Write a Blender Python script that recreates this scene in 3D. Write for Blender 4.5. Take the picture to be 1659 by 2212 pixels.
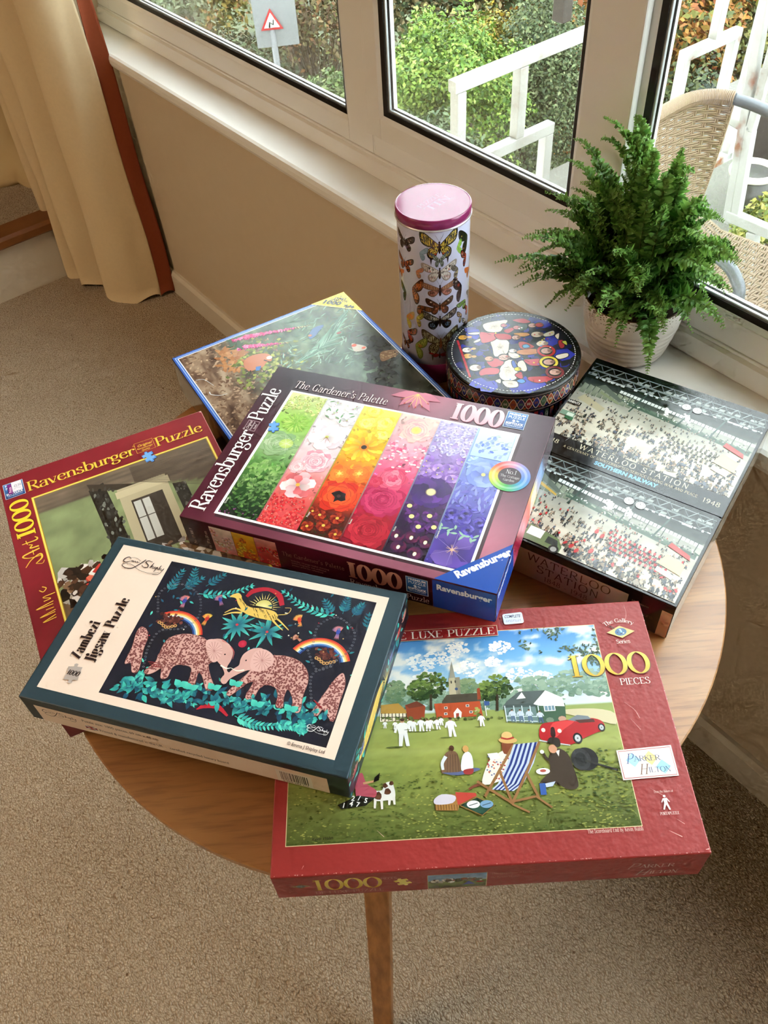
import bpy, bmesh, math, random
import numpy as np
from mathutils import Vector, Matrix

for o in list(bpy.data.objects):
    bpy.data.objects.remove(o)
SC = bpy.context.scene
COL = SC.collection
R = math.radians
PI = math.pi

# ------------------------------------------------------------------ camera
IMW, IMH, FPX = 1659.0, 2212.0, 1832.27
TH = 0.72                                   # height of the table top above the floor
CAM = np.array([0.0, 0.0, 0.81349 + TH])
PITCH, ROLL = 0.84602, -0.08332
_f = np.array([0, math.cos(PITCH), -math.sin(PITCH)])
_r = np.array([1.0, 0, 0]); _u = np.cross(_r, _f)
_r2 = math.cos(ROLL) * _r + math.sin(ROLL) * _u
_u2 = -math.sin(ROLL) * _r + math.cos(ROLL) * _u
CB = np.array([_r2, _u2, -_f])
cd = bpy.data.cameras.new('camera')
cd.sensor_fit = 'VERTICAL'; cd.sensor_height = 24.0
cd.lens = FPX * 24.0 / IMH
cd.clip_start = 0.02; cd.clip_end = 300
cam = bpy.data.objects.new('camera', cd); COL.objects.link(cam)
cam.matrix_world = Matrix(((CB[0][0], CB[1][0], CB[2][0], CAM[0]), (CB[0][1], CB[1][1], CB[2][1], CAM[1]),
                           (CB[0][2], CB[1][2], CB[2][2], CAM[2]), (0, 0, 0, 1)))
SC.camera = cam

# ------------------------------------------------------------------ light: overcast sky, exposure
WD = bpy.data.worlds.new('overcast_sky'); SC.world = WD; WD.use_nodes = True
_nt = WD.node_tree; _bg = _nt.nodes['Background']
_bg.inputs[0].default_value = (0.90, 0.955, 1.0, 1); _bg.inputs[1].default_value = 8.6
SC.view_settings.view_transform = 'Standard'; SC.view_settings.look = 'None'
SC.view_settings.gamma = 1.0; SC.view_settings.use_curve_mapping = False
SC.view_settings.exposure = 0.0
SC.cycles.max_bounces = 5; SC.cycles.diffuse_bounces = 3; SC.cycles.glossy_bounces = 3
SC.cycles.use_adaptive_sampling = True; SC.cycles.adaptive_threshold = 0.15; SC.cycles.adaptive_min_samples = 12
SC.cycles.transparent_max_bounces = 16; SC.cycles.transmission_bounces = 4
SC.cycles.sample_clamp_indirect = 6.0; SC.cycles.caustics_reflective = False; SC.cycles.caustics_refractive = False

# ------------------------------------------------------------------ the window wall's own axes: s along it, t outwards, z up
WANG = R(-55.1)
WD_ = np.array([math.cos(WANG), math.sin(WANG), 0.0])
WN_ = np.array([-WD_[1], WD_[0], 0.0])
WO_ = np.array([0.40618, 0.94336, TH])
def W(s, t, z):                             # z measured from the table top
    return WO_ + s * WD_ + t * WN_ + np.array([0, 0, z])
WALLM = Matrix(((WD_[0], WN_[0], 0, WO_[0]), (WD_[1], WN_[1], 0, WO_[1]), (0, 0, 1, WO_[2]), (0, 0, 0, 1)))

def ray(px):
    px = np.atleast_2d(np.asarray(px, float))
    d = np.stack([(px[:, 0] - IMW / 2) / FPX, -(px[:, 1] - IMH / 2) / FPX, -np.ones(len(px))], 1) @ CB
    return d / np.linalg.norm(d, axis=1)[:, None]

# ------------------------------------------------------------------ colours and materials
def lin(v):
    v = np.asarray(v, float) / 255.0
    return np.where(v <= 0.04045, v / 12.92, ((v + 0.055) / 1.055) ** 2.4)
def L4(c):
    l = lin(c); return (float(l[0]), float(l[1]), float(l[2]), 1.0)

MATS = {}
def mat(name, col=(200, 200, 200), rough=0.5, spec=0.5, metal=0.0, coat=0.0, coat_rough=0.1, noise=0.0, nscale=8.0, bump=0.0, bscale=60.0,
        trans=0.0, sheen=0.0, ior=1.5):
    if name in MATS: return MATS[name]
    m = bpy.data.materials.new(name); m.use_nodes = True; nt = m.node_tree; b = nt.nodes['Principled BSDF']
    b.inputs['Base Color'].default_value = L4(col); b.inputs['Roughness'].default_value = rough
    b.inputs['Specular IOR Level'].default_value = spec; b.inputs['Metallic'].default_value = metal
    b.inputs['Coat Weight'].default_value = coat; b.inputs['Coat Roughness'].default_value = coat_rough
    b.inputs['IOR'].default_value = ior
    if sheen: b.inputs['Sheen Weight'].default_value = sheen
    if trans:
        b.inputs['Subsurface Weight'].default_value = 0.0
    if noise or bump:
        tc = nt.nodes.new('ShaderNodeTexCoord')
    if noise:
        n = nt.nodes.new('ShaderNodeTexNoise'); n.inputs['Scale'].default_value = nscale; n.inputs['Detail'].default_value = 5
        nt.links.new(tc.outputs['Object'], n.inputs['Vector'])
        mx = nt.nodes.new('ShaderNodeMix'); mx.data_type = 'RGBA'
        l = np.array(L4(col)[:3])
        mx.inputs[6].default_value = (*np.clip(l * (1 - noise), 0, 1), 1); mx.inputs[7].default_value = (*np.clip(l * (1 + noise), 0, 1), 1)
        nt.links.new(n.outputs['Fac'], mx.inputs[0]); nt.links.new(mx.outputs[2], b.inputs['Base Color'])
    if bump:
        n2 = nt.nodes.new('ShaderNodeTexNoise'); n2.inputs['Scale'].default_value = bscale; n2.inputs['Detail'].default_value = 3
        nt.links.new(tc.outputs['Object'], n2.inputs['Vector'])
        bp = nt.nodes.new('ShaderNodeBump'); bp.inputs['Strength'].default_value = bump; bp.inputs['Distance'].default_value = 0.002
        nt.links.new(n2.outputs['Fac'], bp.inputs['Height']); nt.links.new(bp.outputs[0], b.inputs['Normal'])
    MATS[name] = m
    return m

def nodes_of(m): return m.node_tree, m.node_tree.nodes['Principled BSDF']

def print_mat(name, rough=0.25, spec=0.5, coat=0.0, bump=0.0, bscale=90.0, attr='col'):
    """glossy card printed in colours that the mesh carries"""
    if name in MATS: return MATS[name]
    m = bpy.data.materials.new(name); m.use_nodes = True; nt, b = nodes_of(m)
    a = nt.nodes.new('ShaderNodeVertexColor'); a.layer_name = attr
    nt.links.new(a.outputs['Color'], b.inputs['Base Color'])
    b.inputs['Roughness'].default_value = rough; b.inputs['Specular IOR Level'].default_value = spec
    b.inputs['Coat Weight'].default_value = coat; b.inputs['Coat Roughness'].default_value = 0.08
    if bump:
        tc = nt.nodes.new('ShaderNodeTexCoord'); n2 = nt.nodes.new('ShaderNodeTexNoise'); n2.inputs['Scale'].default_value = bscale; n2.inputs['Detail'].default_value = 2
        nt.links.new(tc.outputs['Object'], n2.inputs['Vector'])
        bp = nt.nodes.new('ShaderNodeBump'); bp.inputs['Strength'].default_value = bump; bp.inputs['Distance'].default_value = 0.001
        nt.links.new(n2.outputs['Fac'], bp.inputs['Height']); nt.links.new(bp.outputs[0], b.inputs['Normal']); 
        if coat: nt.links.new(bp.outputs[0], b.inputs['Coat Normal'])
    MATS[name] = m
    return m

# ------------------------------------------------------------------ mesh helpers
class MB:
    """collects shapes that become ONE mesh object"""
    def __init__(s): s.v = []; s.f = []; s.smooth = []
    def add(s, vs, fs, smooth=False):
        k = len(s.v); s.v.extend([tuple(map(float, v)) for v in vs]); s.f.extend([tuple(i + k for i in f) for f in fs]); s.smooth.extend([smooth] * len(fs)); return s
    def box(s, x0, x1, y0, y1, z0, z1, M=None):
        vs = [(x, y, z) for x in (x0, x1) for y in (y0, y1) for z in (z0, z1)]
        if M is not None: vs = [tuple(M @ Vector(v)) for v in vs]
        return s.add(vs, [(0, 1, 3, 2), (4, 6, 7, 5), (0, 4, 5, 1), (2, 3, 7, 6), (0, 2, 6, 4), (1, 5, 7, 3)])
    def prism(s, prof, x0, x1, axis='x'):
        """profile of (a, b) points swept along an axis"""
        n = len(prof)
        def P(a, b, x): return {'x': (x, a, b), 'y': (a, x, b), 'z': (a, b, x)}[axis]
        vs = [P(a, b, x0) for a, b in prof] + [P(a, b, x1) for a, b in prof]
        fs = [tuple(range(n))[::-1], tuple(range(n, 2 * n))] + [(i, (i + 1) % n, n + (i + 1) % n, n + i) for i in range(n)]
        return s.add(vs, fs)
    def lathe(s, prof, n=48, c=(0, 0, 0), cap=True, smooth=True):
        vs = []; fs = []
        for r, z in prof:
            for k in range(n):
                a = 2 * PI * k / n; vs.append((c[0] + r * math.cos(a), c[1] + r * math.sin(a), c[2] + z))
        m = len(prof)
        for j in range(m - 1):
            for k in range(n):
                fs.append((j * n + k, j * n + (k + 1) % n, (j + 1) * n + (k + 1) % n, (j + 1) * n + k))
        if cap:
            fs.append(tuple(range(n))[::-1]); fs.append(tuple(range((m - 1) * n, m * n)))
        return s.add(vs, fs, smooth)
    def tube(s, pts, r, n=6, r1=None, cap=True, smooth=True, flat=1.0, up=None):
        pts = [np.asarray(p, float) for p in pts]; m = len(pts); vs = []; fs = []
        rr = r if hasattr(r, '__len__') else [r + ((r if r1 is None else r1) - r) * i / max(1, m - 1) for i in range(m)]
        prev = None
        for i, p in enumerate(pts):
            d = pts[min(i + 1, m - 1)] - pts[max(i - 1, 0)]; d = d / (np.linalg.norm(d) + 1e-12)
            if prev is None:
                h = np.array([0, 0, 1.0]) if abs(d[2]) < .9 else np.array([1.0, 0, 0])
                if up is not None: h = np.asarray(up, float)
                a = np.cross(d, h)
            else: a = prev - d * (prev @ d)
            a = a / (np.linalg.norm(a) + 1e-12); prev = a; b = np.cross(d, a)
            for k in range(n):
                t = 2 * PI * k / n + PI / n
                vs.append(p + rr[i] * (a * math.cos(t) + flat * b * math.sin(t)))
        for i in range(m - 1):
            for k in range(n):
                fs.append((i * n + k, i * n + (k + 1) % n, (i + 1) * n + (k + 1) % n, (i + 1) * n + k))
        if cap: fs.append(tuple(range(n))[::-1]); fs.append(tuple(range((m - 1) * n, m * n)))
        return s.add(vs, fs, smooth)
    def bar(s, a, b, w, h=None, up=(0, 0, 1)):
        a = np.asarray(a, float); b = np.asarray(b, float); h = h or w; d = (b - a) / np.linalg.norm(b - a); up = np.asarray(up, float)
        x = np.cross(d, up)
        if np.linalg.norm(x) < 1e-6: x = np.array([1.0, 0, 0])
        x /= np.linalg.norm(x); y = np.cross(x, d)
        vs = [p + sx * x * w / 2 + sy * y * h / 2 for p in (a, b) for sx, sy in ((-1, -1), (1, -1), (1, 1), (-1, 1))]
        return s.add(vs, [(3, 2, 1, 0), (4, 5, 6, 7), (0, 1, 5, 4), (1, 2, 6, 5), (2, 3, 7, 6), (3, 0, 4, 7)])
    def obj(s, name, m, parent=None, M=None, bevel=0.0, seg=2, smooth=None):
        me = bpy.data.meshes.new(name); me.from_pydata(s.v, [], s.f); me.update()
        sm = s.smooth if smooth is None else [smooth] * len(s.f)
        me.polygons.foreach_set('use_smooth', sm)
        bm = bmesh.new(); bm.from_mesh(me)
        if bevel:
            es = [e for e in bm.edges if len(e.link_faces) == 2 and e.calc_face_angle(0) > 0.5]
            bmesh.ops.bevel(bm, geom=es, offset=bevel, segments=seg, affect='EDGES', profile=0.5)
        bmesh.ops.recalc_face_normals(bm, faces=bm.faces)
        bm.to_mesh(me); bm.free()
        return link(name, me, m, parent, M)

def link(name, me, m, parent=None, M=None):
    o = bpy.data.objects.new(name, me); COL.objects.link(o)
    if m is not None:
        for mm in (m if isinstance(m, (list, tuple)) else [m]): me.materials.append(mm)
    if parent is not None: o.parent = parent
    if M is not None: o.matrix_local = M if isinstance(M, Matrix) else Matrix(M)
    return o

def tag(o, label=None, cat=None, group=None, kind=None):
    if label: o['label'] = label
    if cat: o['category'] = cat
    if group: o['group'] = group
    if kind: o['kind'] = kind
    return o

def thing(name, label, cat, M=None, loc=None, group=None, kind=None):
    o = bpy.data.objects.new(name, None); COL.objects.link(o); o.empty_display_size = 0.05
    if M is not None: o.matrix_world = M
    if loc is not None: o.location = Vector(loc)
    return tag(o, label, cat, group, kind)

def raw_obj(name, V, F, m, parent=None, M=None, col=None, smooth=False):
    """fast build from arrays; F is an (n,k) index array; col is per vertex (linear rgb)"""
    V = np.asarray(V, np.float32); F = np.asarray(F, np.int32); k = F.shape[1]
    me = bpy.data.meshes.new(name); me.vertices.add(len(V)); me.vertices.foreach_set('co', V.ravel())
    me.loops.add(F.size); me.loops.foreach_set('vertex_index', F.ravel())
    me.polygons.add(len(F)); me.polygons.foreach_set('loop_start', np.arange(0, F.size, k, dtype=np.int32)); me.polygons.foreach_set('loop_total', np.full(len(F), k, np.int32))
    if smooth: me.polygons.foreach_set('use_smooth', np.ones(len(F), bool))
    me.update(calc_edges=True)
    if col is not None:
        a = me.color_attributes.new('col', 'FLOAT_COLOR', 'POINT')
        c = np.ones((len(V), 4), np.float32); c[:, :3] = col; a.data.foreach_set('color', c.ravel())
    return link(name, me, m, parent, M)

def copy_tree(o, parent=None):
    c = o.copy(); COL.objects.link(c); c.parent = parent
    for ch in list(o.children): copy_tree(ch, c)
    return c
# =================================================================== the room
def struct(o): o['kind'] = 'structure'; return o

# ---- carpet: looped wool pile
m = bpy.data.materials.new('carpet'); m.use_nodes = True; nt, b = nodes_of(m); MATS['carpet'] = m
tc = nt.nodes.new('ShaderNodeTexCoord')
n1 = nt.nodes.new('ShaderNodeTexNoise'); n1.inputs['Scale'].default_value = 2.2; n1.inputs['Detail'].default_value = 4
nd = nt.nodes.new('ShaderNodeTexNoise'); nd.inputs['Scale'].default_value = 60; nd.inputs['Detail'].default_value = 2
vm = nt.nodes.new('ShaderNodeVectorMath'); vm.operation = 'MULTIPLY_ADD'; vm.inputs[1].default_value = (.012, .012, 0)
vo = nt.nodes.new('ShaderNodeTexVoronoi'); vo.inputs['Scale'].default_value = 230; vo.feature = 'F1'
mp = nt.nodes.new('ShaderNodeMapping'); mp.inputs['Rotation'].default_value = (0, 0, R(28)); mp.inputs['Scale'].default_value = (1.0, 1.7, 1)
nt.links.new(tc.outputs['Object'], n1.inputs['Vector']); nt.links.new(tc.outputs['Object'], nd.inputs['Vector'])
nt.links.new(nd.outputs['Color'], vm.inputs[0]); nt.links.new(tc.outputs['Object'], vm.inputs[2]); nt.links.new(vm.outputs[0], mp.inputs['Vector'])
nt.links.new(mp.outputs[0], vo.inputs['Vector'])
r1 = nt.nodes.new('ShaderNodeValToRGB'); r1.color_ramp.elements[0].color = L4((240, 226, 206)); r1.color_ramp.elements[0].position = .05
r1.color_ramp.elements[1].color = L4((176, 156, 132)); r1.color_ramp.elements[1].position = .8
nt.links.new(vo.outputs['Distance'], r1.inputs[0])
mx = nt.nodes.new('ShaderNodeMix'); mx.data_type = 'RGBA'; mx.blend_type = 'MULTIPLY'; mx.inputs[0].default_value = 1
r2 = nt.nodes.new('ShaderNodeValToRGB'); r2.color_ramp.elements[0].color = (.82, .80, .78, 1); r2.color_ramp.elements[0].position = .3
r2.color_ramp.elements[1].color = (1, 1, 1, 1); r2.color_ramp.elements[1].position = .7
nt.links.new(n1.outputs['Fac'], r2.inputs[0]); nt.links.new(r1.outputs[0], mx.inputs[6]); nt.links.new(r2.outputs[0], mx.inputs[7])
# sparse dark flecks in the wool
vf = nt.nodes.new('ShaderNodeTexVoronoi'); vf.inputs['Scale'].default_value = 26; vf.feature = 'F1'
rf = nt.nodes.new('ShaderNodeValToRGB'); rf.color_ramp.elements[0].color = (.45, .36, .28, 1); rf.color_ramp.elements[0].position = .03
rf.color_ramp.elements[1].color = (1, 1, 1, 1); rf.color_ramp.elements[1].position = .08
nt.links.new(tc.outputs['Object'], vf.inputs['Vector']); nt.links.new(vf.outputs['Distance'], rf.inputs[0])
mx2 = nt.nodes.new('ShaderNodeMix'); mx2.data_type = 'RGBA'; mx2.blend_type = 'MULTIPLY'; mx2.inputs[0].default_value = 1
nt.links.new(mx.outputs[2], mx2.inputs[6]); nt.links.new(rf.outputs[0], mx2.inputs[7]); nt.links.new(mx2.outputs[2], b.inputs['Base Color'])
b.inputs['Roughness'].default_value = .95; b.inputs['Specular IOR Level'].default_value = .1
bp = nt.nodes.new('ShaderNodeBump'); bp.invert = True; bp.inputs['Strength'].default_value = .9; bp.inputs['Distance'].default_value = .005
nt.links.new(vo.outputs['Distance'], bp.inputs['Height']); nt.links.new(bp.outputs[0], b.inputs['Normal'])

M_wall = mat('cream_wall_paint', (208, 192, 168), .85, .2, noise=.03, nscale=30)
M_ceil = mat('white_ceiling_paint', (238, 234, 226), .9, .2)
M_gloss = mat('white_gloss_paint', (243, 241, 236), .32, .5, noise=.02, nscale=9)
M_skirt = mat('white_skirting_paint', (222, 214, 200), .45, .4, noise=.05, nscale=12)
M_upvc = mat('white_window_plastic', (240, 237, 232), .28, .5, noise=.02, nscale=6)
M_gask = mat('black_rubber_gasket', (22, 22, 24), .35, .5)
M_alu = mat('spacer_aluminium', (205, 208, 212), .3, .5, metal=.6)
M_woodd = mat('brown_oak_nosing', (128, 78, 38), .45, .4, noise=.25, nscale=30)
m = bpy.data.materials.new('window_glass'); m.use_nodes = True; MATS['glass'] = m; nt = m.node_tree; nt.nodes.clear()
out = nt.nodes.new('ShaderNodeOutputMaterial'); tr = nt.nodes.new('ShaderNodeBsdfTransparent'); tr.inputs[0].default_value = (.955, .97, .96, 1)
gl = nt.nodes.new('ShaderNodeBsdfGlossy'); gl.inputs['Roughness'].default_value = 0.01; lw = nt.nodes.new('ShaderNodeLayerWeight'); lw.inputs['Blend'].default_value = .5
pw_ = nt.nodes.new('ShaderNodeMath'); pw_.operation = 'POWER'; pw_.inputs[1].default_value = 5; nt.links.new(lw.outputs['Facing'], pw_.inputs[0])
fr = nt.nodes.new('ShaderNodeMath'); fr.operation = 'MULTIPLY_ADD'; fr.inputs[1].default_value = .9; fr.inputs[2].default_value = .02; nt.links.new(pw_.outputs[0], fr.inputs[0])
df = nt.nodes.new('ShaderNodeBsdfDiffuse'); df.inputs[0].default_value = (.75, .77, .78, 1)
mxs = nt.nodes.new('ShaderNodeMixShader'); mxd = nt.nodes.new('ShaderNodeMixShader')
# thin dust film, thicker low on the pane
tcg = nt.nodes.new('ShaderNodeTexCoord'); ng = nt.nodes.new('ShaderNodeTexNoise'); ng.inputs['Scale'].default_value = 5; ng.inputs['Detail'].default_value = 6
nt.links.new(tcg.outputs['Object'], ng.inputs['Vector'])
sp = nt.nodes.new('ShaderNodeSeparateXYZ'); nt.links.new(tcg.outputs['Object'], sp.inputs[0])
mr = nt.nodes.new('ShaderNodeMapRange'); mr.inputs[1].default_value = .05; mr.inputs[2].default_value = .32; mr.inputs[3].default_value = .15; mr.inputs[4].default_value = .015
nt.links.new(sp.outputs['Z'], mr.inputs[0])
mu = nt.nodes.new('ShaderNodeMath'); mu.operation = 'MULTIPLY'; nt.links.new(mr.outputs[0], mu.inputs[0]); nt.links.new(ng.outputs['Fac'], mu.inputs[1])
nt.links.new(mu.outputs[0], mxd.inputs[0]); nt.links.new(tr.outputs[0], mxd.inputs[1]); nt.links.new(df.outputs[0], mxd.inputs[2])
nt.links.new(fr.outputs[0], mxs.inputs[0]); nt.links.new(mxd.outputs[0], mxs.inputs[1]); nt.links.new(gl.outputs[0], mxs.inputs[2]); nt.links.new(mxs.outputs[0], out.inputs[0])
M_glass = m

# ---- shell.  s runs -5.2 .. 2.6 along the window wall, t runs -4.2 .. 0 into the room
S0, S1, T0, ZF, ZC = -5.2, 2.6, -4.2, -TH, 2.42 - TH
SW0, SW1, ZT = -1.98, 2.2, 1.30              # glazed opening
def wobj(mb, name, m, parent=None, **k):
    return mb.obj(name, m, parent, WALLM if parent is None else None, **k)
struct(wobj(MB().box(-2.09, S1, T0, 0, ZF - .1, ZF), 'floor', MATS['carpet']))
struct(wobj(MB().box(S0, S1, T0, .25, ZC, ZC + .1), 'ceiling', M_ceil))
mb = MB(); mb.box(S0, S1, 0, .22, ZF - .1, -.03); mb.box(S0, SW0, 0, .22, -.03, ZC); mb.box(SW1, S1, 0, .22, -.03, ZC); mb.box(SW0, SW1, 0, .22, ZT, ZC)
struct(wobj(mb, 'wall_right', M_wall))
struct(wobj(MB().box(S0 - .1, S0, T0, .22, ZF, ZC), 'wall_left', M_wall))
struct(wobj(MB().box(S1, S1 + .1, T0, .22, ZF, ZC), 'wall_front', M_wall))
struct(wobj(MB().box(S0, S1, T0 - .1, T0, ZF, ZC), 'wall_back', M_wall))
# raised part of the room behind the curtain: riser, oak nosing, carpet
mb = MB().box(S0, -2.09, T0, 0, ZF - .1, ZF + .172)
st = struct(wobj(mb, 'floor_raised', M_skirt))
wobj(MB().box(S0, -2.105, T0, 0, ZF + .172, ZF + .203), 'carpet', MATS['carpet'], st)
wobj(MB().prism([(-2.15, ZF + .172), (-2.072, ZF + .172), (-2.066, ZF + .178), (-2.066, ZF + .198), (-2.074, ZF + .208), (-2.15, ZF + .208)], T0, -.001, 'y'), 'nosing', M_woodd, st)
# skirting board with a small chamfered top
mb = MB().prism([(0, ZF), (-.016, ZF), (-.016, ZF + .068), (-.008, ZF + .078), (0, ZF + .078)], -2.09, S1, 'x')
struct(wobj(mb, 'baseboard_right', M_skirt))
# window sill with a rounded nose
prof = [(.10, -.034), (-.012, -.034), (-.018, -.030), (-.021, -.022), (-.021, -.012), (-.018, -.004), (-.012, -.001), (.10, -.001)]
sill = struct(wobj(MB().prism(prof, SW0 - .02, SW1, 'x'), 'trim_1', M_gloss)); tag(sill, 'white gloss painted window sill below the three panes', 'window sill')

# ---- windows: plastic frames, beads, gaskets, double panes
def framed(parent, name, s0, s1, z0, z1, w0, w1, t0, t1, m, z_w0=None, z_w1=None):
    """a rectangular ring: outer s0..s1 z0..z1; sides w0 (left) w1 (right), bottom z_w0, top z_w1; depth t0..t1"""
    a = z_w0 if z_w0 is not None else w0; c = z_w1 if z_w1 is not None else w0
    mb = MB(); mb.box(s0, s0 + w0, t0, t1, z0, z1); mb.box(s1 - w1, s1, t0, t1, z0, z1)
    mb.box(s0 + w0, s1 - w1, t0, t1, z0, z0 + a); mb.box(s0 + w0, s1 - w1, t0, t1, z1 - c, z1)
    return wobj(mb, name, m, parent, bevel=.0015, seg=2)
def bead(parent, s0, s1, z0, z1, t, name='glazing_bead', m=None, d=.012, run=.010):
    """sloped ring just inside a frame opening"""
    mb = MB()
    A = [(s0, t, z0), (s1, t, z0), (s1, t, z1), (s0, t, z1)]; B = [(s0 + run, t + d, z0 + run), (s1 - run, t + d, z0 + run), (s1 - run, t + d, z1 - run), (s0 + run, t + d, z1 - run)]
    C = [(x, t + .02 + d, z) for x, _, z in B]; D = [(x, t + .02 + d, z) for x, _, z in A]
    vs = A + B + C + D; fs = []
    for i in range(4):
        j = (i + 1) % 4
        fs += [(i, j, 4 + j, 4 + i), (4 + i, 4 + j, 8 + j, 8 + i), (8 + i, 8 + j, 12 + j, 12 + i), (12 + i, 12 + j, j, i)]
    return wobj(mb.add(vs, fs), name, m or M_upvc, parent)
def glazing(par, s0, s1, z0, z1, t):
    """bead, black gasket, inner pane, bright spacer, outer pane, outer gasket, outer frame edge"""
    bead(par, s0, s1, z0, z1, t, d=.004, run=.007)
    a = .007
    bead(par, s0 + a, s1 - a, z0 + a, z1 - a, t + .0042, 'gasket', M_gask, d=.003, run=.0085)
    a = .0155
    wobj(MB().box(s0 + a, s1 - a, t + .0075, t + .0095, z0 + a, z1 - a), 'pane', M_glass, par)
    framed(par, 'spacer_bar', s0 + a - .004, s1 - a + .004, z0 + a - .004, z1 - a + .004, .0075, .0075, t + .0098, t + .0150, M_alu)
    wobj(MB().box(s0 + a, s1 - a, t + .0153, t + .0173, z0 + a, z1 - a), 'pane', M_glass, par)
    framed(par, 'outer_gasket', s0 + a - .006, s1 - a + .006, z0 + a - .006, z1 - a + .006, .010, .010, t + .0176, t + .0200, M_gask)
    framed(par, 'outer_frame', s0 - .02, s1 + .02, z0 - .02, z1 + .02, .0365, .0365, t + .0203, t + .030, M_upvc)

FT = .080                                     # room-side face of the frames
w1 = thing('window_1', None, None, M=WALLM); struct(w1)
framed(w1, 'frame', SW0, -.758, .042, ZT, .07, .077, FT, .098, M_upvc, z_w0=.041, z_w1=.07)
glazing(w1, SW0 + .07, -.835, .083, ZT - .07, FT)
wobj(MB().box(-.768, -.757, FT - .004, FT + .01, .08, ZT - .05), 'cover_strip', M_upvc, w1, bevel=.002)
w2 = thing('window_2', None, None, M=WALLM); struct(w2)
framed(w2, 'frame', -.757, -.225, .042, ZT, .004, .010, FT, .098, M_upvc, z_w0=.040, z_w1=.05)
framed(w2, 'sash', -.752, -.212, .087, ZT - .053, .036, .036, FT - .012, .092, M_upvc, z_w0=.038, z_w1=.04)
glazing(w2, -.716, -.248, .125, ZT - .093, FT - .012)
w3 = thing('window_3', None, None, M=WALLM); struct(w3)
framed(w3, 'frame', -.210, SW1, .042, ZT, .0485, .07, FT, .098, M_upvc, z_w0=.042, z_w1=.07)
glazing(w3, -.1615, SW1 - .07, .084, ZT - .07, FT)
wobj(MB().box(-.2485, -.1618, FT - .014, FT - .0005, .036, ZT), 'coupling_post', M_upvc, w3, bevel=.003)
# stepped timber under the frames
fr_ = struct(wobj(MB().prism([(.074, -.001), (.070, .004), (.073, .033), (.079, .036), (.15, .036), (.15, -.03), (.10, -.03)], SW0, SW1, 'x'), 'trim_2', M_upvc))
wobj(MB().box(SW0, SW1, FT - .002, .15, .0365, .0415), 'cover_bead', M_upvc, fr_, bevel=.001)

# ---- curtain: cream lined cotton with a rust border, gathered at the end of the wall
m = mat('cream_curtain_cotton', (226, 205, 168), .9, .15, noise=.05, nscale=120)
m2 = mat('rust_curtain_border', (140, 70, 44), .9, .15, noise=.08, nscale=120)
path = [(-1.745, -.018), (-1.752, -.055), (-1.762, -.088), (-1.79, -.15), (-1.865, -.19), (-1.885, -.125), (-1.905, -.12), (-1.955, -.205), (-1.995, -.225), (-2.005, -.15), (-2.02, -.145), (-2.045, -.215),
        (-2.075, -.235), (-2.09, -.16), (-2.105, -.16), (-2.135, -.23), (-2.16, -.225), (-2.165, -.15)]
def smooth_path(P, n):
    P = np.asarray(P, float); out = []
    Q = np.vstack([2 * P[0] - P[1], P, 2 * P[-1] - P[-2]])
    for i in range(1, len(Q) - 2):
        for k in range(n):
            t = k / n; a, b_, c, d = Q[i - 1], Q[i], Q[i + 1], Q[i + 2]
            out.append(.5 * ((2 * b_) + (-a + c) * t + (2 * a - 5 * b_ + 4 * c - d) * t * t + (-a + 3 * b_ - 3 * c + d) * t ** 3))
    out.append(P[-1]); return np.array(out)
cur = thing('curtain', 'floor-length cream curtain with a rust red border, drawn to the end of the window', 'curtain', M=WALLM)
sp_ = smooth_path(path, 8); rng = np.random.RandomState(4)
zz = np.linspace(ZF + .006, ZC - .05, 60)
def curtain_strip(P, name, mm, th=.004):
    n = len(P); V = []; 
    for side in (0, 1):
        for k, z in enumerate(zz):
            h = (z - ZF); w = .004 * np.sin(h * 5 + np.arange(n) * .22) + .003 * np.sin(h * 11 + np.arange(n) * .5)
            amp = 1.0 - .12 * min(1, h / 1.6)
            c = P.mean(0)
            q = P.copy(); q[:, 1] = -.02 + (q[:, 1] + .02) * amp; q[:, 0] += w * .6; q[:, 1] += w
            nx = np.gradient(q, axis=0); nx /= np.linalg.norm(nx, axis=1)[:, None] + 1e-9
            q = q + side * th * np.stack([nx[:, 1], -nx[:, 0]], 1)
            V.append(np.c_[q, np.full(n, z) + (.012 * np.sin(np.arange(n) * .3) if k == 0 else 0)])
    V = np.vstack(V); F = []; m_ = len(zz)
    for s_ in (0, 1):
        o = s_ * n * m_
        for k in range(m_ - 1):
            for i in range(n - 1): F.append((o + k * n + i, o + k * n + i + 1, o + (k + 1) * n + i + 1, o + (k + 1) * n + i))
    o = n * m_
    for i in range(n - 1): F.append((i, i + 1, o + i + 1, o + i))
    for k in range(m_ - 1):
        F.append((k * n, (k + 1) * n, o + (k + 1) * n, o + k * n)); F.append((k * n + n - 1, (k + 1) * n + n - 1, o + (k + 1) * n + n - 1, o + k * n + n - 1))
    return raw_obj(name, V, F, mm, cur, smooth=True)
curtain_strip(sp_[:11], 'border', m2)
curtain_strip(sp_[10:], 'cloth', m)

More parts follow.
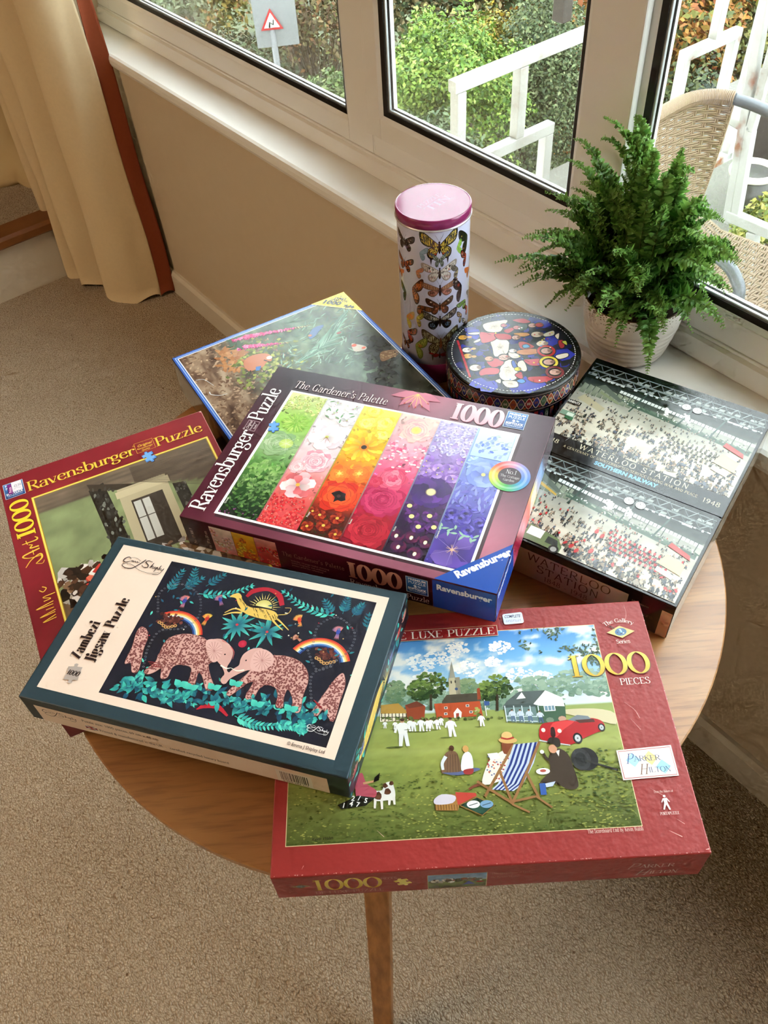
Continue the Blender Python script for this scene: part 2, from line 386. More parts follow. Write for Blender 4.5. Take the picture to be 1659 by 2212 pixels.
# crumpled cloth lying on the raised floor behind the curtain
def crumple(name, label, cat, s, t, z, rx, ry, rz, mm, seed, n=40):
    rg = np.random.RandomState(seed); th = np.linspace(0, 2 * PI, n, endpoint=False); ph = np.linspace(0.02, PI / 2 + .1, 18)
    ks = rg.randn(9, 3) * 3.2; pz = rg.rand(9) * 6; V = []
    for p in ph:
        for a in th:
            d = np.array([math.sin(p) * math.cos(a), math.sin(p) * math.sin(a), math.cos(p)])
            q = sum(abs(math.sin(k @ d + f)) for k, f in zip(ks, pz)) / 9 - .6
            r = 1 + .55 * q
            V.append((d[0] * rx * r, d[1] * ry * r, max(0, d[2] * rz * r)))
    F = [(i * n + j, i * n + (j + 1) % n, (i + 1) * n + (j + 1) % n, (i + 1) * n + j) for i in range(17) for j in range(n)]
    F.append(None); F.pop()
    o = raw_obj(name, V, F, mm, None, Matrix.Translation(Vector(W(s, t, z))) @ Matrix.Rotation(WANG, 4, 'Z'), smooth=True)
    return tag(o, label, cat)
crumple('crumpled_curtain', 'crumpled cream curtain hem heaped on the raised floor behind the drawn curtain', 'curtain', -2.62, -.12, ZF + .204, .34, .17, .17, mat('cream_lining_cloth', (214, 190, 146), .9, .1), 3)
# =================================================================== ceiling lamp behind the viewer: the room's warm light
lampM = WALLM @ Matrix.Translation((-.9, -2.2, ZC))
lamp = thing('ceiling_lamp', 'wide round ceiling lamp giving warm light, behind the viewer', 'lamp', M=lampM)
MB().lathe([(.0, -.002), (.60, -.002), (.61, -.03), (.60, -.06), (.585, -.06), (.585, -.03), (0, -.03)], 48, cap=False).obj('rim', mat('lamp_white_metal', (235, 232, 225), .4), lamp)
ld = bpy.data.lights.new('lamp_light', 'AREA'); ld.shape = 'DISK'; ld.size = 1.16; ld.energy = 30; ld.color = (1.0, .70, .42)
lo = bpy.data.objects.new('lamp_light', ld); COL.objects.link(lo); lo.parent = lamp; lo.location = (0, 0, -.066)

# =================================================================== round oak table
m = bpy.data.materials.new('oak_veneer'); m.use_nodes = True; nt, b = nodes_of(m); MATS['oak'] = m
tc = nt.nodes.new('ShaderNodeTexCoord'); mp = nt.nodes.new('ShaderNodeMapping'); mp.inputs['Rotation'].default_value = (0, 0, R(-27)); mp.inputs['Scale'].default_value = (1, 9, 1)
nt.links.new(tc.outputs['Object'], mp.inputs['Vector'])
nA = nt.nodes.new('ShaderNodeTexNoise'); nA.inputs['Scale'].default_value = 3.2; nA.inputs['Detail'].default_value = 6; nA.inputs['Distortion'].default_value = .6
nt.links.new(mp.outputs[0], nA.inputs['Vector'])
mp2 = nt.nodes.new('ShaderNodeMapping'); mp2.inputs['Rotation'].default_value = (0, 0, R(-27)); mp2.inputs['Scale'].default_value = (14, 160, 1)
nt.links.new(tc.outputs['Object'], mp2.inputs['Vector'])
nB = nt.nodes.new('ShaderNodeTexNoise'); nB.inputs['Scale'].default_value = 1.6; nB.inputs['Detail'].default_value = 3
nt.links.new(mp2.outputs[0], nB.inputs['Vector'])
r1 = nt.nodes.new('ShaderNodeValToRGB'); e = r1.color_ramp.elements; e[0].position = .32; e[0].color = L4((150, 98, 48)); e[1].position = .7; e[1].color = L4((184, 134, 78))
nt.links.new(nA.outputs['Fac'], r1.inputs[0])
r2 = nt.nodes.new('ShaderNodeValToRGB'); e = r2.color_ramp.elements; e[0].position = .34; e[0].color = (.55, .47, .40, 1); e[1].position = .52; e[1].color = (1, 1, 1, 1)
nt.links.new(nB.outputs['Fac'], r2.inputs[0])
mx = nt.nodes.new('ShaderNodeMix'); mx.data_type = 'RGBA'; mx.blend_type = 'MULTIPLY'; mx.inputs[0].default_value = .55
nt.links.new(r1.outputs[0], mx.inputs[6]); nt.links.new(r2.outputs[0], mx.inputs[7]); nt.links.new(mx.outputs[2], b.inputs['Base Color'])
b.inputs['Roughness'].default_value = .36; b.inputs['Specular IOR Level'].default_value = 1.0
m = bpy.data.materials.new('oak_solid'); m.use_nodes = True; nt, b = nodes_of(m); MATS['oak_leg'] = m
tc = nt.nodes.new('ShaderNodeTexCoord'); mp = nt.nodes.new('ShaderNodeMapping'); mp.inputs['Scale'].default_value = (60, 60, 4)
nA = nt.nodes.new('ShaderNodeTexNoise'); nA.inputs['Scale'].default_value = 1.5; nA.inputs['Detail'].default_value = 5
nt.links.new(tc.outputs['Object'], mp.inputs['Vector']); nt.links.new(mp.outputs[0], nA.inputs['Vector'])
r1 = nt.nodes.new('ShaderNodeValToRGB'); e = r1.color_ramp.elements; e[0].position = .3; e[0].color = L4((134, 84, 42)); e[1].position = .7; e[1].color = L4((186, 130, 74))
nt.links.new(nA.outputs['Fac'], r1.inputs[0]); nt.links.new(r1.outputs[0], b.inputs['Base Color']); b.inputs['Roughness'].default_value = .42

TC = (-.0014, .6599)
tab = thing('round_table', 'round oak table standing by the window under the jigsaw boxes', 'table', loc=(TC[0], TC[1], 0))
MB().lathe([(.0, TH - .022), (.388, TH - .022), (.3985, TH - .016), (.4008, TH - .010), (.4008, TH - .0015), (.3993, TH), (0, TH)], 128, cap=False).obj('table_top', MATS['oak'], tab)
for q in bpy.data.objects['table_top'].data.polygons: q.use_smooth = abs(q.normal.z) < .9 and False
MB().lathe([(.0, TH - .06), (.235, TH - .06), (.235, TH - .0225), (0, TH - .0225)], 64, cap=False).obj('apron', MATS['oak_leg'], tab)
for a in (0, 120, 240):
    # legs splay outwards and taper
    ca = R(-99.5 + a)
    rad = np.array([math.cos(ca), math.sin(ca), 0]); tan = np.array([-rad[1], rad[0], 0])
    top = rad * .20 + np.array([0, 0, TH - .0605]); foot = rad * .402
    V = []
    for p, w, dd in ((foot, .0135, .012), (top, .019, .020)):
        for sx, sy in ((-1, -1), (1, -1), (1, 1), (-1, 1)): V.append(p + tan * sx * w + rad * sy * dd)
    mb = MB().add(V, [(3, 2, 1, 0), (4, 5, 6, 7), (0, 1, 5, 4), (1, 2, 6, 5), (2, 3, 7, 6), (3, 0, 4, 7)])
    mb.obj('leg', MATS['oak_leg'], tab, bevel=.002)
# =================================================================== printing: flat coloured shapes laid on a face, in millimetres
def fbm(x, y, seed=0, oct=4):
    """value noise 0..1"""
    x = np.asarray(x, float); y = np.asarray(y, float); tot = np.zeros(np.broadcast(x, y).shape); amp = .5; f = 1.0
    for o in range(oct):
        xi = np.floor(x * f).astype(np.int64); yi = np.floor(y * f).astype(np.int64); xf = x * f - xi; yf = y * f - yi
        def h(a, b):
            n = (a * 374761393 + b * 668265263 + (seed + o) * 1442695041) & 0xFFFFFFFF
            n = ((n ^ (n >> 13)) * 1274126177) & 0xFFFFFFFF
            return ((n ^ (n >> 16)) & 0xFFFF) / 65535.0
        u = xf * xf * (3 - 2 * xf); v = yf * yf * (3 - 2 * yf)
        tot = tot + amp * ((h(xi, yi) * (1 - u) + h(xi + 1, yi) * u) * (1 - v) + (h(xi, yi + 1) * (1 - u) + h(xi + 1, yi + 1) * u) * v)
        amp *= .5; f *= 2.03
    return tot / (1 - .5 ** oct)
def mixc(a, b, t): return tuple(np.asarray(a, float) * (1 - t) + np.asarray(b, float) * t)
def ramp(stops, t):
    """stops: [(pos, colour)...]; t scalar or array -> colours"""
    t = np.asarray(t, float); p = [s[0] for s in stops]; c = np.array([s[1] for s in stops], float)
    return np.stack([np.interp(t, p, c[:, k]) for k in range(3)], -1)
def catmull(P, n=6, closed=False):
    P = np.asarray(P, float)
    Q = np.vstack([P[-1], P, P[0], P[1]]) if closed else np.vstack([2 * P[0] - P[1], P, 2 * P[-1] - P[-2]])
    out = []; t = np.linspace(0, 1, n, endpoint=False)[:, None]
    for i in range(1, len(Q) - 2):
        a, b, c, d = Q[i - 1], Q[i], Q[i + 1], Q[i + 2]
        out.append(.5 * (2 * b + (c - a) * t + (2 * a - 5 * b + 4 * c - d) * t ** 2 + (3 * b - a - 3 * c + d) * t ** 3))
    if not closed: out.append(P[-1:])
    return np.vstack(out)

class Art:
    def __init__(s, q=None, seed=1):
        s.V = []; s.C = []; s.F = []; s.n = 0; s.z = 0.0; s.q_ = q; s.rg = np.random.RandomState(seed); s.clip = None
    def q(s, pts): return s.q_(np.atleast_2d(np.asarray(pts, float)))
    def up(s, k=1): s.z += k * .01
    def _add(s, P, F, col):
        P = np.asarray(P, float); s.z += .0002
        if s.clip is not None:
            x0, x1, y0, y1 = s.clip; P = np.stack([np.clip(P[:, 0], x0, x1), np.clip(P[:, 1], y0, y1)], 1)
        c = np.asarray(col, float)
        if c.ndim == 1: c = np.tile(c, (len(P), 1))
        s.V.append(np.c_[P, np.full(len(P), s.z)]); s.C.append(lin(np.clip(c, 0, 255))); s.F.extend([tuple(i + s.n for i in f) for f in F]); s.n += len(P)
    def poly(s, P, col, smooth=0, closed=True):
        P = np.asarray(P, float)
        if smooth: P = catmull(P, smooth, True)
        s._add(P, [tuple(range(len(P)))], col)
    def pxpoly(s, P, col, smooth=0): s.poly(s.q(P), col, smooth)
    def rect(s, x0, y0, x1, y1, col, col2=None):
        c = col if col2 is None else np.array([col2, col2, col, col], float)
        s._add([(x0, y0), (x1, y0), (x1, y1), (x0, y1)], [(0, 1, 2, 3)], c)
    def quad(s, P, cols): s._add(P, [(0, 1, 2, 3)], cols)
    def frame(s, x0, y0, x1, y1, w, col):
        s.rect(x0, y0, x1, y0 + w, col); s.rect(x0, y1 - w, x1, y1, col); s.rect(x0, y0 + w, x0 + w, y1 - w, col); s.rect(x1 - w, y0 + w, x1, y1 - w, col)
    def grid(s, x0, y0, x1, y1, nx, ny, fn, quad=None, flat=False):
        """fn(u, v) arrays 0..1 -> colours (...,3)"""
        u, v = np.meshgrid(np.linspace(0, 1, nx + 1), np.linspace(0, 1, ny + 1))
        if quad is None: P = np.c_[(x0 + (x1 - x0) * u).ravel(), (y0 + (y1 - y0) * v).ravel()]
        else:
            a, b, c, d = [np.asarray(p, float) for p in quad]      # bl br tr tl
            U = u.ravel()[:, None]; Vv = v.ravel()[:, None]; P = (a * (1 - U) + b * U) * (1 - Vv) + (d * (1 - U) + c * U) * Vv
        col = fn(u, v).reshape(-1, 3); n = nx + 1
        F = [(j * n + i, j * n + i + 1, (j + 1) * n + i + 1, (j + 1) * n + i) for j in range(ny) for i in range(nx)]
        s._add(P, F, col)
    def ell(s, x, y, rx, ry=None, ang=0, col=(0, 0, 0), n=16, col2=None, a0=0, a1=360):
        ry = rx if ry is None else ry; t = np.radians(np.linspace(a0, a1, n, endpoint=(a1 - a0 < 360))); ca, sa = math.cos(R(ang)), math.sin(R(ang))
        ex, ey = rx * np.cos(t), ry * np.sin(t); P = np.c_[x + ex * ca - ey * sa, y + ex * sa + ey * ca]
        if col2 is None: s._add(P, [tuple(range(n))], col)
        else:
            P = np.vstack([[x, y], P]); F = [(0, 1 + i, 1 + (i + 1) % n) for i in range(n if a1 - a0 >= 360 else n - 1)]
            s._add(P, F, np.vstack([np.asarray(col2, float)[None], np.tile(np.asarray(col, float), (n, 1))]))
    def ring(s, x, y, r0, r1, col, n=48, a0=0, a1=360, colfn=None, ry=1.0):
        t = np.radians(np.linspace(a0, a1, n + 1)); P = np.vstack([np.c_[x + r * np.cos(t), y + ry * r * np.sin(t)] for r in (r0, r1)])
        F = [(i, i + 1, n + 2 + i, n + 1 + i) for i in range(n)]
        c = col if colfn is None else np.vstack([colfn(np.degrees(t)), colfn(np.degrees(t))])
        s._add(P, F, c)
    def stroke(s, P, w, w1=None, col=(0, 0, 0), smooth=0, closed=False):
        P = np.asarray(P, float)
        if smooth: P = catmull(P, smooth, closed)
        if closed: P = np.vstack([P, P[:1]])
        n = len(P); ww = np.asarray(w, float) if hasattr(w, '__len__') else np.linspace(w, w if w1 is None else w1, n)
        if len(ww) != n: ww = np.interp(np.linspace(0, 1, n), np.linspace(0, 1, len(ww)), ww)
        d = np.gradient(P, axis=0); d /= np.linalg.norm(d, axis=1)[:, None] + 1e-9; nn = np.stack([-d[:, 1], d[:, 0]], 1) * ww[:, None] / 2
        s._add(np.vstack([P + nn, P - nn]), [(i, i + 1, n + i + 1, n + i) for i in range(n - 1)], col)
    def pxstroke(s, P, w, w1=None, col=(0, 0, 0), smooth=0): s.stroke(s.q(P), w, w1, col, smooth)
    def leaf(s, x, y, l, w, ang, col, col2=None):
        a = R(ang); t = np.array([0, .2, .45, .7, 1.0]); h = np.array([0, .8, 1, .65, 0]) * w / 2
        X = np.r_[t * l, (t * l)[-2:0:-1]]; Y = np.r_[h, -h[-2:0:-1]]
        P = np.c_[x + X * math.cos(a) - Y * math.sin(a), y + X * math.sin(a) + Y * math.cos(a)]
        c = col if col2 is None else np.array([mixc(col, col2, min(1, xx / l)) for xx in X])
        s._add(P, [tuple(range(len(P)))], c)
    def jag(s, x, y, r, col, n=7, k=.35, ang=0, sq=1.0):
        """ragged blob, the mark of a brush"""
        t = np.linspace(0, 2 * PI, n, endpoint=False) + s.rg.rand() * 2; rr = r * (1 - k + 2 * k * s.rg.rand(n)); ca, sa = math.cos(R(ang)), math.sin(R(ang))
        ex, ey = rr * np.cos(t), rr * np.sin(t) * sq
        s._add(np.c_[x + ex * ca - ey * sa, y + ex * sa + ey * ca], [tuple(range(n))], col)
    def jags(s, n, x0, y0, x1, y1, r, cols, k=.4, sq=1.0, ang=0, angj=180, fn=None, nn=6):
        """many brush marks; cols list or fn(x,y)->colour"""
        rg = s.rg
        for _ in range(n):
            x = x0 + (x1 - x0) * rg.rand(); y = y0 + (y1 - y0) * rg.rand()
            c = fn(x, y) if fn else cols[rg.randint(len(cols))]
            if c is None: continue
            c = np.asarray(c, float) * (1 + .12 * rg.randn())
            s.jag(x, y, r * (.5 + rg.rand()), c, nn, k, ang + angj * (rg.rand() - .5) * 2, sq)
    def flower(s, x, y, r, n, cols, cc, cr=.25, w=.55, rot=None, lay=2, edge=None):
        rot = s.rg.rand() * 360 if rot is None else rot
        for L in range(lay):
            for k in range(n):
                a = rot + 360 * k / n + L * 180 / n; l = r * (1 - .28 * L); c = np.asarray(cols[(k + L) % len(cols)], float) * (1 + .06 * s.rg.randn()); aa = R(a)
                px = lambda f, h: (x + l * f * math.cos(aa) - l * h * math.sin(aa), y + l * f * math.sin(aa) + l * h * math.cos(aa))
                W_ = w * 3.0 / n * 1.4
                if edge is not None: s._add([px(.05, 0), px(.55, W_ * 1.05), px(.93, W_ * .85), px(1.05, 0), px(.93, -W_ * .85), px(.55, -W_ * 1.05)], [(0, 1, 2, 3, 4, 5)], edge)
                s._add([px(.05, 0), px(.5, W_ * .9), px(.86, W_ * .75), px(.97, 0), px(.86, -W_ * .75), px(.5, -W_ * .9)], [(0, 1, 2, 3, 4, 5)], np.vstack([[c * .8], [c], [c * 1.06], [c * 1.1], [c], [c * .92]]))
        if cr: s.ell(x, y, r * cr, col=cc, n=10)
    def rose(s, x, y, r, c0, c1, n=5, turns=6):
        """cabbage flower of overlapping ragged petals from outside in"""
        for k in range(turns):
            f = 1 - k / turns
            for j in range(n + 2):
                a = 360 * j / (n + 2) + k * 31; d = r * f * .55; t = s.rg.rand()
                s.jag(x + d * math.cos(R(a)), y + d * math.sin(R(a)), r * f * .55, mixc(c0, c1, np.clip(.25 + .5 * t + .3 * (k % 2) - .15, 0, 1)), 8, .16, a, .8)
                s.stroke([(x + d * 1.5 * math.cos(R(a + o)), y + d * 1.5 * math.sin(R(a + o))) for o in (-24, 0, 24)], r * .02, col=mixc(c0, (40, 0, 20), .25))
    def puzzle_piece(s, x, y, w, ang, col, shadow=None):
        """interlocking jigsaw piece"""
        def side(kind):
            k = kind; return [(0, 0), (.33, .02 * k), (.40, .05 * k), (.36, .14 * k), (.37, .22 * k), (.5, .27 * k), (.63, .22 * k), (.64, .14 * k), (.60, .05 * k), (.67, .02 * k)]
        P = []
        for i, k in enumerate((1, -1, 1, -1)):
            a = R(-90 * i); ca, sa = math.cos(a), math.sin(a)
            for u, v in side(k):
                X, Y = u - .5, .5 + v; P.append((X * ca - Y * sa, X * sa + Y * ca))
        P = np.array(P); ca, sa = math.cos(R(ang)), math.sin(R(ang)); P = np.c_[P[:, 0] * ca - P[:, 1] * sa, P[:, 0] * sa + P[:, 1] * ca] * w + [x, y]
        if shadow is not None: s.poly(P + [w * .05, -w * .06], shadow)
        s.poly(P, col)
    # ---- lettering
    def text(s, txt, x, y, h, col, ang=0, font='serif', thick=.13, thin=.04, space=.10, sx=1.0, align='l', slant=0.0, width=None, arc=None, shade=None, both=None):
        """baseline at x,y; h is the cap height; optional total width"""
        polys = sans_polys(txt, thick) if font == 'sans' else serif_polys(txt, thick, thin, space, font)
        P_all, adv = polys
        k = h * sx
        if width is not None and adv > 0: k = width / adv
        off = {'l': 0, 'c': -adv * k / 2, 'r': -adv * k}[align]; ca, sa = math.cos(R(ang)), math.sin(R(ang))
        def place(P, dx=0, dy=0):
            X = P[:, 0] * k + off + slant * P[:, 1] * h + dx; Y = P[:, 1] * h + dy
            if arc:
                a = X / arc; X, Y = (arc + Y) * np.sin(a), (arc + Y) * np.cos(a) - arc
            return np.c_[x + X * ca - Y * sa, y + X * sa + Y * ca]
        if shade is not None:
            for P, F in P_all: s._add(place(P, shade[1], shade[2]), F, shade[0])
            s.z += .004
        for P, F in P_all:
            if both is None: s._add(place(P), F, col)
            else:
                t = np.clip(P[:, 1], 0, 1)[:, None]; s._add(place(P), F, np.asarray(both, float) * (1 - t) + np.asarray(col, float) * t)
        s.z += .003
    def build(s, name, m, to3, parent, dz=1.0, fine=0):
        V = np.vstack(s.V); C = np.vstack(s.C)
        if fine:                                         # cut long edges so that the print follows a curved wall
            me = bpy.data.meshes.new(name); me.from_pydata(V.tolist(), [], s.F)
            a = me.color_attributes.new('col', 'FLOAT_COLOR', 'POINT'); c = np.ones((len(V), 4), np.float32); c[:, :3] = C; a.data.foreach_set('color', c.ravel())
            bm = bmesh.new(); bm.from_mesh(me); bmesh.ops.triangulate(bm, faces=bm.faces[:])
            for _ in range(12):
                es = [e for e in bm.edges if abs(e.verts[0].co.x - e.verts[1].co.x) > fine]
                if not es: break
                bmesh.ops.subdivide_edges(bm, edges=es, cuts=1); bmesh.ops.triangulate(bm, faces=[f for f in bm.faces if len(f.verts) > 3])
            bm.to_mesh(me); bm.free()
            n = len(me.vertices); V = np.zeros(n * 3, np.float32); me.vertices.foreach_get('co', V); V = V.reshape(-1, 3).astype(float); me.vertices.foreach_set('co', to3(V[:, :2], V[:, 2] * dz).astype(np.float32).ravel()); me.update()
            return link(name, me, m, parent)
        P = to3(V[:, :2], V[:, 2] * dz)
        me = bpy.data.meshes.new(name); me.from_pydata(P.tolist(), [], s.F); me.update()
        a = me.color_attributes.new('col', 'FLOAT_COLOR', 'POINT'); c = np.ones((len(P), 4), np.float32); c[:, :3] = C; a.data.foreach_set('color', c.ravel())
        return link(name, me, m, parent)

# ---- serif letters drawn with a broad pen.  T thick stem, t thin stroke, c curve whose width follows its direction
GL = {
'A': (62, 't2,0 30,100|T30,100 60,0|t13,36 47,36'), 'B': (60, 'T12,0 12,100|c12,100 34,100 50,90 50,70 40,54 12,52|c12,52 40,50 56,40 56,24 46,4 30,0 12,0'),
'C': (68, 'c62,74 54,94 36,100 12,84 5,50 12,16 36,0 54,6 64,24'), 'D': (70, 'T12,0 12,100|c12,99 38,99 58,84 65,50 58,16 38,1 12,1'),
'E': (60, 'T12,0 12,100|t12,98 54,98 54,80|t12,52 42,52|t12,2 57,2 57,22'), 'F': (56, 'T12,0 12,100|t12,98 54,98 54,80|t12,52 42,52'),
'G': (72, 'c62,76 54,94 36,100 12,84 5,50 12,16 36,0 52,4 60,14|T60,0 60,42'), 'H': (72, 'T12,0 12,100|T60,0 60,100|t12,52 60,52'),
'I': (26, 'T13,0 13,100'), 'J': (38, 'T26,16 26,100|c26,18 22,-6 10,-10 2,-2'), 'K': (66, 'T12,0 12,100|t14,44 54,100|T28,62 62,0'),
'L': (60, 'T12,0 12,100|t12,2 56,2 56,26'), 'M': (84, 't10,0 12,100|T12,100 42,4|t42,4 72,100|T72,100 74,0'), 'N': (72, 't12,0 12,100|T12,100 60,0|t60,0 60,100'),
'O': (74, 'o37,100 13,86 5,50 13,14 37,0 61,14 69,50 61,86'), 'P': (60, 'T12,0 12,100|c12,99 36,99 54,88 55,74 52,56 34,47 12,47'),
'R': (66, 'T12,0 12,100|c12,99 36,99 54,88 54,74 50,58 34,49 12,49|T30,50 64,0'), 'S': (56, 'c49,78 42,96 28,100 11,92 7,76 17,60 37,48 50,34 50,18 40,4 25,0 9,6 4,24'),
'T': (66, 'T33,0 33,100|t3,98 63,98|t3,98 3,78|t63,98 63,78'), 'U': (72, 'T12,100 12,30|c12,34 17,8 36,0 54,8 59,34|t59,30 59,100'), 'V': (64, 'T2,100 32,0|t32,0 60,100'),
'W': (92, 'T2,100 24,0|t24,0 46,100|T46,100 68,0|t68,0 90,100'), 'X': (64, 'T4,100 60,0|t4,0 60,100'), 'Y': (62, 'T2,100 31,46|t31,46 60,100|T31,46 31,0'),
'Z': (64, 't4,98 58,98|T56,98 8,2|t4,2 60,2 60,22|t4,98 4,78'),
'a': (54, 'c9,48 14,62 26,65 38,60 42,46|T42,48 42,8|c42,10 45,0 53,5|c42,39 24,35 9,27 6,12 14,0 26,0 36,6 42,14'), 'b': (56, 'T10,2 10,106|c10,48 22,63 36,63 50,50 52,32 46,10 32,0 18,2 10,10'),
'c': (48, 'c43,50 38,62 26,65 10,56 5,32 12,8 26,0 38,4 45,16'), 'd': (58, 'T47,0 47,106|c47,50 34,64 20,62 6,50 4,32 10,10 22,0 36,4 47,14'), 'e': (52, 't8,37 46,37|c46,37 43,57 28,65 11,55 5,32 11,9 27,0 40,4 48,16'),
'f': (34, 'T14,0 14,86|c14,84 18,104 30,107 38,100|t2,62 30,62'), 'g': (52, 'o24,65 10,58 6,44 12,29 24,24 36,29 42,44 38,58|c15,27 7,17 13,9 32,5 46,-5 43,-20 26,-29 8,-26 2,-14 11,-2|t37,58 52,65'),
'h': (58, 'T10,0 10,106|c10,46 22,62 36,64 45,54 47,40|T47,42 47,0'), 'i': (24, 'T11,0 11,64|d11,90'), 'j': (24, 'T13,-10 13,64|c13,-10 8,-28 -4,-26|d13,90'), 'k': (56, 'T10,0 10,106|t12,28 44,64|T22,40 52,0'),
'l': (24, 'T11,0 11,106'), 'm': (88, 'T10,0 10,64|c10,46 20,60 32,64 41,54 43,40|T43,42 43,0|c43,46 53,60 65,64 74,54 76,40|T76,42 76,0'), 'n': (58, 'T10,0 10,64|c10,46 22,62 36,64 45,54 47,40|T47,42 47,0'),
'o': (56, 'o28,65 10,56 5,32 10,8 28,0 46,8 51,32 46,56'), 'p': (58, 'T10,-30 10,64|c10,48 22,63 36,63 50,50 52,32 46,10 32,0 18,2 10,10'), 'q': (58, 'T47,-30 47,64|c47,50 34,64 20,62 6,50 4,32 10,10 22,0 36,4 47,14'),
'r': (42, 'T10,0 10,64|c10,38 18,58 28,64 38,58|d38,56'), 's': (44, 'c36,50 32,62 20,65 8,58 8,46 18,38 32,30 38,18 32,4 18,0 6,6 3,18'), 't': (36, 'T13,10 13,84|c13,12 17,0 27,0 35,9|t1,62 32,62'),
'u': (58, 'T10,64 10,20|c10,24 13,4 24,0 36,6 46,18|T46,64 46,0'), 'v': (50, 'T2,64 25,0|t25,0 47,64'), 'w': (74, 'T2,64 20,0|t20,0 37,64|T37,64 55,0|t55,0 72,64'), 'x': (50, 'T3,64 46,0|t4,0 45,64'),
'y': (50, 'T2,64 26,2|t48,64 22,-14|c22,-14 14,-28 2,-26'), 'z': (48, 't4,62 43,62|T40,62 7,2|t4,2 45,2|t4,62 4,50|t45,2 45,14'),
'0': (60, 'o30,100 11,84 4,50 11,16 30,0 49,16 56,50 49,84'), '1': (40, 'T22,0 22,100|t22,98 6,84'), '4': (60, 'T42,0 42,100|t42,100 4,32 58,32'), '8': (58, 'o29,100 12,90 12,66 29,54 46,66 46,90|o29,54 8,42 7,14 29,0 51,14 50,42'),
'9': (58, 'o28,100 8,86 7,60 26,46 46,58 49,78|c49,76 50,40 36,12 14,0'), '.': (20, 'd10,4'), "'": (18, 'T9,78 9,104'), ' ': (34, ''), '&': (60, 'c56,40 40,6 20,0 6,16 20,44 38,70 34,96 20,94 18,76 56,0'), ',': (20, 'd10,4|t10,2 4,-16'), '-': (34, 't4,36 30,36'),
}
_gc = {}
def glyph(ch, thick, thin, style):
    key = (ch, thick, thin, style)
    if key in _gc: return _gc[key]
    adv, d = GL.get(ch, GL[' ']); A = []
    tk, tn = thick * 100, thin * 100
    def rib(P, w):
        P = np.asarray(P, float); n = len(P); dd = np.gradient(P, axis=0); dd /= np.linalg.norm(dd, axis=1)[:, None] + 1e-9
        nn = np.stack([-dd[:, 1], dd[:, 0]], 1) * (np.asarray(w) / 2 * np.ones(n))[:, None]
        A.append((np.vstack([P + nn, P - nn]) / 100, [(i, i + 1, n + i + 1, n + i) for i in range(n - 1)]))
    for cmd in d.split('|'):
        if not cmd: continue
        k = cmd[0]; P = np.array([[float(v) for v in p.split(',')] for p in cmd[1:].split()])
        if k in 'co':
            Q = catmull(P, 5, k == 'o')
            if k == 'o': Q = np.vstack([Q, Q[:1]])
            g = np.gradient(Q, axis=0)
            if k == 'o': g[0] = g[-1] = Q[1] - Q[-2]
            a = np.abs(g[:, 1]) / (np.linalg.norm(g, axis=1) + 1e-9)
            w = tn + (tk - tn) * a ** 1.5
            if k == 'c' and style != 'flare': w = w * np.clip(.45 + np.minimum(np.arange(len(Q)), np.arange(len(Q))[::-1]) / 4, .45, 1)
            rib(Q, w)
        elif k == 'd':
            t = np.linspace(0, 2 * PI, 10, endpoint=False); A.append((np.c_[P[0, 0] + tk * .62 * np.cos(t), P[0, 1] + tk * .62 * np.sin(t)] / 100, [tuple(range(10))]))
        else:
            w = tk if k == 'T' else tn
            for i in range(len(P) - 1): rib(P[i:i + 2], w)
            if style == 'serif':
                for i, e in ((0, P[0]), (1, P[-1])):
                    o = P[1] if i == 0 else P[-2]; dy = e[1] - o[1]
                    if abs(dy) < 25 or abs(dy) < abs(e[0] - o[0]) * .9: continue
                    if not (abs(e[1]) < 3 or abs(e[1] - 64) < 3 or abs(e[1] - 100) < 3 or abs(e[1] - 106) < 3 or abs(e[1] + 30) < 3): continue
                    sg = -1 if dy > 0 else 1; L_ = tk * .5 + 8; R_ = tk * .5 + 8
                    if abs(e[1] - 64) < 3 or abs(e[1] - 106) < 3: R_ = tk * .4
                    y0 = e[1]; y1 = e[1] + sg * max(tn, 3.5)
                    A.append((np.array([(e[0] - L_, y0), (e[0] + R_, y0), (e[0] + R_, y1), (e[0] - L_, y1)]) / 100, [(0, 1, 2, 3)]))
    _gc[key] = (adv / 100, A); return _gc[key]
def serif_polys(txt, thick, thin, space, style):
    out = []; x = 0.0
    for ch in txt:
        adv, A = glyph(ch, thick, thin, style)
        ex = max(0, thick - .13) * .9
        for P, F in A: out.append((P + [x + ex / 2, 0], F))
        x += adv + space - .06 + ex
    return out, max(x - space + .06, .01)
_sc = {}
def sans_polys(txt, thick=.0):
    key = (txt, thick)
    if key in _sc: return _sc[key]
    cu = bpy.data.curves.new('lettering', 'FONT'); cu.body = txt; cu.size = 1.0; cu.offset = thick * .12; cu.resolution_u = 2
    o = bpy.data.objects.new('lettering', cu); COL.objects.link(o); bpy.context.view_layer.update()
    dg = bpy.context.evaluated_depsgraph_get(); me = o.evaluated_get(dg).to_mesh()
    V = np.array([v.co[:2] for v in me.vertices]) if len(me.vertices) else np.zeros((0, 2)); F = [tuple(p.vertices) for p in me.polygons]
    o.evaluated_get(dg).to_mesh_clear(); bpy.data.objects.remove(o); bpy.data.curves.remove(cu)
    V = V / .70; adv = float(V[:, 0].max()) if len(V) else .3
    _sc[key] = ([(V, F)] if len(F) else [], adv); return _sc[key]

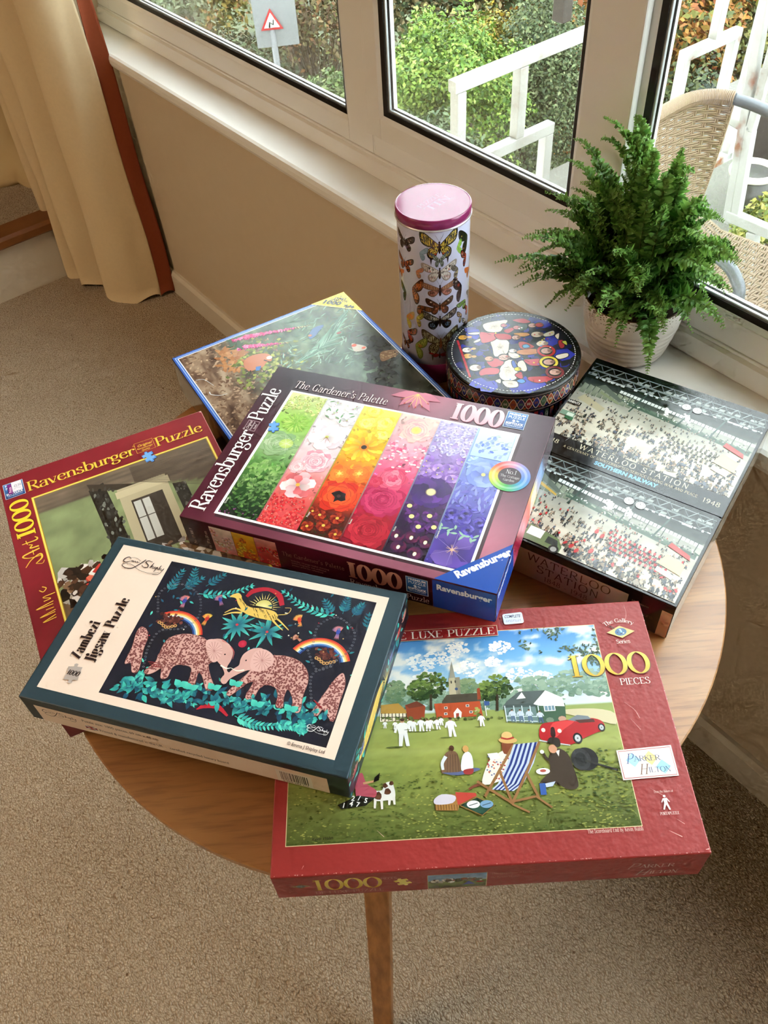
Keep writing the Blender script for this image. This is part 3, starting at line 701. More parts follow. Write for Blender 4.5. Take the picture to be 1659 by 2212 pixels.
# ---- faces of a box, in millimetres
class Face:
    def __init__(s, M, o, ux, uy, n, w, h):
        s.M = M; s.o = np.array(o, float); s.ux = np.array(ux, float); s.uy = np.array(uy, float); s.n = np.array(n, float); s.w = w * 1000; s.h = h * 1000
        Mi = np.array(M.inverted()); s.A = Mi[:3, :3]; s.b = Mi[:3, 3]
    def q(s, px):
        d = ray(px) @ s.A.T; c = s.A @ CAM + s.b
        t = ((s.o - c) @ s.n) / (d @ s.n); P = c + d * t[:, None] - s.o
        return np.c_[P @ s.ux, P @ s.uy] * 1000
    def to3(s, P, z): return s.o + (P[:, :1] * s.ux + P[:, 1:2] * s.uy) / 1000 + s.n * ((z[:, None] + .06) / 1000)
def box_faces(M, L, D, H):
    return dict(top=Face(M, (-L / 2, -D / 2, 0), (1, 0, 0), (0, 1, 0), (0, 0, 1), L, D), front=Face(M, (-L / 2, -D / 2, -H), (1, 0, 0), (0, 0, 1), (0, -1, 0), L, H),
                right=Face(M, (L / 2, -D / 2, -H), (0, 1, 0), (0, 0, 1), (1, 0, 0), D, H), left=Face(M, (-L / 2, D / 2, -H), (0, -1, 0), (0, 0, 1), (-1, 0, 0), D, H))
def puzzle_box(key, label, pose, m, bevel=.0012):
    x, y, z, rx, ry, rz, L, D, H = pose
    M = Matrix.Translation((x, y, z + TH)) @ Matrix.Rotation(rz, 4, 'Z') @ Matrix.Rotation(ry, 4, 'Y') @ Matrix.Rotation(rx, 4, 'X')
    t = thing('jigsaw_box', label, 'jigsaw box', M=M, group='jigsaw puzzle boxes on the round table')
    bpy.context.view_layer.update()
    MB().box(-L / 2, L / 2, -D / 2, D / 2, -H + .0015, 0).obj('lid', m, t, bevel=bevel, seg=2)
    e = .0016
    MB().box(-L / 2 + e, L / 2 - e, -D / 2 + e, D / 2 - e, -H, -H + .0014).obj('tray', mat('grey_board', (150, 140, 126), .9), t)
    return t, box_faces(M, L, D, H)
# =================================================================== the jigsaw boxes
BX = dict(
 GP=(-0.0079, 0.69589, 0.11119, 0.01445, -0.01044, -0.4109, 0.36818, 0.2715, 0.05125),
 ZA=(-0.17569, 0.47583, 0.09951, -0.0001, 0.0026, -0.3378, 0.33555, 0.20734, 0.04393),
 RE=(0.06939, 0.38649, 0.05483, 0, 0, -0.02498, 0.38377, 0.26717, 0.05483),
 WA=(0.30445, 0.70789, 0.06074, 0, 0, -0.64087, 0.24162, 0.34346, 0.06075),
 JH=(-0.07593, 0.89887, 0.05925, 0, 0, 0.47629, 0.28572, 0.37, 0.05923),
 AR=(-0.29333, 0.65941, 0.05573, 0, 0, 0.38331, 0.27234, 0.36886, 0.05572))
def inpoly(P, x, y):
    P = np.asarray(P); n = len(P); c = False; j = n - 1
    for i in range(n):
        if (P[i, 1] > y) != (P[j, 1] > y) and x < (P[j, 0] - P[i, 0]) * (y - P[i, 1]) / (P[j, 1] - P[i, 1] + 1e-12) + P[i, 0]: c = not c
        j = i
    return c
def badge(A, x0, y0, x1, y1, full=True):
    w, h = x1 - x0, y1 - y0
    A.rect(x0, y0, x1, y1, (196, 214, 232)); A.rect(x0 + .7, y0 + .7, x1 - .7, y1 - .7, (70, 128, 196), (10, 50, 120)); cx = (x0 + x1) / 2
    A.text('PREMIUM', cx, y0 + h * .80, h * .12, (240, 246, 252), font='sans', thick=.25, align='c', width=w * .8)
    A.text('PUZZLE', cx, y0 + h * .60, h * .15, (225, 236, 250), font='sans', thick=.1, align='c', width=w * .8)
    A.puzzle_piece(cx - w * .08, y0 + h * .46, h * .12, 20, (235, 244, 252)); A.puzzle_piece(cx + w * .1, y0 + h * .47, h * .10, 65, (190, 214, 240))
    A.text('SOFTCLICK', cx, y0 + h * .22, h * .13, (250, 252, 255), font='sans', thick=.3, align='c', width=w * .84)
    A.text('TECHNOLOGY', cx, y0 + h * .10, h * .075, (190, 214, 240), font='sans', thick=.1, align='c', width=w * .8)

# ------------------------------------------------------------------ 1. flower puzzle in the middle of the pile
t, fc = puzzle_box('GP', 'maroon jigsaw box with six columns of flowers in rainbow colours, on top of the pile', BX['GP'], mat('maroon_card', (74, 20, 38), .26, .55))
PM = print_mat('linen_print', .26, .55)
A = Art(fc['top'].q, 11); Lx, Ly = 368.2, 271.5
def bg(u, v):
    x, y = u * Lx, v * Ly
    c = ramp([(0, (88, 20, 42)), (.35, (74, 26, 42)), (.7, (84, 52, 66)), (1, (78, 62, 72))], .15 + .85 * np.clip(u * .5 + v * .5, 0, 1))
    c = c + (np.array((46, 42, 50)) - c) * np.exp(-((x - 40) ** 2 + (y - 262) ** 2) / 70 ** 2)[..., None] * .8
    for gx, gy, r, a in ((215, 275, 62, .8), (330, 60, 70, .85), (200, 5, 95, .6), (60, 5, 40, .25)):
        c = c + (np.array((206, 126, 148)) - c) * (a * np.exp(-((x - gx) ** 2 + (y - gy) ** 2) / r ** 2))[..., None]
    return c * (1 + .05 * (fbm(x * .8, y * 3, 3) - .5))[..., None]
A.grid(.8, .8, Lx - .8, Ly - .8, 74, 54, bg)
# soft shadow line printed round the picture, then its white border
A.up(); A.rect(39, 11.5, 338, 16, (60, 34, 44)); A.rect(334.5, 11.5, 338.5, 227, (70, 44, 54)); A.up()
A.rect(36.5, 15.5, 334.5, 231.5, (248, 248, 250)); A.up()
CX = [40, 89, 138.6, 188, 238, 285, 331.4]; Y0, Y1 = 18.6, 228.6
ST = [[(0, (24, 40, 30)), (.2, (44, 82, 40)), (.4, (92, 148, 70)), (.55, (164, 196, 140)), (.75, (150, 202, 84)), (1, (216, 226, 160))],
      [(0, (206, 60, 70)), (.2, (226, 96, 92)), (.38, (240, 150, 150)), (.55, (246, 214, 220)), (.8, (236, 226, 232)), (1, (226, 232, 226))],
      [(0, (72, 22, 18)), (.16, (96, 30, 18)), (.24, (222, 62, 34)), (.42, (240, 96, 36)), (.55, (248, 160, 40)), (.75, (252, 204, 40)), (1, (252, 236, 110))],
      [(0, (120, 10, 34)), (.2, (170, 20, 52)), (.4, (206, 44, 96)), (.55, (232, 100, 140)), (.72, (240, 160, 180)), (1, (246, 212, 200))],
      [(0, (34, 16, 40)), (.3, (56, 26, 72)), (.48, (96, 48, 130)), (.65, (146, 112, 190)), (1, (196, 186, 230))],
      [(0, (70, 52, 140)), (.3, (70, 60, 150)), (.5, (110, 112, 200)), (.75, (130, 156, 226)), (1, (186, 212, 240))]]
for k in range(6):
    a, b_ = CX[k], CX[k + 1]
    A.grid(a, Y0, b_, Y1, 10, 44, lambda u, v: ramp(ST[k], v) * (1 + .30 * (fbm(u * 7, v * 26, 20 + k) - .5))[..., None])
A.up()
for k in range(6):
    a, b_ = CX[k], CX[k + 1]; A.clip = (a, b_, Y0, Y1)
    A.jags(230, a, Y0, b_, Y1, 2.6, None, fn=lambda x, y: ramp(ST[k], (y - Y0) / (Y1 - Y0)) * (.72 + .6 * A.rg.rand()), sq=.5)
A.up(); ZB = A.z; ZM = [0]
def newcol():
    ZM[0] = max(ZM[0], A.z); A.z = ZB
rg = A.rg; xm = lambda k, f=.5: CX[k] + (CX[k + 1] - CX[k]) * f
# greens
A.clip = (CX[0], CX[1], Y0, Y1)
for i in range(240):
    y = Y0 + rg.rand() ** .9 * 86; x = xm(0, rg.rand()); g = (y - Y0) / 90
    A.leaf(x, y, 4 + 5 * g + 2 * rg.rand(), 2.4 + 2.6 * g, rg.rand() * 360, mixc((30, 60, 34), (120, 176, 84), np.clip(g + .35 * rg.randn(), 0, 1)), mixc((60, 100, 50), (170, 206, 130), np.clip(g + .3 * rg.randn(), 0, 1)))
for i in range(14): A.ell(xm(0, rg.rand()), Y0 + 10 * rg.rand(), .9, col=(150, 80, 140), n=6)
A.rose(xm(0, .42), 138, 21, (128, 172, 112), (196, 214, 176), 5, 4); A.ell(xm(0, .62), 140, 9, 8, 0, (186, 214, 110), col2=(224, 236, 150))
for i in range(7): A.stroke([(xm(0, .62), 140), (xm(0, .62) + 15 * math.cos(i), 140 + 14 * math.sin(i))], .5, .2, (224, 236, 206))
for i in range(200):
    a = rg.rand() * 360; r = 17 * rg.rand() ** .6; A.leaf(xm(0, .55) + r * .5 * math.cos(R(a)), 177 + r * .5 * math.sin(R(a)), 3 + r * .5, 1.3, a, mixc((120, 186, 60), (200, 232, 120), rg.rand()))
for i in range(60): A.flower(xm(0, rg.rand()), 197 + rg.rand() * 30, 2 + rg.rand(), 5, [(214, 226, 150), (196, 216, 120)], (150, 150, 60), .3, lay=1)
# pinks and whites
newcol(); A.clip = (CX[1], CX[2], Y0, Y1)
for i in range(64): A.flower(xm(1, rg.rand()), Y0 + rg.rand() * 42, 3.6 + 1.5 * rg.rand(), 5, [(222, 54, 58), (240, 90, 86), (206, 40, 54)], (250, 180, 170), .14, lay=1)
for i in range(14): A.jag(xm(1, .55) + 12 * rg.randn(), 78 + 6 * rg.randn(), 8, mixc((214, 40, 60), (250, 190, 190), rg.rand()), 6, .5, 40, .5)
A.flower(xm(1, .45), 82, 22, 6, [(240, 190, 196), (226, 110, 116), (246, 214, 214)], (250, 180, 80), .12)
A.rose(xm(1, .55), 122, 18, (236, 150, 170), (252, 238, 240), 6, 5); A.rose(xm(1, .2), 108, 10, (236, 170, 180), (252, 240, 240), 5, 3)
A.flower(xm(1, .5), 164, 24, 6, [(250, 244, 246), (236, 214, 224), (248, 236, 240)], (206, 214, 120), .10, .6)
for i in range(6): A.stroke([(xm(1, .5), 164), (xm(1, .5) + 7 * math.cos(i), 164 - 8 + 3 * math.sin(i))], .5, .3, (150, 96, 60))
for fx, y in ((.35, 206), (.75, 198), (.8, 220), (.3, 224)):
    A.flower(xm(1, fx), y, 12, 6, [(250, 250, 250), (232, 228, 234)], (180, 200, 140), .1, .6)
    for i in range(5): A.ell(xm(1, fx) + 3 * rg.randn(), y + 3 * rg.randn(), .9, .5, rg.rand() * 90, (150, 70, 50), 6)
for i in range(10): A.leaf(xm(1, rg.rand()), 190 + rg.rand() * 36, 8, 2.5, rg.rand() * 360, (120, 160, 120))
# reds to yellows
newcol(); A.clip = (CX[2], CX[3], Y0, Y1)
for i in range(60): A.leaf(xm(2, rg.rand()), Y0 + rg.rand() * 34, 6, 2.4, rg.rand() * 360, mixc((50, 50, 26), (100, 40, 26), rg.rand()))
for fx, y, r in ((.15, 28, 8), (.5, 34, 9), (.85, 26, 8), (.3, 47, 8), (.72, 48, 9), (.1, 50, 7)): A.flower(xm(2, fx), y, r, 12, [(150, 40, 24), (120, 26, 20), (176, 60, 30)], (236, 190, 80), .22, .9)
A.rose(xm(2, .5), 80, 25, (214, 40, 26), (248, 110, 44), 4, 3); A.jag(xm(2, .5), 78, 7, (30, 16, 20), 12, .5); A.ell(xm(2, .5), 79, 2.4, col=(70, 40, 40))
for fx, y in ((.25, 112), (.7, 118)):
    A.rose(xm(2, fx), y, 14, (240, 96, 30), (252, 170, 60), 4, 2); A.ell(xm(2, fx), y, 2.5, col=(250, 220, 90))
    for i in range(9): A.stroke([(xm(2, fx), y), (xm(2, fx) + 5 * math.cos(i), y + 5 * math.sin(i))], .6, .3, (252, 226, 120))
A.flower(xm(2, .5), 160, 26, 22, [(250, 190, 30), (252, 170, 30), (250, 210, 60)], (226, 140, 30), .24, .8); A.ell(xm(2, .5), 160, 3.4, col=(44, 26, 16))
for fx, y, r in ((.25, 200, 12), (.7, 206, 13), (.3, 222, 11), (.8, 186, 9)): A.rose(xm(2, fx), y, r, (250, 214, 50), (254, 244, 150), 5, 3)
# crimsons to blush
newcol(); A.clip = (CX[3], CX[4], Y0, Y1)
A.rose(xm(3, .5), 42, 25, (150, 12, 36), (222, 50, 70), 5, 7); A.rose(xm(3, .5), 88, 24, (166, 16, 70), (226, 70, 120), 7, 6); A.rose(xm(3, .5), 122, 18, (214, 50, 96), (246, 150, 170), 4, 3); A.rose(xm(3, .15), 112, 9, (200, 30, 70), (226, 80, 110), 4, 3)
for i in range(34):
    x, y = xm(3, rg.rand()), 138 + rg.rand() * 40; A.ell(x, y, 2.4, 4, rg.randn() * 20, mixc((226, 70, 120), (246, 180, 196), rg.rand()), 8); A.ell(x, y - 2.6, 2.2, 1.4, 0, (250, 220, 226), 8)
A.rose(xm(3, .52), 204, 20, (238, 166, 176), (252, 232, 206), 6, 5); A.ell(xm(3, .52), 204, 6, col=(250, 226, 130), col2=(246, 200, 90))
# purples
newcol(); A.clip = (CX[4], CX[5], Y0, Y1)
for fx, y in ((.3, 30), (.72, 26), (.5, 46), (.15, 44), (.85, 44)):
    A.flower(xm(4, fx), y, 9, 5, [(52, 18, 58), (74, 22, 66), (96, 26, 70)], (246, 220, 130), .22, .8)
    A.ell(xm(4, fx), y - 1, 2, 2.8, 0, (250, 246, 220), 8)
for fx, y in ((.3, 74), (.7, 80), (.55, 62), (.15, 88), (.9, 66)): A.flower(xm(4, fx), y, 9.5, 9, [(70, 30, 96), (96, 40, 120), (60, 20, 80)], (246, 226, 150), .32, .8)
A.flower(xm(4, .5), 114, 25, 7, [(66, 28, 110), (88, 40, 134), (56, 20, 92)], (236, 214, 150), .2, .75)
for i in range(26): a = i * 14; A.stroke([(xm(4, .5), 114), (xm(4, .5) + 6 * math.cos(R(a)), 114 + 6 * math.sin(R(a)))], .6, .4, (244, 226, 170))
for i in range(16): A.flower(xm(4, rg.rand()), 138 + 32 * rg.rand(), 7, 5, [(150, 110, 196), (176, 140, 214), (130, 90, 180)], (250, 230, 130), .12, .7, lay=1)
for i in range(90): A.flower(xm(4, rg.rand()), 176 + 52 * rg.rand(), 3.4, 4, [(190, 180, 230), (168, 156, 220), (214, 206, 240)], (120, 100, 180), .14, .8, lay=1)
# blues
newcol(); A.clip = (CX[5], CX[6], Y0, Y1)
A.flower(xm(5, .5), 42, 26, 6, [(92, 66, 160), (76, 54, 146), (112, 84, 176)], (226, 150, 120), .08, .8, lay=1)
for i in range(6): a = 30 + i * 60; A.stroke([(xm(5, .5), 42), (xm(5, .5) + 22 * math.cos(R(a)), 42 + 22 * math.sin(R(a)))], .6, .2, (150, 126, 206))
for i in range(12): A.stroke([(xm(5, .5), 42), (xm(5, .5) + 7 * math.cos(i), 42 + 7 * math.sin(i))], .5, .3, (236, 190, 150))
for i in range(16): A.leaf(xm(5, rg.rand()), 62 + 8 * rg.rand(), 9, 3, rg.rand() * 360, (150, 186, 170))
for i in range(11):
    x, y = xm(5, rg.rand()), 72 + 24 * rg.rand(); A.flower(x, y, 7.5, 5, [(80, 66, 166), (60, 46, 140), (104, 92, 190)], (250, 214, 90), .12, .8); A.ell(x, y, 2.6, 2, 0, (40, 24, 84), 8)
for i in range(22):
    x, y = xm(5, rg.rand()), 98 + 32 * rg.rand(); A.leaf(x, y, 13, 3.4, 60 + 60 * rg.rand(), mixc((84, 86, 180), (150, 160, 220), rg.rand())); A.leaf(x, y, 9, 3, 200 + 140 * rg.rand(), (110, 104, 196))
A.flower(xm(5, .55), 156, 21, 6, [(128, 150, 224), (110, 128, 212), (150, 172, 234)], (244, 220, 130), .12, .8)
A.rect(CX[5] + 2, 182, CX[6] - 1, Y1, (206, 222, 242), (170, 196, 234))
for i in range(26):
    x, y = xm(5, .1 + .85 * rg.rand()), 186 + 36 * rg.rand(); A.stroke([(x, y), (x + 2, y + 4), (x + 6, y + 5)], .5, col=(120, 150, 110), smooth=3); A.ell(x, y, 1.8, 3, rg.randn() * 25, mixc((90, 116, 206), (150, 170, 234), rg.rand()), 8)
A.clip = None; newcol(); A.z = ZM[0]
for k in range(1, 6): A.quad([(CX[k] - .7, Y0), (CX[k] + .9, Y0), (CX[k] + .9, Y1), (CX[k] - .7, Y1)], np.array([ST[k][0][1], ST[k][0][1], ST[k][-1][1], ST[k][-1][1]]) * .93)
A.up()
for k, n_ in enumerate(('Greens', 'Coral', 'Poppy', 'Roses', 'Violas', 'Clematis')): A.text(n_, CX[k] + 3.2, 32 + 4 * k, 2.2, (225, 225, 215), ang=90, font='sans')
# lily printed behind the title
for a, l in ((200, 44), (238, 40), (275, 36), (310, 46), (345, 40)): A.leaf(196, 268, l * .8, 13, a, (222, 140, 160), (196, 112, 136))
for i in range(6): a = 215 + i * 22; A.stroke([(196, 267), (196 + 20 * math.cos(R(a)), 267 + 24 * math.sin(R(a)))], .9, .5, (246, 208, 130)); A.ell(196 + 21 * math.cos(R(a)), 267 + 25 * math.sin(R(a)), 1.8, 1, a, (176, 60, 50), 8)
A.up()
A.text("The Gardener's Palette", 37, 237, 13, (246, 226, 226), thick=.11, thin=.035, width=126, slant=.1, space=.16, shade=((60, 20, 34), .5, -.5))
A.text('Ravensburger', 24.6, 15, 20.5, (250, 248, 248), ang=90, width=133, thick=.135, thin=.05, space=.08)
A.text('Puzzle', 24.6, 168, 20.5, (250, 248, 248), ang=90, width=60, thick=.15, thin=.05, space=.08)
for r_ in (0, .8): A.frame(8 + r_, 148 + r_, 24 - r_, 166 - r_, .35, (196, 160, 170))
A.text('Original', 14, 150, 4, (220, 196, 200), ang=90, font='sans', slant=.3, width=14); A.text('Ravensburger', 18, 149.5, 2.6, (220, 196, 200), ang=90, font='sans', width=15); A.text('Quality', 22, 152, 2.6, (220, 196, 200), ang=90, font='sans', width=9)
A.ring(8.5, 150, .9, 1.2, (230, 220, 222), 12)
A.puzzle_piece(43.5, 162.5, 13, 20, (88, 148, 220), (30, 44, 84)); A.puzzle_piece(43, 163, 11, 20, (112, 172, 234))
A.text('1000', 245, 235.5, 28.5, (246, 206, 214), width=64, thick=.24, thin=.06, space=.08, shade=((120, 50, 70), .9, -.9), both=(226, 164, 178))
badge(A, 311, 238.5, 336.5, 266.5)
wh = lambda d: np.stack([ramp([(0, (90, 130, 200)), (60, (150, 150, 210)), (100, (226, 130, 150)), (140, (226, 80, 60)), (180, (236, 190, 60)), (220, (170, 200, 70)), (270, (70, 170, 90)), (320, (60, 150, 190)), (360, (90, 130, 200))], x) for x in np.atleast_1d(d)])
A.ring(339.5, 162, 12, 23.5, None, 48, colfn=wh); A.ring(339.5, 162, 17, 20, None, 48, colfn=lambda d: np.clip(wh(d) * .7 + 76, 0, 255)); A.ell(339.5, 162, 13.2, col=(62, 44, 52), n=32)
A.text('No.1', 340, 165.5, 6, (236, 230, 230), ang=0, font='serif', thick=.08, align='c'); A.text('The Cottage', 340, 159.5, 3.6, (226, 220, 220), align='c', thick=.08, width=22); A.text('Garden', 340, 154, 3.6, (226, 220, 220), align='c', thick=.08)
A.up(); A.poly([(301, .6), (Lx - .5, 67.5), (Lx - .5, .6)], (22, 74, 170)); A.text('Ravensburger', 347.5, 31, 9.2, (248, 250, 255), ang=45.2, font='sans', thick=.35, align='c', width=66)
A.build('cover_print', PM, fc['top'].to3, t)
# near side
B = Art(fc['front'].q, 12); H_ = 51
B.grid(.8, 1.8, 299.5, H_ - .6, 40, 6, lambda u, v: ramp([(0, (62, 14, 28)), (.5, (110, 30, 56)), (.8, (70, 18, 34)), (1, (52, 12, 24))], u) * (.7 + .3 * v)[..., None])
B.up()
for x0, x1, stp in ((36, 64, [(0, (232, 130, 130)), (.5, (240, 200, 196)), (1, (236, 216, 200))]), (64.5, 92, [(0, (206, 60, 30)), (.5, (246, 160, 30)), (1, (250, 200, 60))]), (92.5, 119, [(0, (190, 30, 40)), (.5, (226, 90, 80)), (1, (240, 170, 160))])):
    B.grid(x0, 1.8, x1, 46, 8, 14, lambda u, v: ramp(stp, v) * (1 + .35 * (fbm(u * 6, v * 9, 5) - .5))[..., None]); B.clip = (x0, x1, 1.8, 46)
    for i in range(12): B.flower(x0 + (x1 - x0) * B.rg.rand(), 4 + 38 * B.rg.rand(), 5, 6, [np.clip(ramp(stp, B.rg.rand()) * 1.1, 0, 255), ramp(stp, B.rg.rand()) * .85], (200, 150, 60), .2)
    B.clip = None
B.up(); B.text("The Gardener's Palette", 125, 26.5, 7, (196, 140, 130), width=74, space=.2, thick=.09); 
for k, s_ in enumerate(('Includes 10-page leaflet showing', "artist's biography and additional", 'poster print for reference')): B.text(s_, 134, 19 - 4.2 * k, 2.6, (170, 120, 116), font='sans', width=46 - 4 * k)
B.text('1000', 202, 17.5, 27, (226, 168, 150), width=63, thick=.24, thin=.06, space=.08, both=(176, 110, 96)); badge(B, 270, 17.5, 294.5, 45.5)
B.text('Ravensburger', 204, 5, 9, (206, 180, 176), width=58, thick=.11, space=.12); B.text('Puzzle', 270, 5, 9, (206, 180, 176), width=25, thick=.11, space=.12)
B.text('No. 19 500 9', 12, 6, 4, (200, 180, 176), ang=90, font='sans', width=28); B.text('ca. 70 x 50 cm', 31, 5, 4, (200, 180, 176), ang=90, font='sans', width=30)
B.rect(299.5, 1.8, Lx - .8, H_ - .4, (20, 66, 160)); B.up(); B.text('Ravensburger', 333.6, 35, 9, (236, 238, 240), font='sans', thick=.3, align='c', width=60)
B.build('front_print', PM, fc['front'].to3, t)
B = Art(fc['right'].q, 13)
B.grid(.8, 1.8, 270.7, H_ - .4, 50, 8, lambda u, v: ramp([(0, (24, 70, 166)), (.18, (26, 76, 170)), (.25, (190, 96, 126)), (.32, (150, 20, 50)), (.42, (226, 130, 150)), (.52, (226, 80, 70)), (.6, (240, 200, 80)), (.68, (170, 170, 220)), (.76, (120, 160, 210)), (.82, (70, 40, 54)), (1, (66, 44, 56))], u + .1 * (v - .5)) * (1 + .3 * (fbm(u * 40, v * 8, 8) - .5))[..., None])
B.poly([(.8, 1.8), (75, 1.8), (66, H_ - .4), (.8, H_ - .4)], (22, 70, 164)); B.up(); B.text('Ravensburger', 6, 36, 8, (240, 242, 246), font='sans', thick=.3, width=56)
for k in range(9): B.rect(150 + k * 3.2, 5, 151.6 + k * 3.2 + .4 * (k % 3), 40, (236, 230, 226))
B.build('side_print', PM, fc['right'].to3, t)
# ------------------------------------------------------------------ 2. animal puzzle: dark teal box with a cream panel
t, fc = puzzle_box('ZA', 'dark teal jigsaw box with cream panel and two spotted elephants, across the left corner', BX['ZA'], mat('teal_card', (40, 62, 72), .42, .4))
PM2 = print_mat('satin_print', .4, .4)
A = Art(fc['top'].q, 21); zq = lambda pts: A.q([(30 + a * .51838, 1150 + b * .51838) for a, b in pts]); K = .51838 * .46      # mm per zoom pixel, roughly
CR = (238, 216, 200)
A.rect(12.5, 14, 319, 197.3, CR); A.up()
X0, X1, Y0, Y1 = 75.5, 308, 23.3, 188.5
A.grid(X0, Y0, X1, Y1, 12, 9, lambda u, v: np.array((26, 27, 42)) * (1 + .25 * (fbm(u * 5, v * 4, 2) - .5))[..., None]); A.up()
A.clip = (X0, X1, Y0, Y1); rg = A.rg
TL = [(62, 186, 172), (38, 130, 140), (24, 84, 112), (92, 214, 194), (30, 104, 128), (22, 62, 88)]
def sprig(p0, p1, n, l, w, cols, bend=0):
    a, b = zq([p0])[0], zq([p1])[0]; d = b - a; nn = np.array([-d[1], d[0]]); P = [a + d * k / n + nn * bend * math.sin(PI * k / n) for k in range(n + 1)]
    A.stroke(P, .7, .4, cols[0]); ang0 = math.degrees(math.atan2(d[1], d[0]))
    for k in range(1, n + 1):
        f = 1 - .45 * k / n
        for sg in (-1, 1): A.leaf(*P[k], l * f, w * f, ang0 + sg * 48, cols[rg.randint(len(cols))], cols[rg.randint(len(cols))])
    A.leaf(*P[-1], l * .6, w * .6, ang0, cols[0])
for p0, p1, n in (((640, 250), (700, 165), 7), ((735, 235), (755, 160), 6), ((700, 240), (780, 195), 5), ((800, 225), (870, 180), 5), ((1370, 340), (1390, 280), 6), ((1410, 350), (1450, 305), 6), ((1330, 345), (1300, 290), 5), ((1470, 410), (1480, 350), 4)): sprig(p0, p1, n, 9.5, 3.4, [TL[1], TL[2], TL[4]])
for p0, p1, b_ in (((770, 255), (985, 225), -.12), ((1330, 350), (1130, 250), .08), ((600, 690), (745, 715), .12), ((920, 765), (1090, 805), -.1), ((495, 655), (530, 590), 0), ((1190, 850), (1220, 770), 0), ((1080, 800), (1200, 830), .1)): sprig(p0, p1, 11, 9, 3.6, [TL[0], TL[3], TL[1]], b_)
for x, y, r, c in ((930, 385, 80, 0), (1055, 415, 85, 0)):          # palm crowns
    px, py = zq([(x, y)])[0]
    for k in range(13): A.leaf(px, py, (r * K) * (.8 + .3 * rg.rand()), 4.2, k * 27.7 + 8 * rg.randn(), TL[2], TL[0] if k % 2 else TL[3])
    A.ell(px, py, 1.6, col=(200, 60, 70), n=8)
def rainbow(c, r, a0, a1):
    x, y = zq([c])[0]
    for k, cc in enumerate(((206, 60, 50), (236, 120, 60), (244, 200, 110), (226, 226, 214), (90, 140, 200), (34, 60, 130))): A.ring(x, y, r - k * 1.7 - 1.7, r - k * 1.7, cc, 30, a0, a1)
rainbow((650, 440), 33, 20, 125); rainbow((1262, 560), 33, 25, 155)
for cx, cy in ((650, 362), (1305, 510)):
    px, py = zq([(cx, cy)])[0]
    for k in range(46): A.jag(px + 6 * rg.randn(), py + 3 * rg.randn(), 2, mixc((70, 30, 30), (130, 70, 60), rg.rand()), 5)
    for k in range(7): x, y = px - 9 + 3 * k, py - 8 + 2 * math.cos(k); A.ell(x, y, 1.9, col=(196, 150, 90), n=8); A.ell(x, y, .9, col=(40, 26, 30), n=6)
def chain(P, n):
    Q = catmull(zq(P), 10); d = np.r_[0, np.cumsum(np.linalg.norm(np.diff(Q, axis=0), axis=1))]
    for k, s_ in enumerate(np.linspace(0, d[-1], n)):
        x, y = np.interp(s_, d, Q[:, 0]), np.interp(s_, d, Q[:, 1]); A.ring(x, y, .7, 1.35, (120, 122, 130) if k % 2 else (86, 90, 100), 10, ry=.75)
chain([(600, 330), (610, 250), (690, 215), (770, 260), (770, 350), (700, 400), (610, 410), (560, 480), (540, 560)], 50)
chain([(1245, 470), (1270, 390), (1350, 355), (1420, 420), (1390, 500), (1300, 560), (1240, 600), (1240, 720)], 46); chain([(1220, 480), (1260, 570), (1320, 560)], 12)
# sun, ribbon, leaping striped antelope
x, y = zq([(1040, 312)])[0]; A.ell(x, y, 9, col=(206, 196, 110), n=20, a0=0, a1=180, col2=(236, 226, 160))
for k in range(15): a = k * 12.8; A.stroke([(x + 10 * math.cos(R(a)), y + 10 * math.sin(R(a))), (x + (15 + k % 2 * 3) * math.cos(R(a)), y + (15 + k % 2 * 3) * math.sin(R(a)))], .9, .1, (244, 222, 130))
A.stroke(zq([(970, 268), (1000, 245), (1060, 238), (1105, 262), (1118, 305)]), [3.5, 6, 4.5, 6, 5], col=(176, 26, 48), smooth=5); A.stroke(zq([(760, 738), (800, 722), (850, 728), (890, 765)]), [1, 6, 5, 2], col=(186, 30, 50), smooth=5)
OC = (226, 190, 96)
A.poly(zq([(900, 268), (925, 255), (945, 258), (958, 290), (985, 312), (1040, 318), (1085, 330), (1100, 350), (1085, 368), (1040, 362), (1000, 352), (960, 335), (935, 300), (925, 275)]), OC, 4)
for P in ([(960, 330), (920, 318), (878, 335)], [(950, 335), (910, 335), (872, 345)], [(1085, 352), (1110, 372), (1145, 408)], [(1075, 362), (1095, 385), (1120, 408)]): A.stroke(zq(P), 2.4, .9, OC, 4)
A.stroke(zq([(1098, 345), (1140, 340), (1155, 318), (1130, 315)]), .8, .5, OC, 5)
for k in range(34):
    a, b = 940 + k * 4.7, 285 + k * 2.2 + 12 * rg.randn(); q_ = zq([(a, b), (a + 6, b + 16)]); A.stroke(q_, .7, .2, (60, 44, 20))
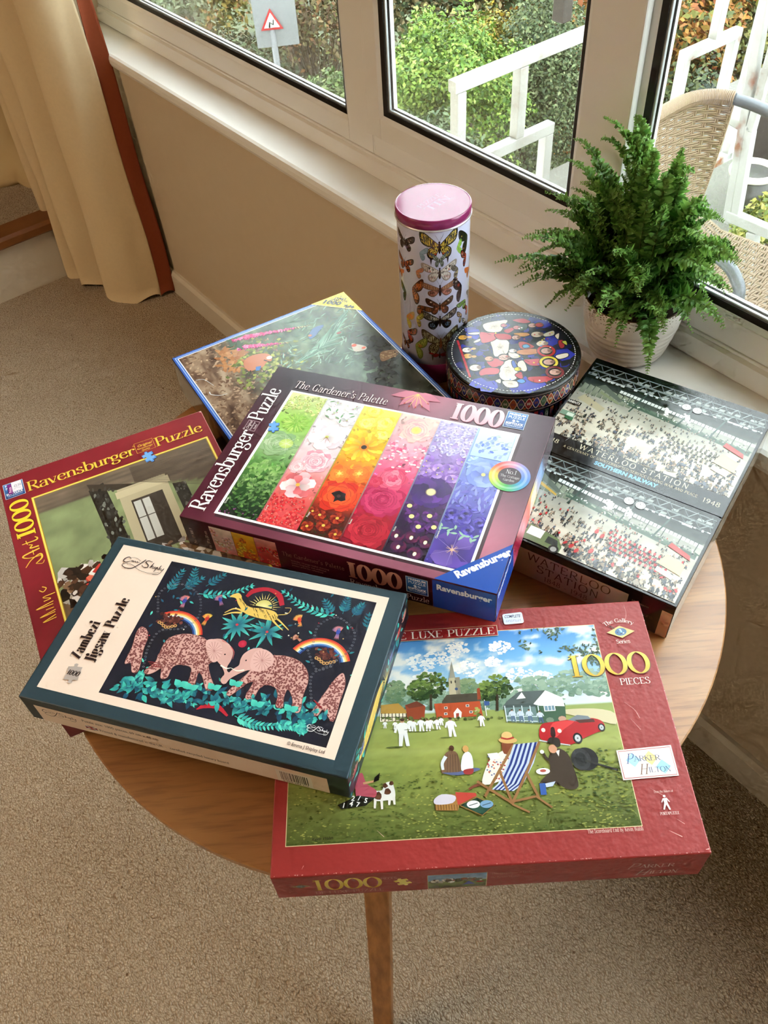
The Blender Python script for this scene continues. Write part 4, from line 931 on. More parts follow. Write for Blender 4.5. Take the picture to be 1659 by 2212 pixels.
# birds
def bird(x, y, s_, body, wing, ang):
    px, py = zq([(x, y)])[0]
    for k in range(6):
        A.leaf(px, py, 7 * s_, 2 * s_, ang + 62 + k * 11, mixc(wing, body, k / 8), wing); A.leaf(px, py, 7 * s_, 2 * s_, ang + 118 - 180 + 180 + k * 11, wing, mixc(wing, body, k / 8))
    for k in range(4): A.leaf(px, py, 9 * s_, 1.6 * s_, ang - 100 + k * 9, body, wing)
    A.ell(px, py, 2.2 * s_, 3 * s_, ang, body, 10); A.ell(px, py + 3 * s_, 1.4 * s_, col=mixc(body, (240, 220, 120), .3), n=8)
bird(712, 285, 1.05, (50, 60, 150), (226, 130, 120), 0); bird(860, 280, .95, (40, 60, 150), (190, 110, 120), 30); bird(805, 360, 1, (190, 50, 40), (226, 190, 80), -10); bird(1190, 365, 1, (206, 60, 40), (226, 180, 90), 20); bird(1352, 415, 1.05, (50, 70, 160), (214, 130, 130), 0); bird(1180, 440, .7, (150, 90, 70), (206, 150, 130), 60)
x, y = zq([(953, 465)])[0]; A.ell(x, y, 4.3, col=(176, 24, 56), n=18, col2=(206, 50, 80))
for k in range(26): x, y = zq([(560 + 880 * rg.rand(), 250 + 250 * rg.rand())])[0]; A.ell(x, y, .8, col=((190, 40, 60), (226, 220, 200), (200, 160, 90))[k % 3], n=6)
for k in range(60): x, y = zq([(520 + 920 * rg.rand(), 200 + 430 * rg.rand())])[0]; A.leaf(x, y, 5.5, 2.2, rg.rand() * 360, TL[rg.randint(6)])
# low planting behind the feet
for k in range(130):
    a = rg.rand(); x, y = zq([(430 + a * 870, 600 + a * 120 + 70 * rg.rand())])[0]; A.leaf(x, y, 8 + 5 * rg.rand(), 5, rg.rand() * 360, TL[rg.randint(6)], TL[rg.randint(3)])
A.up()
PK, PD, PS = (214, 168, 160), (176, 122, 116), (120, 62, 62)
def beast(P, spots=True):
    Q = catmull(zq(P), 4, True); A.poly(Q, PK)
    c = Q.mean(0); lo = Q.min(0); hi = Q.max(0)
    if spots:
        n = int((hi[0] - lo[0]) * (hi[1] - lo[1]) / 3.6); g = 0
        for k in range(n):
            x, y = lo + (hi - lo) * rg.rand(2)
            if inpoly(Q, x, y): A.jag(x, y, .95, mixc(PS, PD, .35 * rg.rand()), 6, .35)
    A.stroke(Q, .5, col=(150, 96, 92), closed=True)
    return Q
beast([(530, 395), (553, 405), (558, 440), (540, 490), (520, 575), (492, 582), (488, 545), (462, 545), (492, 480), (510, 420)])
beast([(1375, 590), (1350, 600), (1310, 650), (1250, 735), (1240, 755), (1265, 765), (1290, 740), (1330, 790), (1360, 700), (1380, 640)])
beast([(606, 505), (590, 540), (545, 578), (560, 592), (600, 575), (640, 540), (640, 500)])
beast([(618, 480), (650, 440), (710, 424), (770, 432), (812, 455), (850, 480), (845, 530), (812, 552), (820, 600), (836, 645), (822, 658), (800, 655), (788, 610), (772, 580), (755, 630), (742, 645), (722, 640), (738, 590), (735, 562), (690, 552), (660, 565), (640, 605), (612, 608), (616, 565), (606, 525)])
beast([(1020, 600), (985, 650), (965, 690), (995, 696), (1025, 650), (1060, 625)])
beast([(1070, 515), (1130, 516), (1190, 538), (1222, 578), (1226, 625), (1206, 680), (1192, 748), (1165, 745), (1160, 690), (1142, 655), (1125, 690), (1120, 730), (1092, 725), (1100, 680), (1085, 645), (1030, 632), (985, 625), (940, 655), (900, 682), (888, 670), (925, 632), (962, 600), (1000, 560), (1040, 520)])
A.up()
# heads, ears, trunks and tusks
A.poly(zq([(815, 455), (860, 445), (898, 468), (914, 500), (905, 535), (890, 560), (890, 580), (905, 592), (885, 612), (868, 605), (878, 590), (866, 560), (845, 535), (820, 500)]), PK, 4)
A.stroke(zq([(893, 585), (880, 600), (866, 616), (876, 630), (890, 618)]), [3, 2.4, 1.8], col=PK, smooth=4)
A.poly(zq([(800, 458), (830, 446), (862, 462), (868, 500), (850, 535), (828, 542), (808, 510)]), (222, 178, 172), 4)
A.poly(zq([(1040, 492), (1000, 485), (962, 505), (945, 530), (938, 555), (912, 572), (885, 598), (866, 618), (882, 632), (900, 612), (935, 592), (968, 578), (1000, 565)]), PK, 4)
A.poly(zq([(1000, 505), (1040, 488), (1078, 510), (1082, 545), (1050, 572), (1010, 582), (985, 560)]), (222, 178, 172), 4)
for (x, y), rr in (((835, 495), 38), ((1035, 535), 42)):
    for k in range(16):
        a = k * 23; A.stroke(zq([(x, y), (x + rr * .9 * math.cos(R(a)), y + rr * math.sin(R(a)))]), .25, .5, PD)
for P in ([(905, 478), (918, 500), (912, 530)], [(868, 452), (890, 462)]): A.stroke(zq(P), .9, .4, (200, 90, 90), 3)
for P in ([(862, 555), (885, 568), (905, 566)], [(960, 575), (930, 578), (905, 566)]): A.stroke(zq(P), [1.6, 1.4, .4], col=(244, 238, 226), smooth=4)
for p in ((880, 510), (968, 535)): A.ell(*zq([p])[0], .9, col=(40, 24, 28), n=8)
for a, b in (((560, 540), (600, 545)), ((1108, 690), (1092, 715)), ((1250, 700), (1275, 720))):
    for k in range(3): A.stroke(zq([(a[0] + 6 * k, a[1] + 9 * k), (b[0] + 6 * k, b[1] + 9 * k)]), .8, col=(150, 40, 50))
A.up()
for k in range(70):
    a = rg.rand(); x, y = zq([(400 + a * 900, 618 + a * 150 + 14 * rg.randn())])[0]; A.leaf(x, y, 5 + 3 * rg.rand(), 3.6, rg.rand() * 360, TL[rg.randint(6)], TL[(0, 3, 1)[rg.randint(3)]])
for p in ((690, 640), (735, 655), (830, 655), (920, 640), (1010, 725), (1150, 745)): 
    for sg in (-1, 1): A.leaf(*zq([p])[0], 9, 7, 90 + sg * 50, TL[0], TL[3])
# white signature, then cream panel lettering
SIG = lambda f, c, w: [A.stroke(f(P), ww, col=c, smooth=5) for P, ww in (([(24, 10), (14, 4), (4, 12), (2, 22), (12, 26), (26, 18)], [w, w * 2, w]), ([(20, 6), (40, 3), (60, 12)], w * .6), ([(28, 20), (30, 15), (33, 20), (35, 15), (38, 20), (41, 15), (45, 20), (50, 15), (52, 20), (58, 16)], w), ([(74, 2), (62, 22), (44, 44), (22, 48), (6, 40), (14, 30), (40, 32), (70, 46), (110, 50), (138, 40)], [w * 1.8, w * 1.8, w, w * .7, w * .6]),
    ([(100, 6), (84, 4), (78, 12), (90, 20), (92, 30), (80, 32), (70, 26)], [w, w * 1.8, w]), ([(100, 30), (106, 8), (103, 28), (108, 20), (112, 30), (117, 22), (118, 30), (124, 22), (120, 42), (124, 22), (130, 30), (134, 12), (133, 30), (138, 24), (142, 32), (148, 22), (140, 46), (120, 52)], w))]
fl = lambda x, y, k, a=0: (lambda P: np.array([(x + k * (p[0] * math.cos(R(a)) + p[1] * math.sin(R(a))), y + k * (p[0] * math.sin(R(a)) - p[1] * math.cos(R(a)))) for p in P]))
SIG(fl(284, 42, .145), (236, 236, 236), .35)
A.clip = None; A.up()
SIG(fl(22.5, 184, .335), (44, 26, 30), .6)
A.text('Zambezi', 38.5, 52, 11.5, (40, 24, 28), ang=90, width=45, thick=.27, thin=.03, space=.09); A.text('Jigsaw Puzzle', 54.5, 52, 11.5, (40, 24, 28), ang=90, width=79, thick=.27, thin=.03, space=.09)
A.puzzle_piece(40.5, 36, 14.5, 10, (176, 164, 158)); A.text('1000', 40.5, 33.6, 5.5, (34, 26, 28), align='c', thick=.24, thin=.04, width=13, slant=.15)
A.text('© Emma J Shipley Ltd', 272, 17.2, 3.4, (70, 50, 48), font='sans', width=36, thick=.05)
A.build('cover_print', PM2, fc['top'].to3, t)
B = Art(fc['front'].q, 22)
B.rect(12.5, 1.8, 315, 33, CR); B.up(); SIG_ = SIG
A = B; SIG(fl(19, 29, .25), (60, 40, 36), .5)
B.text('Puzzle size: 1000 pieces, 69 cm x 48 cm', 63, 22.5, 4.6, (60, 40, 36), font='sans', width=82, thick=.06); B.text('Printed & manufactured in the UK  -  certified recycled luxury board', 78, 9.5, 4.6, (60, 40, 36), font='sans', width=137, thick=.06)
B.rect(63, 8, 76, 15.5, (40, 46, 96)); B.stroke([(63, 8), (76, 15.5)], 1.6, col=(236, 230, 226)); B.stroke([(63, 15.5), (76, 8)], 1.6, col=(236, 230, 226)); B.rect(63, 10.8, 76, 12.7, (170, 40, 50)); B.rect(68.6, 8, 70.4, 15.5, (170, 40, 50))
B.rect(264, 2.5, 299, 26, (238, 230, 222))
rg = B.rg; x = 268.0
while x < 295: w = .4 + .9 * rg.rand(); B.rect(x, 6.5, x + w, 23.5, (24, 20, 22)); x += w + .5 + .7 * rg.rand()
B.text('5 060 684 211', 269, 3.4, 2.3, (40, 30, 30), font='sans', width=25)
B.build('front_print', PM2, fc['front'].to3, t)
B = Art(fc['right'].q, 23); rg = B.rg
B.rect(.8, 1.8, 206.5, 43, (28, 29, 42)); B.up(); B.clip = (.8, 206.5, 1.8, 43)
for k in range(46): B.leaf(4 + 198 * rg.rand(), 4 + 34 * rg.rand(), 12, 4, rg.rand() * 360, TL[rg.randint(6)], TL[0])
B.poly([(28, 20), (60, 30), (96, 34), (112, 24), (90, 14), (56, 10)], OC, 4)
for k in range(16): B.stroke([(36 + 5 * k, 14 + (k % 3)), (39 + 5 * k, 30 - (k % 4))], 1, .3, (60, 44, 20))
for k in range(13): B.stroke([(120, 12), (120 + 22 * math.cos(R(k * 15)), 12 + 22 * math.sin(R(k * 15)))], 1, .2, (236, 210, 120))
for x, c in ((18, (150, 60, 80)), (140, (60, 70, 150)), (170, (190, 60, 60)), (192, (214, 130, 120)), (40, (60, 70, 150))):
    for k in range(6): B.leaf(x, 20, 12, 3, 30 + k * 24, c, mixc(c, (240, 200, 150), .4))
B.build('side_print', PM2, fc['right'].to3, t)
# ------------------------------------------------------------------ 3. village cricket puzzle: red leather-grain box at the front
mr_ = mat('red_leather_card', (150, 42, 40), .38, .5)
t, fc = puzzle_box('RE', 'worn red jigsaw box with a village cricket painting and deckchair, at the front edge', BX['RE'], mr_)
nt, b = nodes_of(mr_)                                   # fine leather embossing on the card
tc = nt.nodes.new('ShaderNodeTexCoord'); nz = nt.nodes.new('ShaderNodeTexNoise'); nz.inputs['Scale'].default_value = 150; nz.inputs['Detail'].default_value = 1.5
bp = nt.nodes.new('ShaderNodeBump'); bp.inputs['Strength'].default_value = .35; bp.inputs['Distance'].default_value = .0012
nt.links.new(tc.outputs['Object'], nz.inputs['Vector']); nt.links.new(nz.outputs['Fac'], bp.inputs['Height']); nt.links.new(bp.outputs[0], b.inputs['Normal'])
PM3 = print_mat('gloss_picture_print', .26, .5)
A = Art(fc['top'].q, 31); E_ = lambda pts: A.q([(580 + a * .5847, 1290 + b_ * .5847) for a, b_ in pts]); rg = A.rg
X0, X1, Y0, Y1 = 13.2, 329.6, 27.2, 239.6
A.rect(X0 - .7, Y0 - .7, X1 + .7, Y1 + .7, (226, 206, 160)); A.up()
YH = 150.0                                             # horizon
def land(u, v):
    y = Y0 + v * (Y1 - Y0); x = X0 + u * (X1 - X0)
    sky = ramp([(YH, (206, 222, 226)), (YH + 25, (176, 210, 232)), (YH + 60, (110, 172, 224)), (Y1, (70, 136, 206))], y)
    n = fbm(x * .05, y * .09, 4, 5); sky = sky + (np.array((244, 242, 236)) - sky) * np.clip((n - .48) * 4.5, 0, 1)[..., None] * np.clip((y - YH) / 12, 0, 1)[..., None]
    gr = ramp([(Y0, (84, 96, 44)), (Y0 + 30, (112, 124, 62)), (Y0 + 55, (134, 146, 72)), (Y0 + 85, (150, 160, 84)), (YH, (146, 162, 92))], y)
    gr = gr * (1 + .28 * (fbm(x * .12, y * .35, 9) - .5) * np.clip((YH - y) / 60, .25, 1))[..., None]
    gr = gr + (np.array((170, 178, 104)) - gr) * (.5 * np.exp(-((y - 110) / 4) ** 2) + .4 * np.exp(-((y - 132) / 3) ** 2))[..., None]
    return np.where((y > YH)[..., None], sky, gr)
A.grid(X0, Y0, X1, Y1, 130, 100, land); A.up(); A.clip = (X0, X1, Y0, Y1)
def blob(cx, cy, rx, ry, cols, n, r, sq=.7):
    for k in range(n):
        a = rg.rand() * 2 * PI; d = rg.rand() ** .5; x, y = cx + rx * d * math.cos(a), cy + ry * d * math.sin(a)
        f = np.clip(.5 + .5 * (y - cy) / ry + .3 * rg.randn() - .15 * (x - cx) / rx, 0, 1); A.jag(x, y, r * (.5 + .8 * rg.rand()), mixc(cols[0], cols[1], f), 6, .4, 0, sq)
for cx, cy, r in ((560, 245, 60), (640, 220, 70), (700, 190, 50), (735, 265, 55), (860, 185, 50), (930, 290, 60), (1010, 300, 50), (580, 300, 50), (830, 240, 36)):
    x, y = E_([(cx, cy)])[0]; blob(x, y, r * .24, r * .16, ((224, 230, 236), (250, 249, 246)), 70, 2.0)
# far trees
for a in range(430, 1290, 22):
    x, y = E_([(a, 372 - (40 * (a > 930)) - 8 * rg.rand() - (24 if a > 1080 else 0))])[0]; blob(x, y - 4, 8, 10 + 5 * (a > 930), ((96, 128, 110), (150, 176, 156)), 26, 3)
for cx, cy, rx, ry in ((598, 325, 17, 15), (560, 345, 12, 11), (845, 335, 14, 14), (805, 350, 8, 11), (735, 330, 10, 9), (470, 350, 10, 13)):
    x, y = E_([(cx, cy)])[0]; blob(x, y, rx, ry, ((34, 58, 30), (120, 146, 70)) if cx in (598, 845, 560, 805) else ((90, 120, 90), (140, 160, 120)), 150, 2.2)
for cx in (600, 845): A.stroke(E_([(cx, 360), (cx, 420)]), 2.2, 2.8, (60, 50, 36))
# church
A.pxpoly([(580 + a * .5847, 1290 + b_ * .5847) for a, b_ in ((665, 300), (705, 296), (710, 362), (668, 364))], (186, 178, 150)); A.poly(E_([(688, 298), (706, 297), (710, 362), (694, 363)]), (140, 136, 118))
A.poly(E_([(668, 300), (676, 238), (690, 298)]), (150, 150, 138)); A.ell(*E_([(694, 340)])[0], 1.6, col=(60, 80, 120), n=10)
for p in ((675, 315), (690, 313)): A.ell(*E_([p])[0], .8, 1.8, 0, (60, 56, 50), 8)
# cottages
A.poly(E_([(412, 428), (505, 430), (516, 455), (412, 462)]), (236, 226, 204)); A.poly(E_([(415, 400), (480, 393), (520, 430), (415, 432)]), (186, 144, 70), 0)
for a in range(418, 512, 13): A.stroke(E_([(a, 430), (a, 458)]), .8, col=(60, 44, 32))
A.stroke(E_([(414, 445), (512, 444)]), .8, col=(60, 44, 32))
A.poly(E_([(505, 400), (548, 385), (580, 405), (575, 452), (515, 452)]), (156, 70, 44)); A.poly(E_([(505, 400), (548, 385), (578, 402), (520, 412)]), (120, 60, 44))
A.poly(E_([(612, 395), (780, 380), (792, 440), (622, 448)]), (180, 78, 44)); A.poly(E_([(640, 388), (658, 362), (770, 355), (788, 384), (642, 394)]), (74, 70, 58)); A.poly(E_([(770, 338), (780, 336), (785, 378), (772, 380)]), (150, 70, 44))
for p in ((655, 410), (735, 402), (655, 432), (748, 425), (770, 424)): x, y = E_([p])[0]; A.rect(x - 1.6, y - 1.3, x + 1.6, y + 1.3, (240, 236, 224)); A.rect(x - 1.1, y - .9, x + 1.1, y + .9, (70, 80, 90))
A.poly(E_([(684, 428), (698, 410), (714, 426), (712, 446), (686, 447)]), (240, 238, 230)); A.poly(E_([(693, 430), (704, 429), (704, 447), (693, 447)]), (150, 60, 50))
blob(*E_([(770, 425)])[0], 4, 5, ((90, 110, 50), (170, 170, 90)), 30, 1.3); A.stroke(E_([(797, 380), (806, 440)]), .8, col=(236, 236, 232)); A.poly(E_([(796, 384), (816, 386), (816, 400), (798, 402)]), (60, 90, 150))
for k in range(60): x, y = E_([(415 + 460 * rg.rand(), 452 - 6 * rg.rand())])[0]; A.jag(x, y, 1.5, mixc((60, 76, 40), (120, 130, 70), rg.rand()), 5)
# path and pavilion
A.poly(E_([(1080, 418), (1200, 412), (1285, 430), (1285, 470), (1200, 452), (1100, 432)]), (206, 196, 160), 3)
A.poly(E_([(985, 400), (1095, 392), (1100, 462), (1000, 468)]), (60, 92, 70)); A.poly(E_([(868, 400), (985, 385), (990, 410), (870, 412)]), (70, 84, 84)); A.poly(E_([(870, 410), (985, 405), (1000, 468), (880, 462)]), (104, 130, 130))
A.poly(E_([(880, 385), (925, 350), (1020, 345), (985, 392), (870, 400)]), (84, 96, 96)); A.poly(E_([(978, 396), (1022, 345), (1085, 372), (1094, 404), (1000, 402)]), (240, 244, 246)); A.poly(E_([(915, 378), (935, 352), (950, 374)]), (236, 240, 240))
x, y = E_([(1040, 410)])[0]; A.rect(x - 6, y - 3.4, x + 5, y + 3, (240, 244, 246)); A.rect(x - 5.2, y - 2.7, x + 4.2, y + 2.3, (110, 140, 160)); A.stroke([(x - 2, y - 3), (x - 2, y + 3)], .6, col=(240, 244, 246)); A.stroke([(x + 1.4, y - 3), (x + 1.4, y + 3)], .6, col=(240, 244, 246))
for a in (872, 905, 935, 965, 995): A.stroke(E_([(a, 402), (a + 10, 464)]), .9, col=(214, 232, 240))
A.stroke(E_([(876, 440), (990, 442)]), .7, col=(214, 232, 240)); A.stroke(E_([(878, 455), (995, 460)]), .7, col=(214, 232, 240))
def man(px, py, h, top=(240, 240, 240), leg=(236, 236, 238), hair=(80, 60, 46), lean=0):
    x, y = E_([(px, py)])[0]; s_ = h
    A.poly([(x - .16 * s_, y), (x - .05 * s_, y), (x + .02 * s_, y + .42 * s_), (x + .08 * s_, y), (x + .2 * s_, y), (x + .15 * s_ + lean, y + .5 * s_), (x - .13 * s_ + lean, y + .5 * s_)], leg)
    A.poly([(x - .14 * s_ + lean, y + .45 * s_), (x + .15 * s_ + lean, y + .45 * s_), (x + .18 * s_ + lean, y + .8 * s_), (x + .06 * s_ + lean, y + .86 * s_), (x - .08 * s_ + lean, y + .86 * s_), (x - .2 * s_ + lean, y + .78 * s_)], top)
    A.stroke([(x - .18 * s_ + lean, y + .78 * s_), (x - .26 * s_ + lean, y + .5 * s_)], .08 * s_, col=top); A.stroke([(x + .17 * s_ + lean, y + .78 * s_), (x + .26 * s_ + lean, y + .52 * s_)], .08 * s_, col=top)
    A.ell(x + lean, y + .93 * s_, .075 * s_, .085 * s_, 0, (206, 160, 130), 10); A.ell(x + lean, y + .96 * s_, .08 * s_, .06 * s_, 0, hair, 8)
    A.ell(x - .3 * s_, y - .01 * s_, .3 * s_, .03 * s_, 0, (96, 108, 56), 10)
for px, py, h in ((500, 552, 29), (537, 497, 12), (566, 497, 14), (590, 496, 13), (603, 488, 11), (628, 490, 12), (640, 475, 9), (680, 517, 20), (790, 478, 13), (430, 486, 8), (468, 490, 9), (525, 490, 11)): man(px, py, h, lean=.6 * rg.randn())
for px in (905, 935, 968): man(px, 460, 13, (196, 210, 226), (90, 110, 140))
man(1008, 465, 13, (196, 206, 220), (70, 90, 120))
A.ell(*E_([(1040, 455)])[0], 4, 3, 0, (110, 130, 110), 8); A.ell(*E_([(1085, 450)])[0], 4, 3, 0, (190, 150, 130), 8)
# overhanging leaves, top right
for k in range(430):
    a = rg.rand(); px, py = 1220 - 290 * a ** 1.2, 108 + 150 * rg.rand() * (1 - .45 * a)
    if fbm(px * .022, py * .03, 5) < .47: continue
    x, y = E_([(px, py)])[0]; A.leaf(x, y, 3 + 2.4 * rg.rand(), 1.6, rg.rand() * 360, mixc((40, 62, 44), (106, 128, 90), rg.rand()))
# car
A.poly(E_([(1000, 500), (1010, 470), (1050, 462), (1100, 455), (1140, 448), (1200, 448), (1235, 462), (1242, 490), (1215, 500), (1165, 522), (1120, 545), (1080, 545), (1010, 528)]), (176, 28, 36), 3)
A.poly(E_([(1050, 466), (1100, 458), (1130, 460), (1090, 490), (1060, 520), (1040, 500)]), (214, 60, 62), 3); A.poly(E_([(1105, 455), (1140, 436), (1180, 440), (1195, 455), (1150, 462)]), (120, 130, 140), 0); A.poly(E_([(1130, 455), (1200, 450), (1206, 462), (1150, 466)]), (80, 40, 36))
for p, r in (((1142, 522), 5.6), ((1230, 482), 4.2)): x, y = E_([p])[0]; A.ell(x, y, r * .8, r, 0, (26, 26, 30), 18); A.ell(x, y, r * .5, r * .66, 0, (190, 196, 200), 16); A.ell(x, y, r * .14, col=(70, 70, 76), n=8)
for p in ((1015, 492), (1075, 495)): x, y = E_([p])[0]; A.ell(x, y, 2, 2.2, 0, (230, 226, 216), 12)
A.poly(E_([(1042, 485), (1055, 483), (1060, 515), (1044, 515)]), (60, 24, 28), 3); A.stroke(E_([(1000, 530), (1060, 540), (1115, 548)]), 1.2, col=(200, 204, 208), smooth=3)
# grass marks near the viewer
for k in range(1500):
    y = Y0 + 62 * rg.rand() ** 1.3; x = X0 + (X1 - X0) * rg.rand(); sh = fbm(x * .03, y * .08, 6); c = mixc((70, 88, 38), (160, 164, 82), np.clip((sh - .35) * 2.4 + .25 * rg.randn(), 0, 1)); A.jag(x, y, 1.3, c, 5, .5, 0, .45)
for k in range(300):
    x, y = E_([(1080 + 300 * rg.rand(), 560 + 230 * rg.rand())])[0]; A.jag(x, y, 1.7, mixc((50, 72, 30), (150, 156, 66), rg.rand()), 5, .5, 0, .5)
# couple on the grass
A.poly(E_([(638, 645), (650, 585), (672, 570), (698, 580), (712, 645), (690, 658), (660, 655)]), (120, 92, 70), 3); A.stroke(E_([(655, 590), (642, 615), (645, 640)]), 3.4, 2.6, (216, 224, 232), 3); A.ell(*E_([(676, 560)])[0], 2.5, 3, 0, (90, 60, 44), 12)
for k in range(5): A.stroke(E_([(662 + 9 * k, 582), (660 + 11 * k, 650)]), .5, col=(84, 62, 50))
A.poly(E_([(712, 640), (716, 590), (735, 572), (752, 590), (756, 640), (735, 650)]), (226, 230, 240), 3); A.ell(*E_([(728, 562)])[0], 2.9, 3.6, 0, (206, 160, 96), 12); A.poly(E_([(640, 650), (700, 660), (780, 640), (760, 632), (700, 648)]), (90, 100, 140), 3); A.poly(E_([(722, 640), (756, 635), (752, 655), (725, 655)]), (160, 60, 60), 3)
# lady in the deckchair
A.poly(E_([(845, 580), (890, 562), (905, 600), (885, 660), (830, 690), (790, 690), (800, 640), (820, 600)]), (234, 226, 216), 3)
for k in range(46): x, y = E_([(808 + 80 * rg.rand(), 590 + 90 * rg.rand())])[0]; A.ell(x, y, .9, col=((170, 60, 70), (110, 120, 160), (190, 110, 90))[k % 3], n=6)
A.poly(E_([(862, 535), (900, 535), (906, 575), (870, 580)]), (130, 70, 44), 3); A.ell(*E_([(884, 530)])[0], 8.8, 3.4, -4, (214, 176, 110), 20); A.ell(*E_([(880, 514)])[0], 5.2, 4.4, 0, (222, 186, 122), 16); A.stroke(E_([(858, 521), (882, 526), (906, 520)]), 1.8, col=(170, 60, 50), smooth=3)
A.poly(E_([(808, 580), (845, 576), (858, 596), (822, 606)]), (240, 238, 232)); A.stroke(E_([(790, 690), (760, 700), (740, 712)]), 3, 2, (120, 70, 50), 3)
WD2 = (150, 110, 70)
A.stroke(E_([(905, 548), (800, 738)]), 2.6, col=WD2); 
P = np.array([(905, 545), (1000, 536), (978, 610), (935, 690), (905, 718), (820, 712), (850, 640)], float)
for k in range(11):
    f0, f1 = k / 11, (k + 1) / 11; q = lambda f: E_([(905 + 95 * f, 546 - 10 * f), (880 + 100 * f, 620 - 6 * f), (848 + 92 * f, 690 + 2 * f), (825 + 80 * f, 712 + 6 * f)])
    a, c = q(f0), q(f1); A.poly(np.vstack([a, c[::-1]]), (44, 60, 130) if k % 2 else (190, 204, 232))
A.stroke(E_([(1000, 536), (958, 640), (900, 765)]), 2.6, col=WD2); A.stroke(E_([(852, 640), (900, 760)]), 2.4, col=WD2); A.stroke(E_([(950, 645), (1000, 745)]), 2.4, col=WD2); A.stroke(E_([(770, 682), (905, 765)]), 2.4, col=WD2); A.stroke(E_([(898, 758), (985, 738)]), 2.2, col=WD2); A.stroke(E_([(985, 735), (1048, 778)]), 1.8, col=WD2); A.stroke(E_([(900, 766), (965, 796)]), 1.8, col=WD2)
# roller and man with his tea
x, y = E_([(1160, 600)])[0]; A.ell(x + 3, y, 11.5, 11.5, 0, (34, 34, 36), 26); A.ell(x - 1.5, y, 9, 11, 0, (52, 54, 56), 24); A.ell(x - 1.5, y, 5.5, 7, 0, (38, 40, 42), 20); A.stroke(E_([(1170, 605), (1290, 640)]), 2, col=(46, 46, 44))
A.poly(E_([(1035, 590), (1065, 560), (1105, 580), (1130, 640), (1145, 700), (1110, 712), (1060, 690), (1030, 700), (1000, 690), (1040, 640)]), (66, 54, 44), 3); A.poly(E_([(1060, 570), (1075, 566), (1072, 590)]), (236, 232, 226)); A.ell(*E_([(1050, 562)])[0], 4, 4.4, 0, (206, 150, 120), 14); A.poly(E_([(1030, 540), (1040, 520), (1072, 524), (1078, 550), (1064, 556), (1052, 545)]), (50, 42, 36), 3)
A.stroke(E_([(1060, 605), (1030, 600), (1015, 578)]), 3.4, 2.4, (66, 54, 44), 3); A.ell(*E_([(1010, 573)])[0], 2, 2, 0, (240, 240, 236), 10); A.ell(*E_([(1014, 645)])[0], 6.5, 3.2, 0, (238, 238, 236), 16); A.ell(*E_([(1014, 643)])[0], 3, 1.4, 0, (170, 80, 70), 10); A.poly(E_([(1000, 690), (1022, 688), (1028, 732), (1006, 732)]), (60, 96, 170)); A.poly(E_([(1022, 690), (1060, 682), (1050, 700), (1026, 704)]), (190, 204, 236))
# hamper, scoreboard, dog and girl
A.poly(E_([(614, 755), (640, 732), (700, 728), (712, 745), (700, 790), (620, 790)]), (160, 118, 64)); A.poly(E_([(612, 750), (640, 730), (690, 736), (680, 762), (620, 768)]), (206, 200, 216), 3)
for k in range(9): A.stroke(E_([(616 + 10 * k, 768), (618 + 10 * k, 788)]), .6, col=(104, 72, 40))
A.poly(E_([(700, 770), (770, 735), (765, 725), (690, 722)]), (190, 70, 60)); A.poly(E_([(704, 770), (770, 740), (835, 770), (790, 808)]), (40, 74, 60)); A.stroke(E_([(704, 770), (770, 740), (835, 770), (790, 808)]), 1, col=(140, 110, 60), closed=True)
for p, c in (((757, 767), (236, 238, 238)), ((806, 766), (120, 160, 196))): x, y = E_([p])[0]; A.ell(x, y, 6, 3.6, 0, c, 18); A.stroke([(x - 4, y - 1), (x + 4, y + 1)], .7, col=(60, 80, 90))
A.poly(E_([(388, 720), (420, 715), (430, 690), (455, 685), (468, 720), (465, 750), (440, 752), (410, 755), (392, 750)]), (232, 228, 224), 3)
for P in ([(395, 745), (393, 782)], [(418, 750), (420, 785)], [(448, 748), (446, 770)], [(463, 740), (466, 768)], [(388, 735), (368, 760)]): A.stroke(E_(P), 2.6, 1.8, (228, 224, 220))
for p, r in (((405, 738), 4), ((440, 720), 3), ((432, 698), 2.4), ((455, 690), 2)): A.jag(*E_([p])[0], r, (96, 58, 40), 8, .25)
A.poly(E_([(325, 740), (322, 680), (345, 650), (362, 690), (398, 715), (392, 742), (350, 745)]), (190, 84, 100), 3); A.stroke(E_([(350, 690), (390, 682)]), 2, col=(206, 150, 110)); A.poly(E_([(392, 668), (412, 650), (408, 678), (388, 686)]), (30, 30, 32))
A.poly(E_([(255, 770), (330, 735), (395, 742), (360, 772), (270, 785)]), (32, 36, 32))
for k, (ch, p) in enumerate((('2', (305, 752)), ('/', (330, 752)), ('5', (352, 760)), ('4', (298, 772)), ('7', (322, 775)), ('1', (270, 778)))): A.text(ch, *E_([p])[0], 4.5, (240, 240, 238), font='sans', thick=.15, ang=-15)
A.text('Kevin Walsh', *E_([(160, 902)])[0], 2.6, (60, 60, 40), ang=1, font='sans', slant=.3)
A.clip = None; A.up()
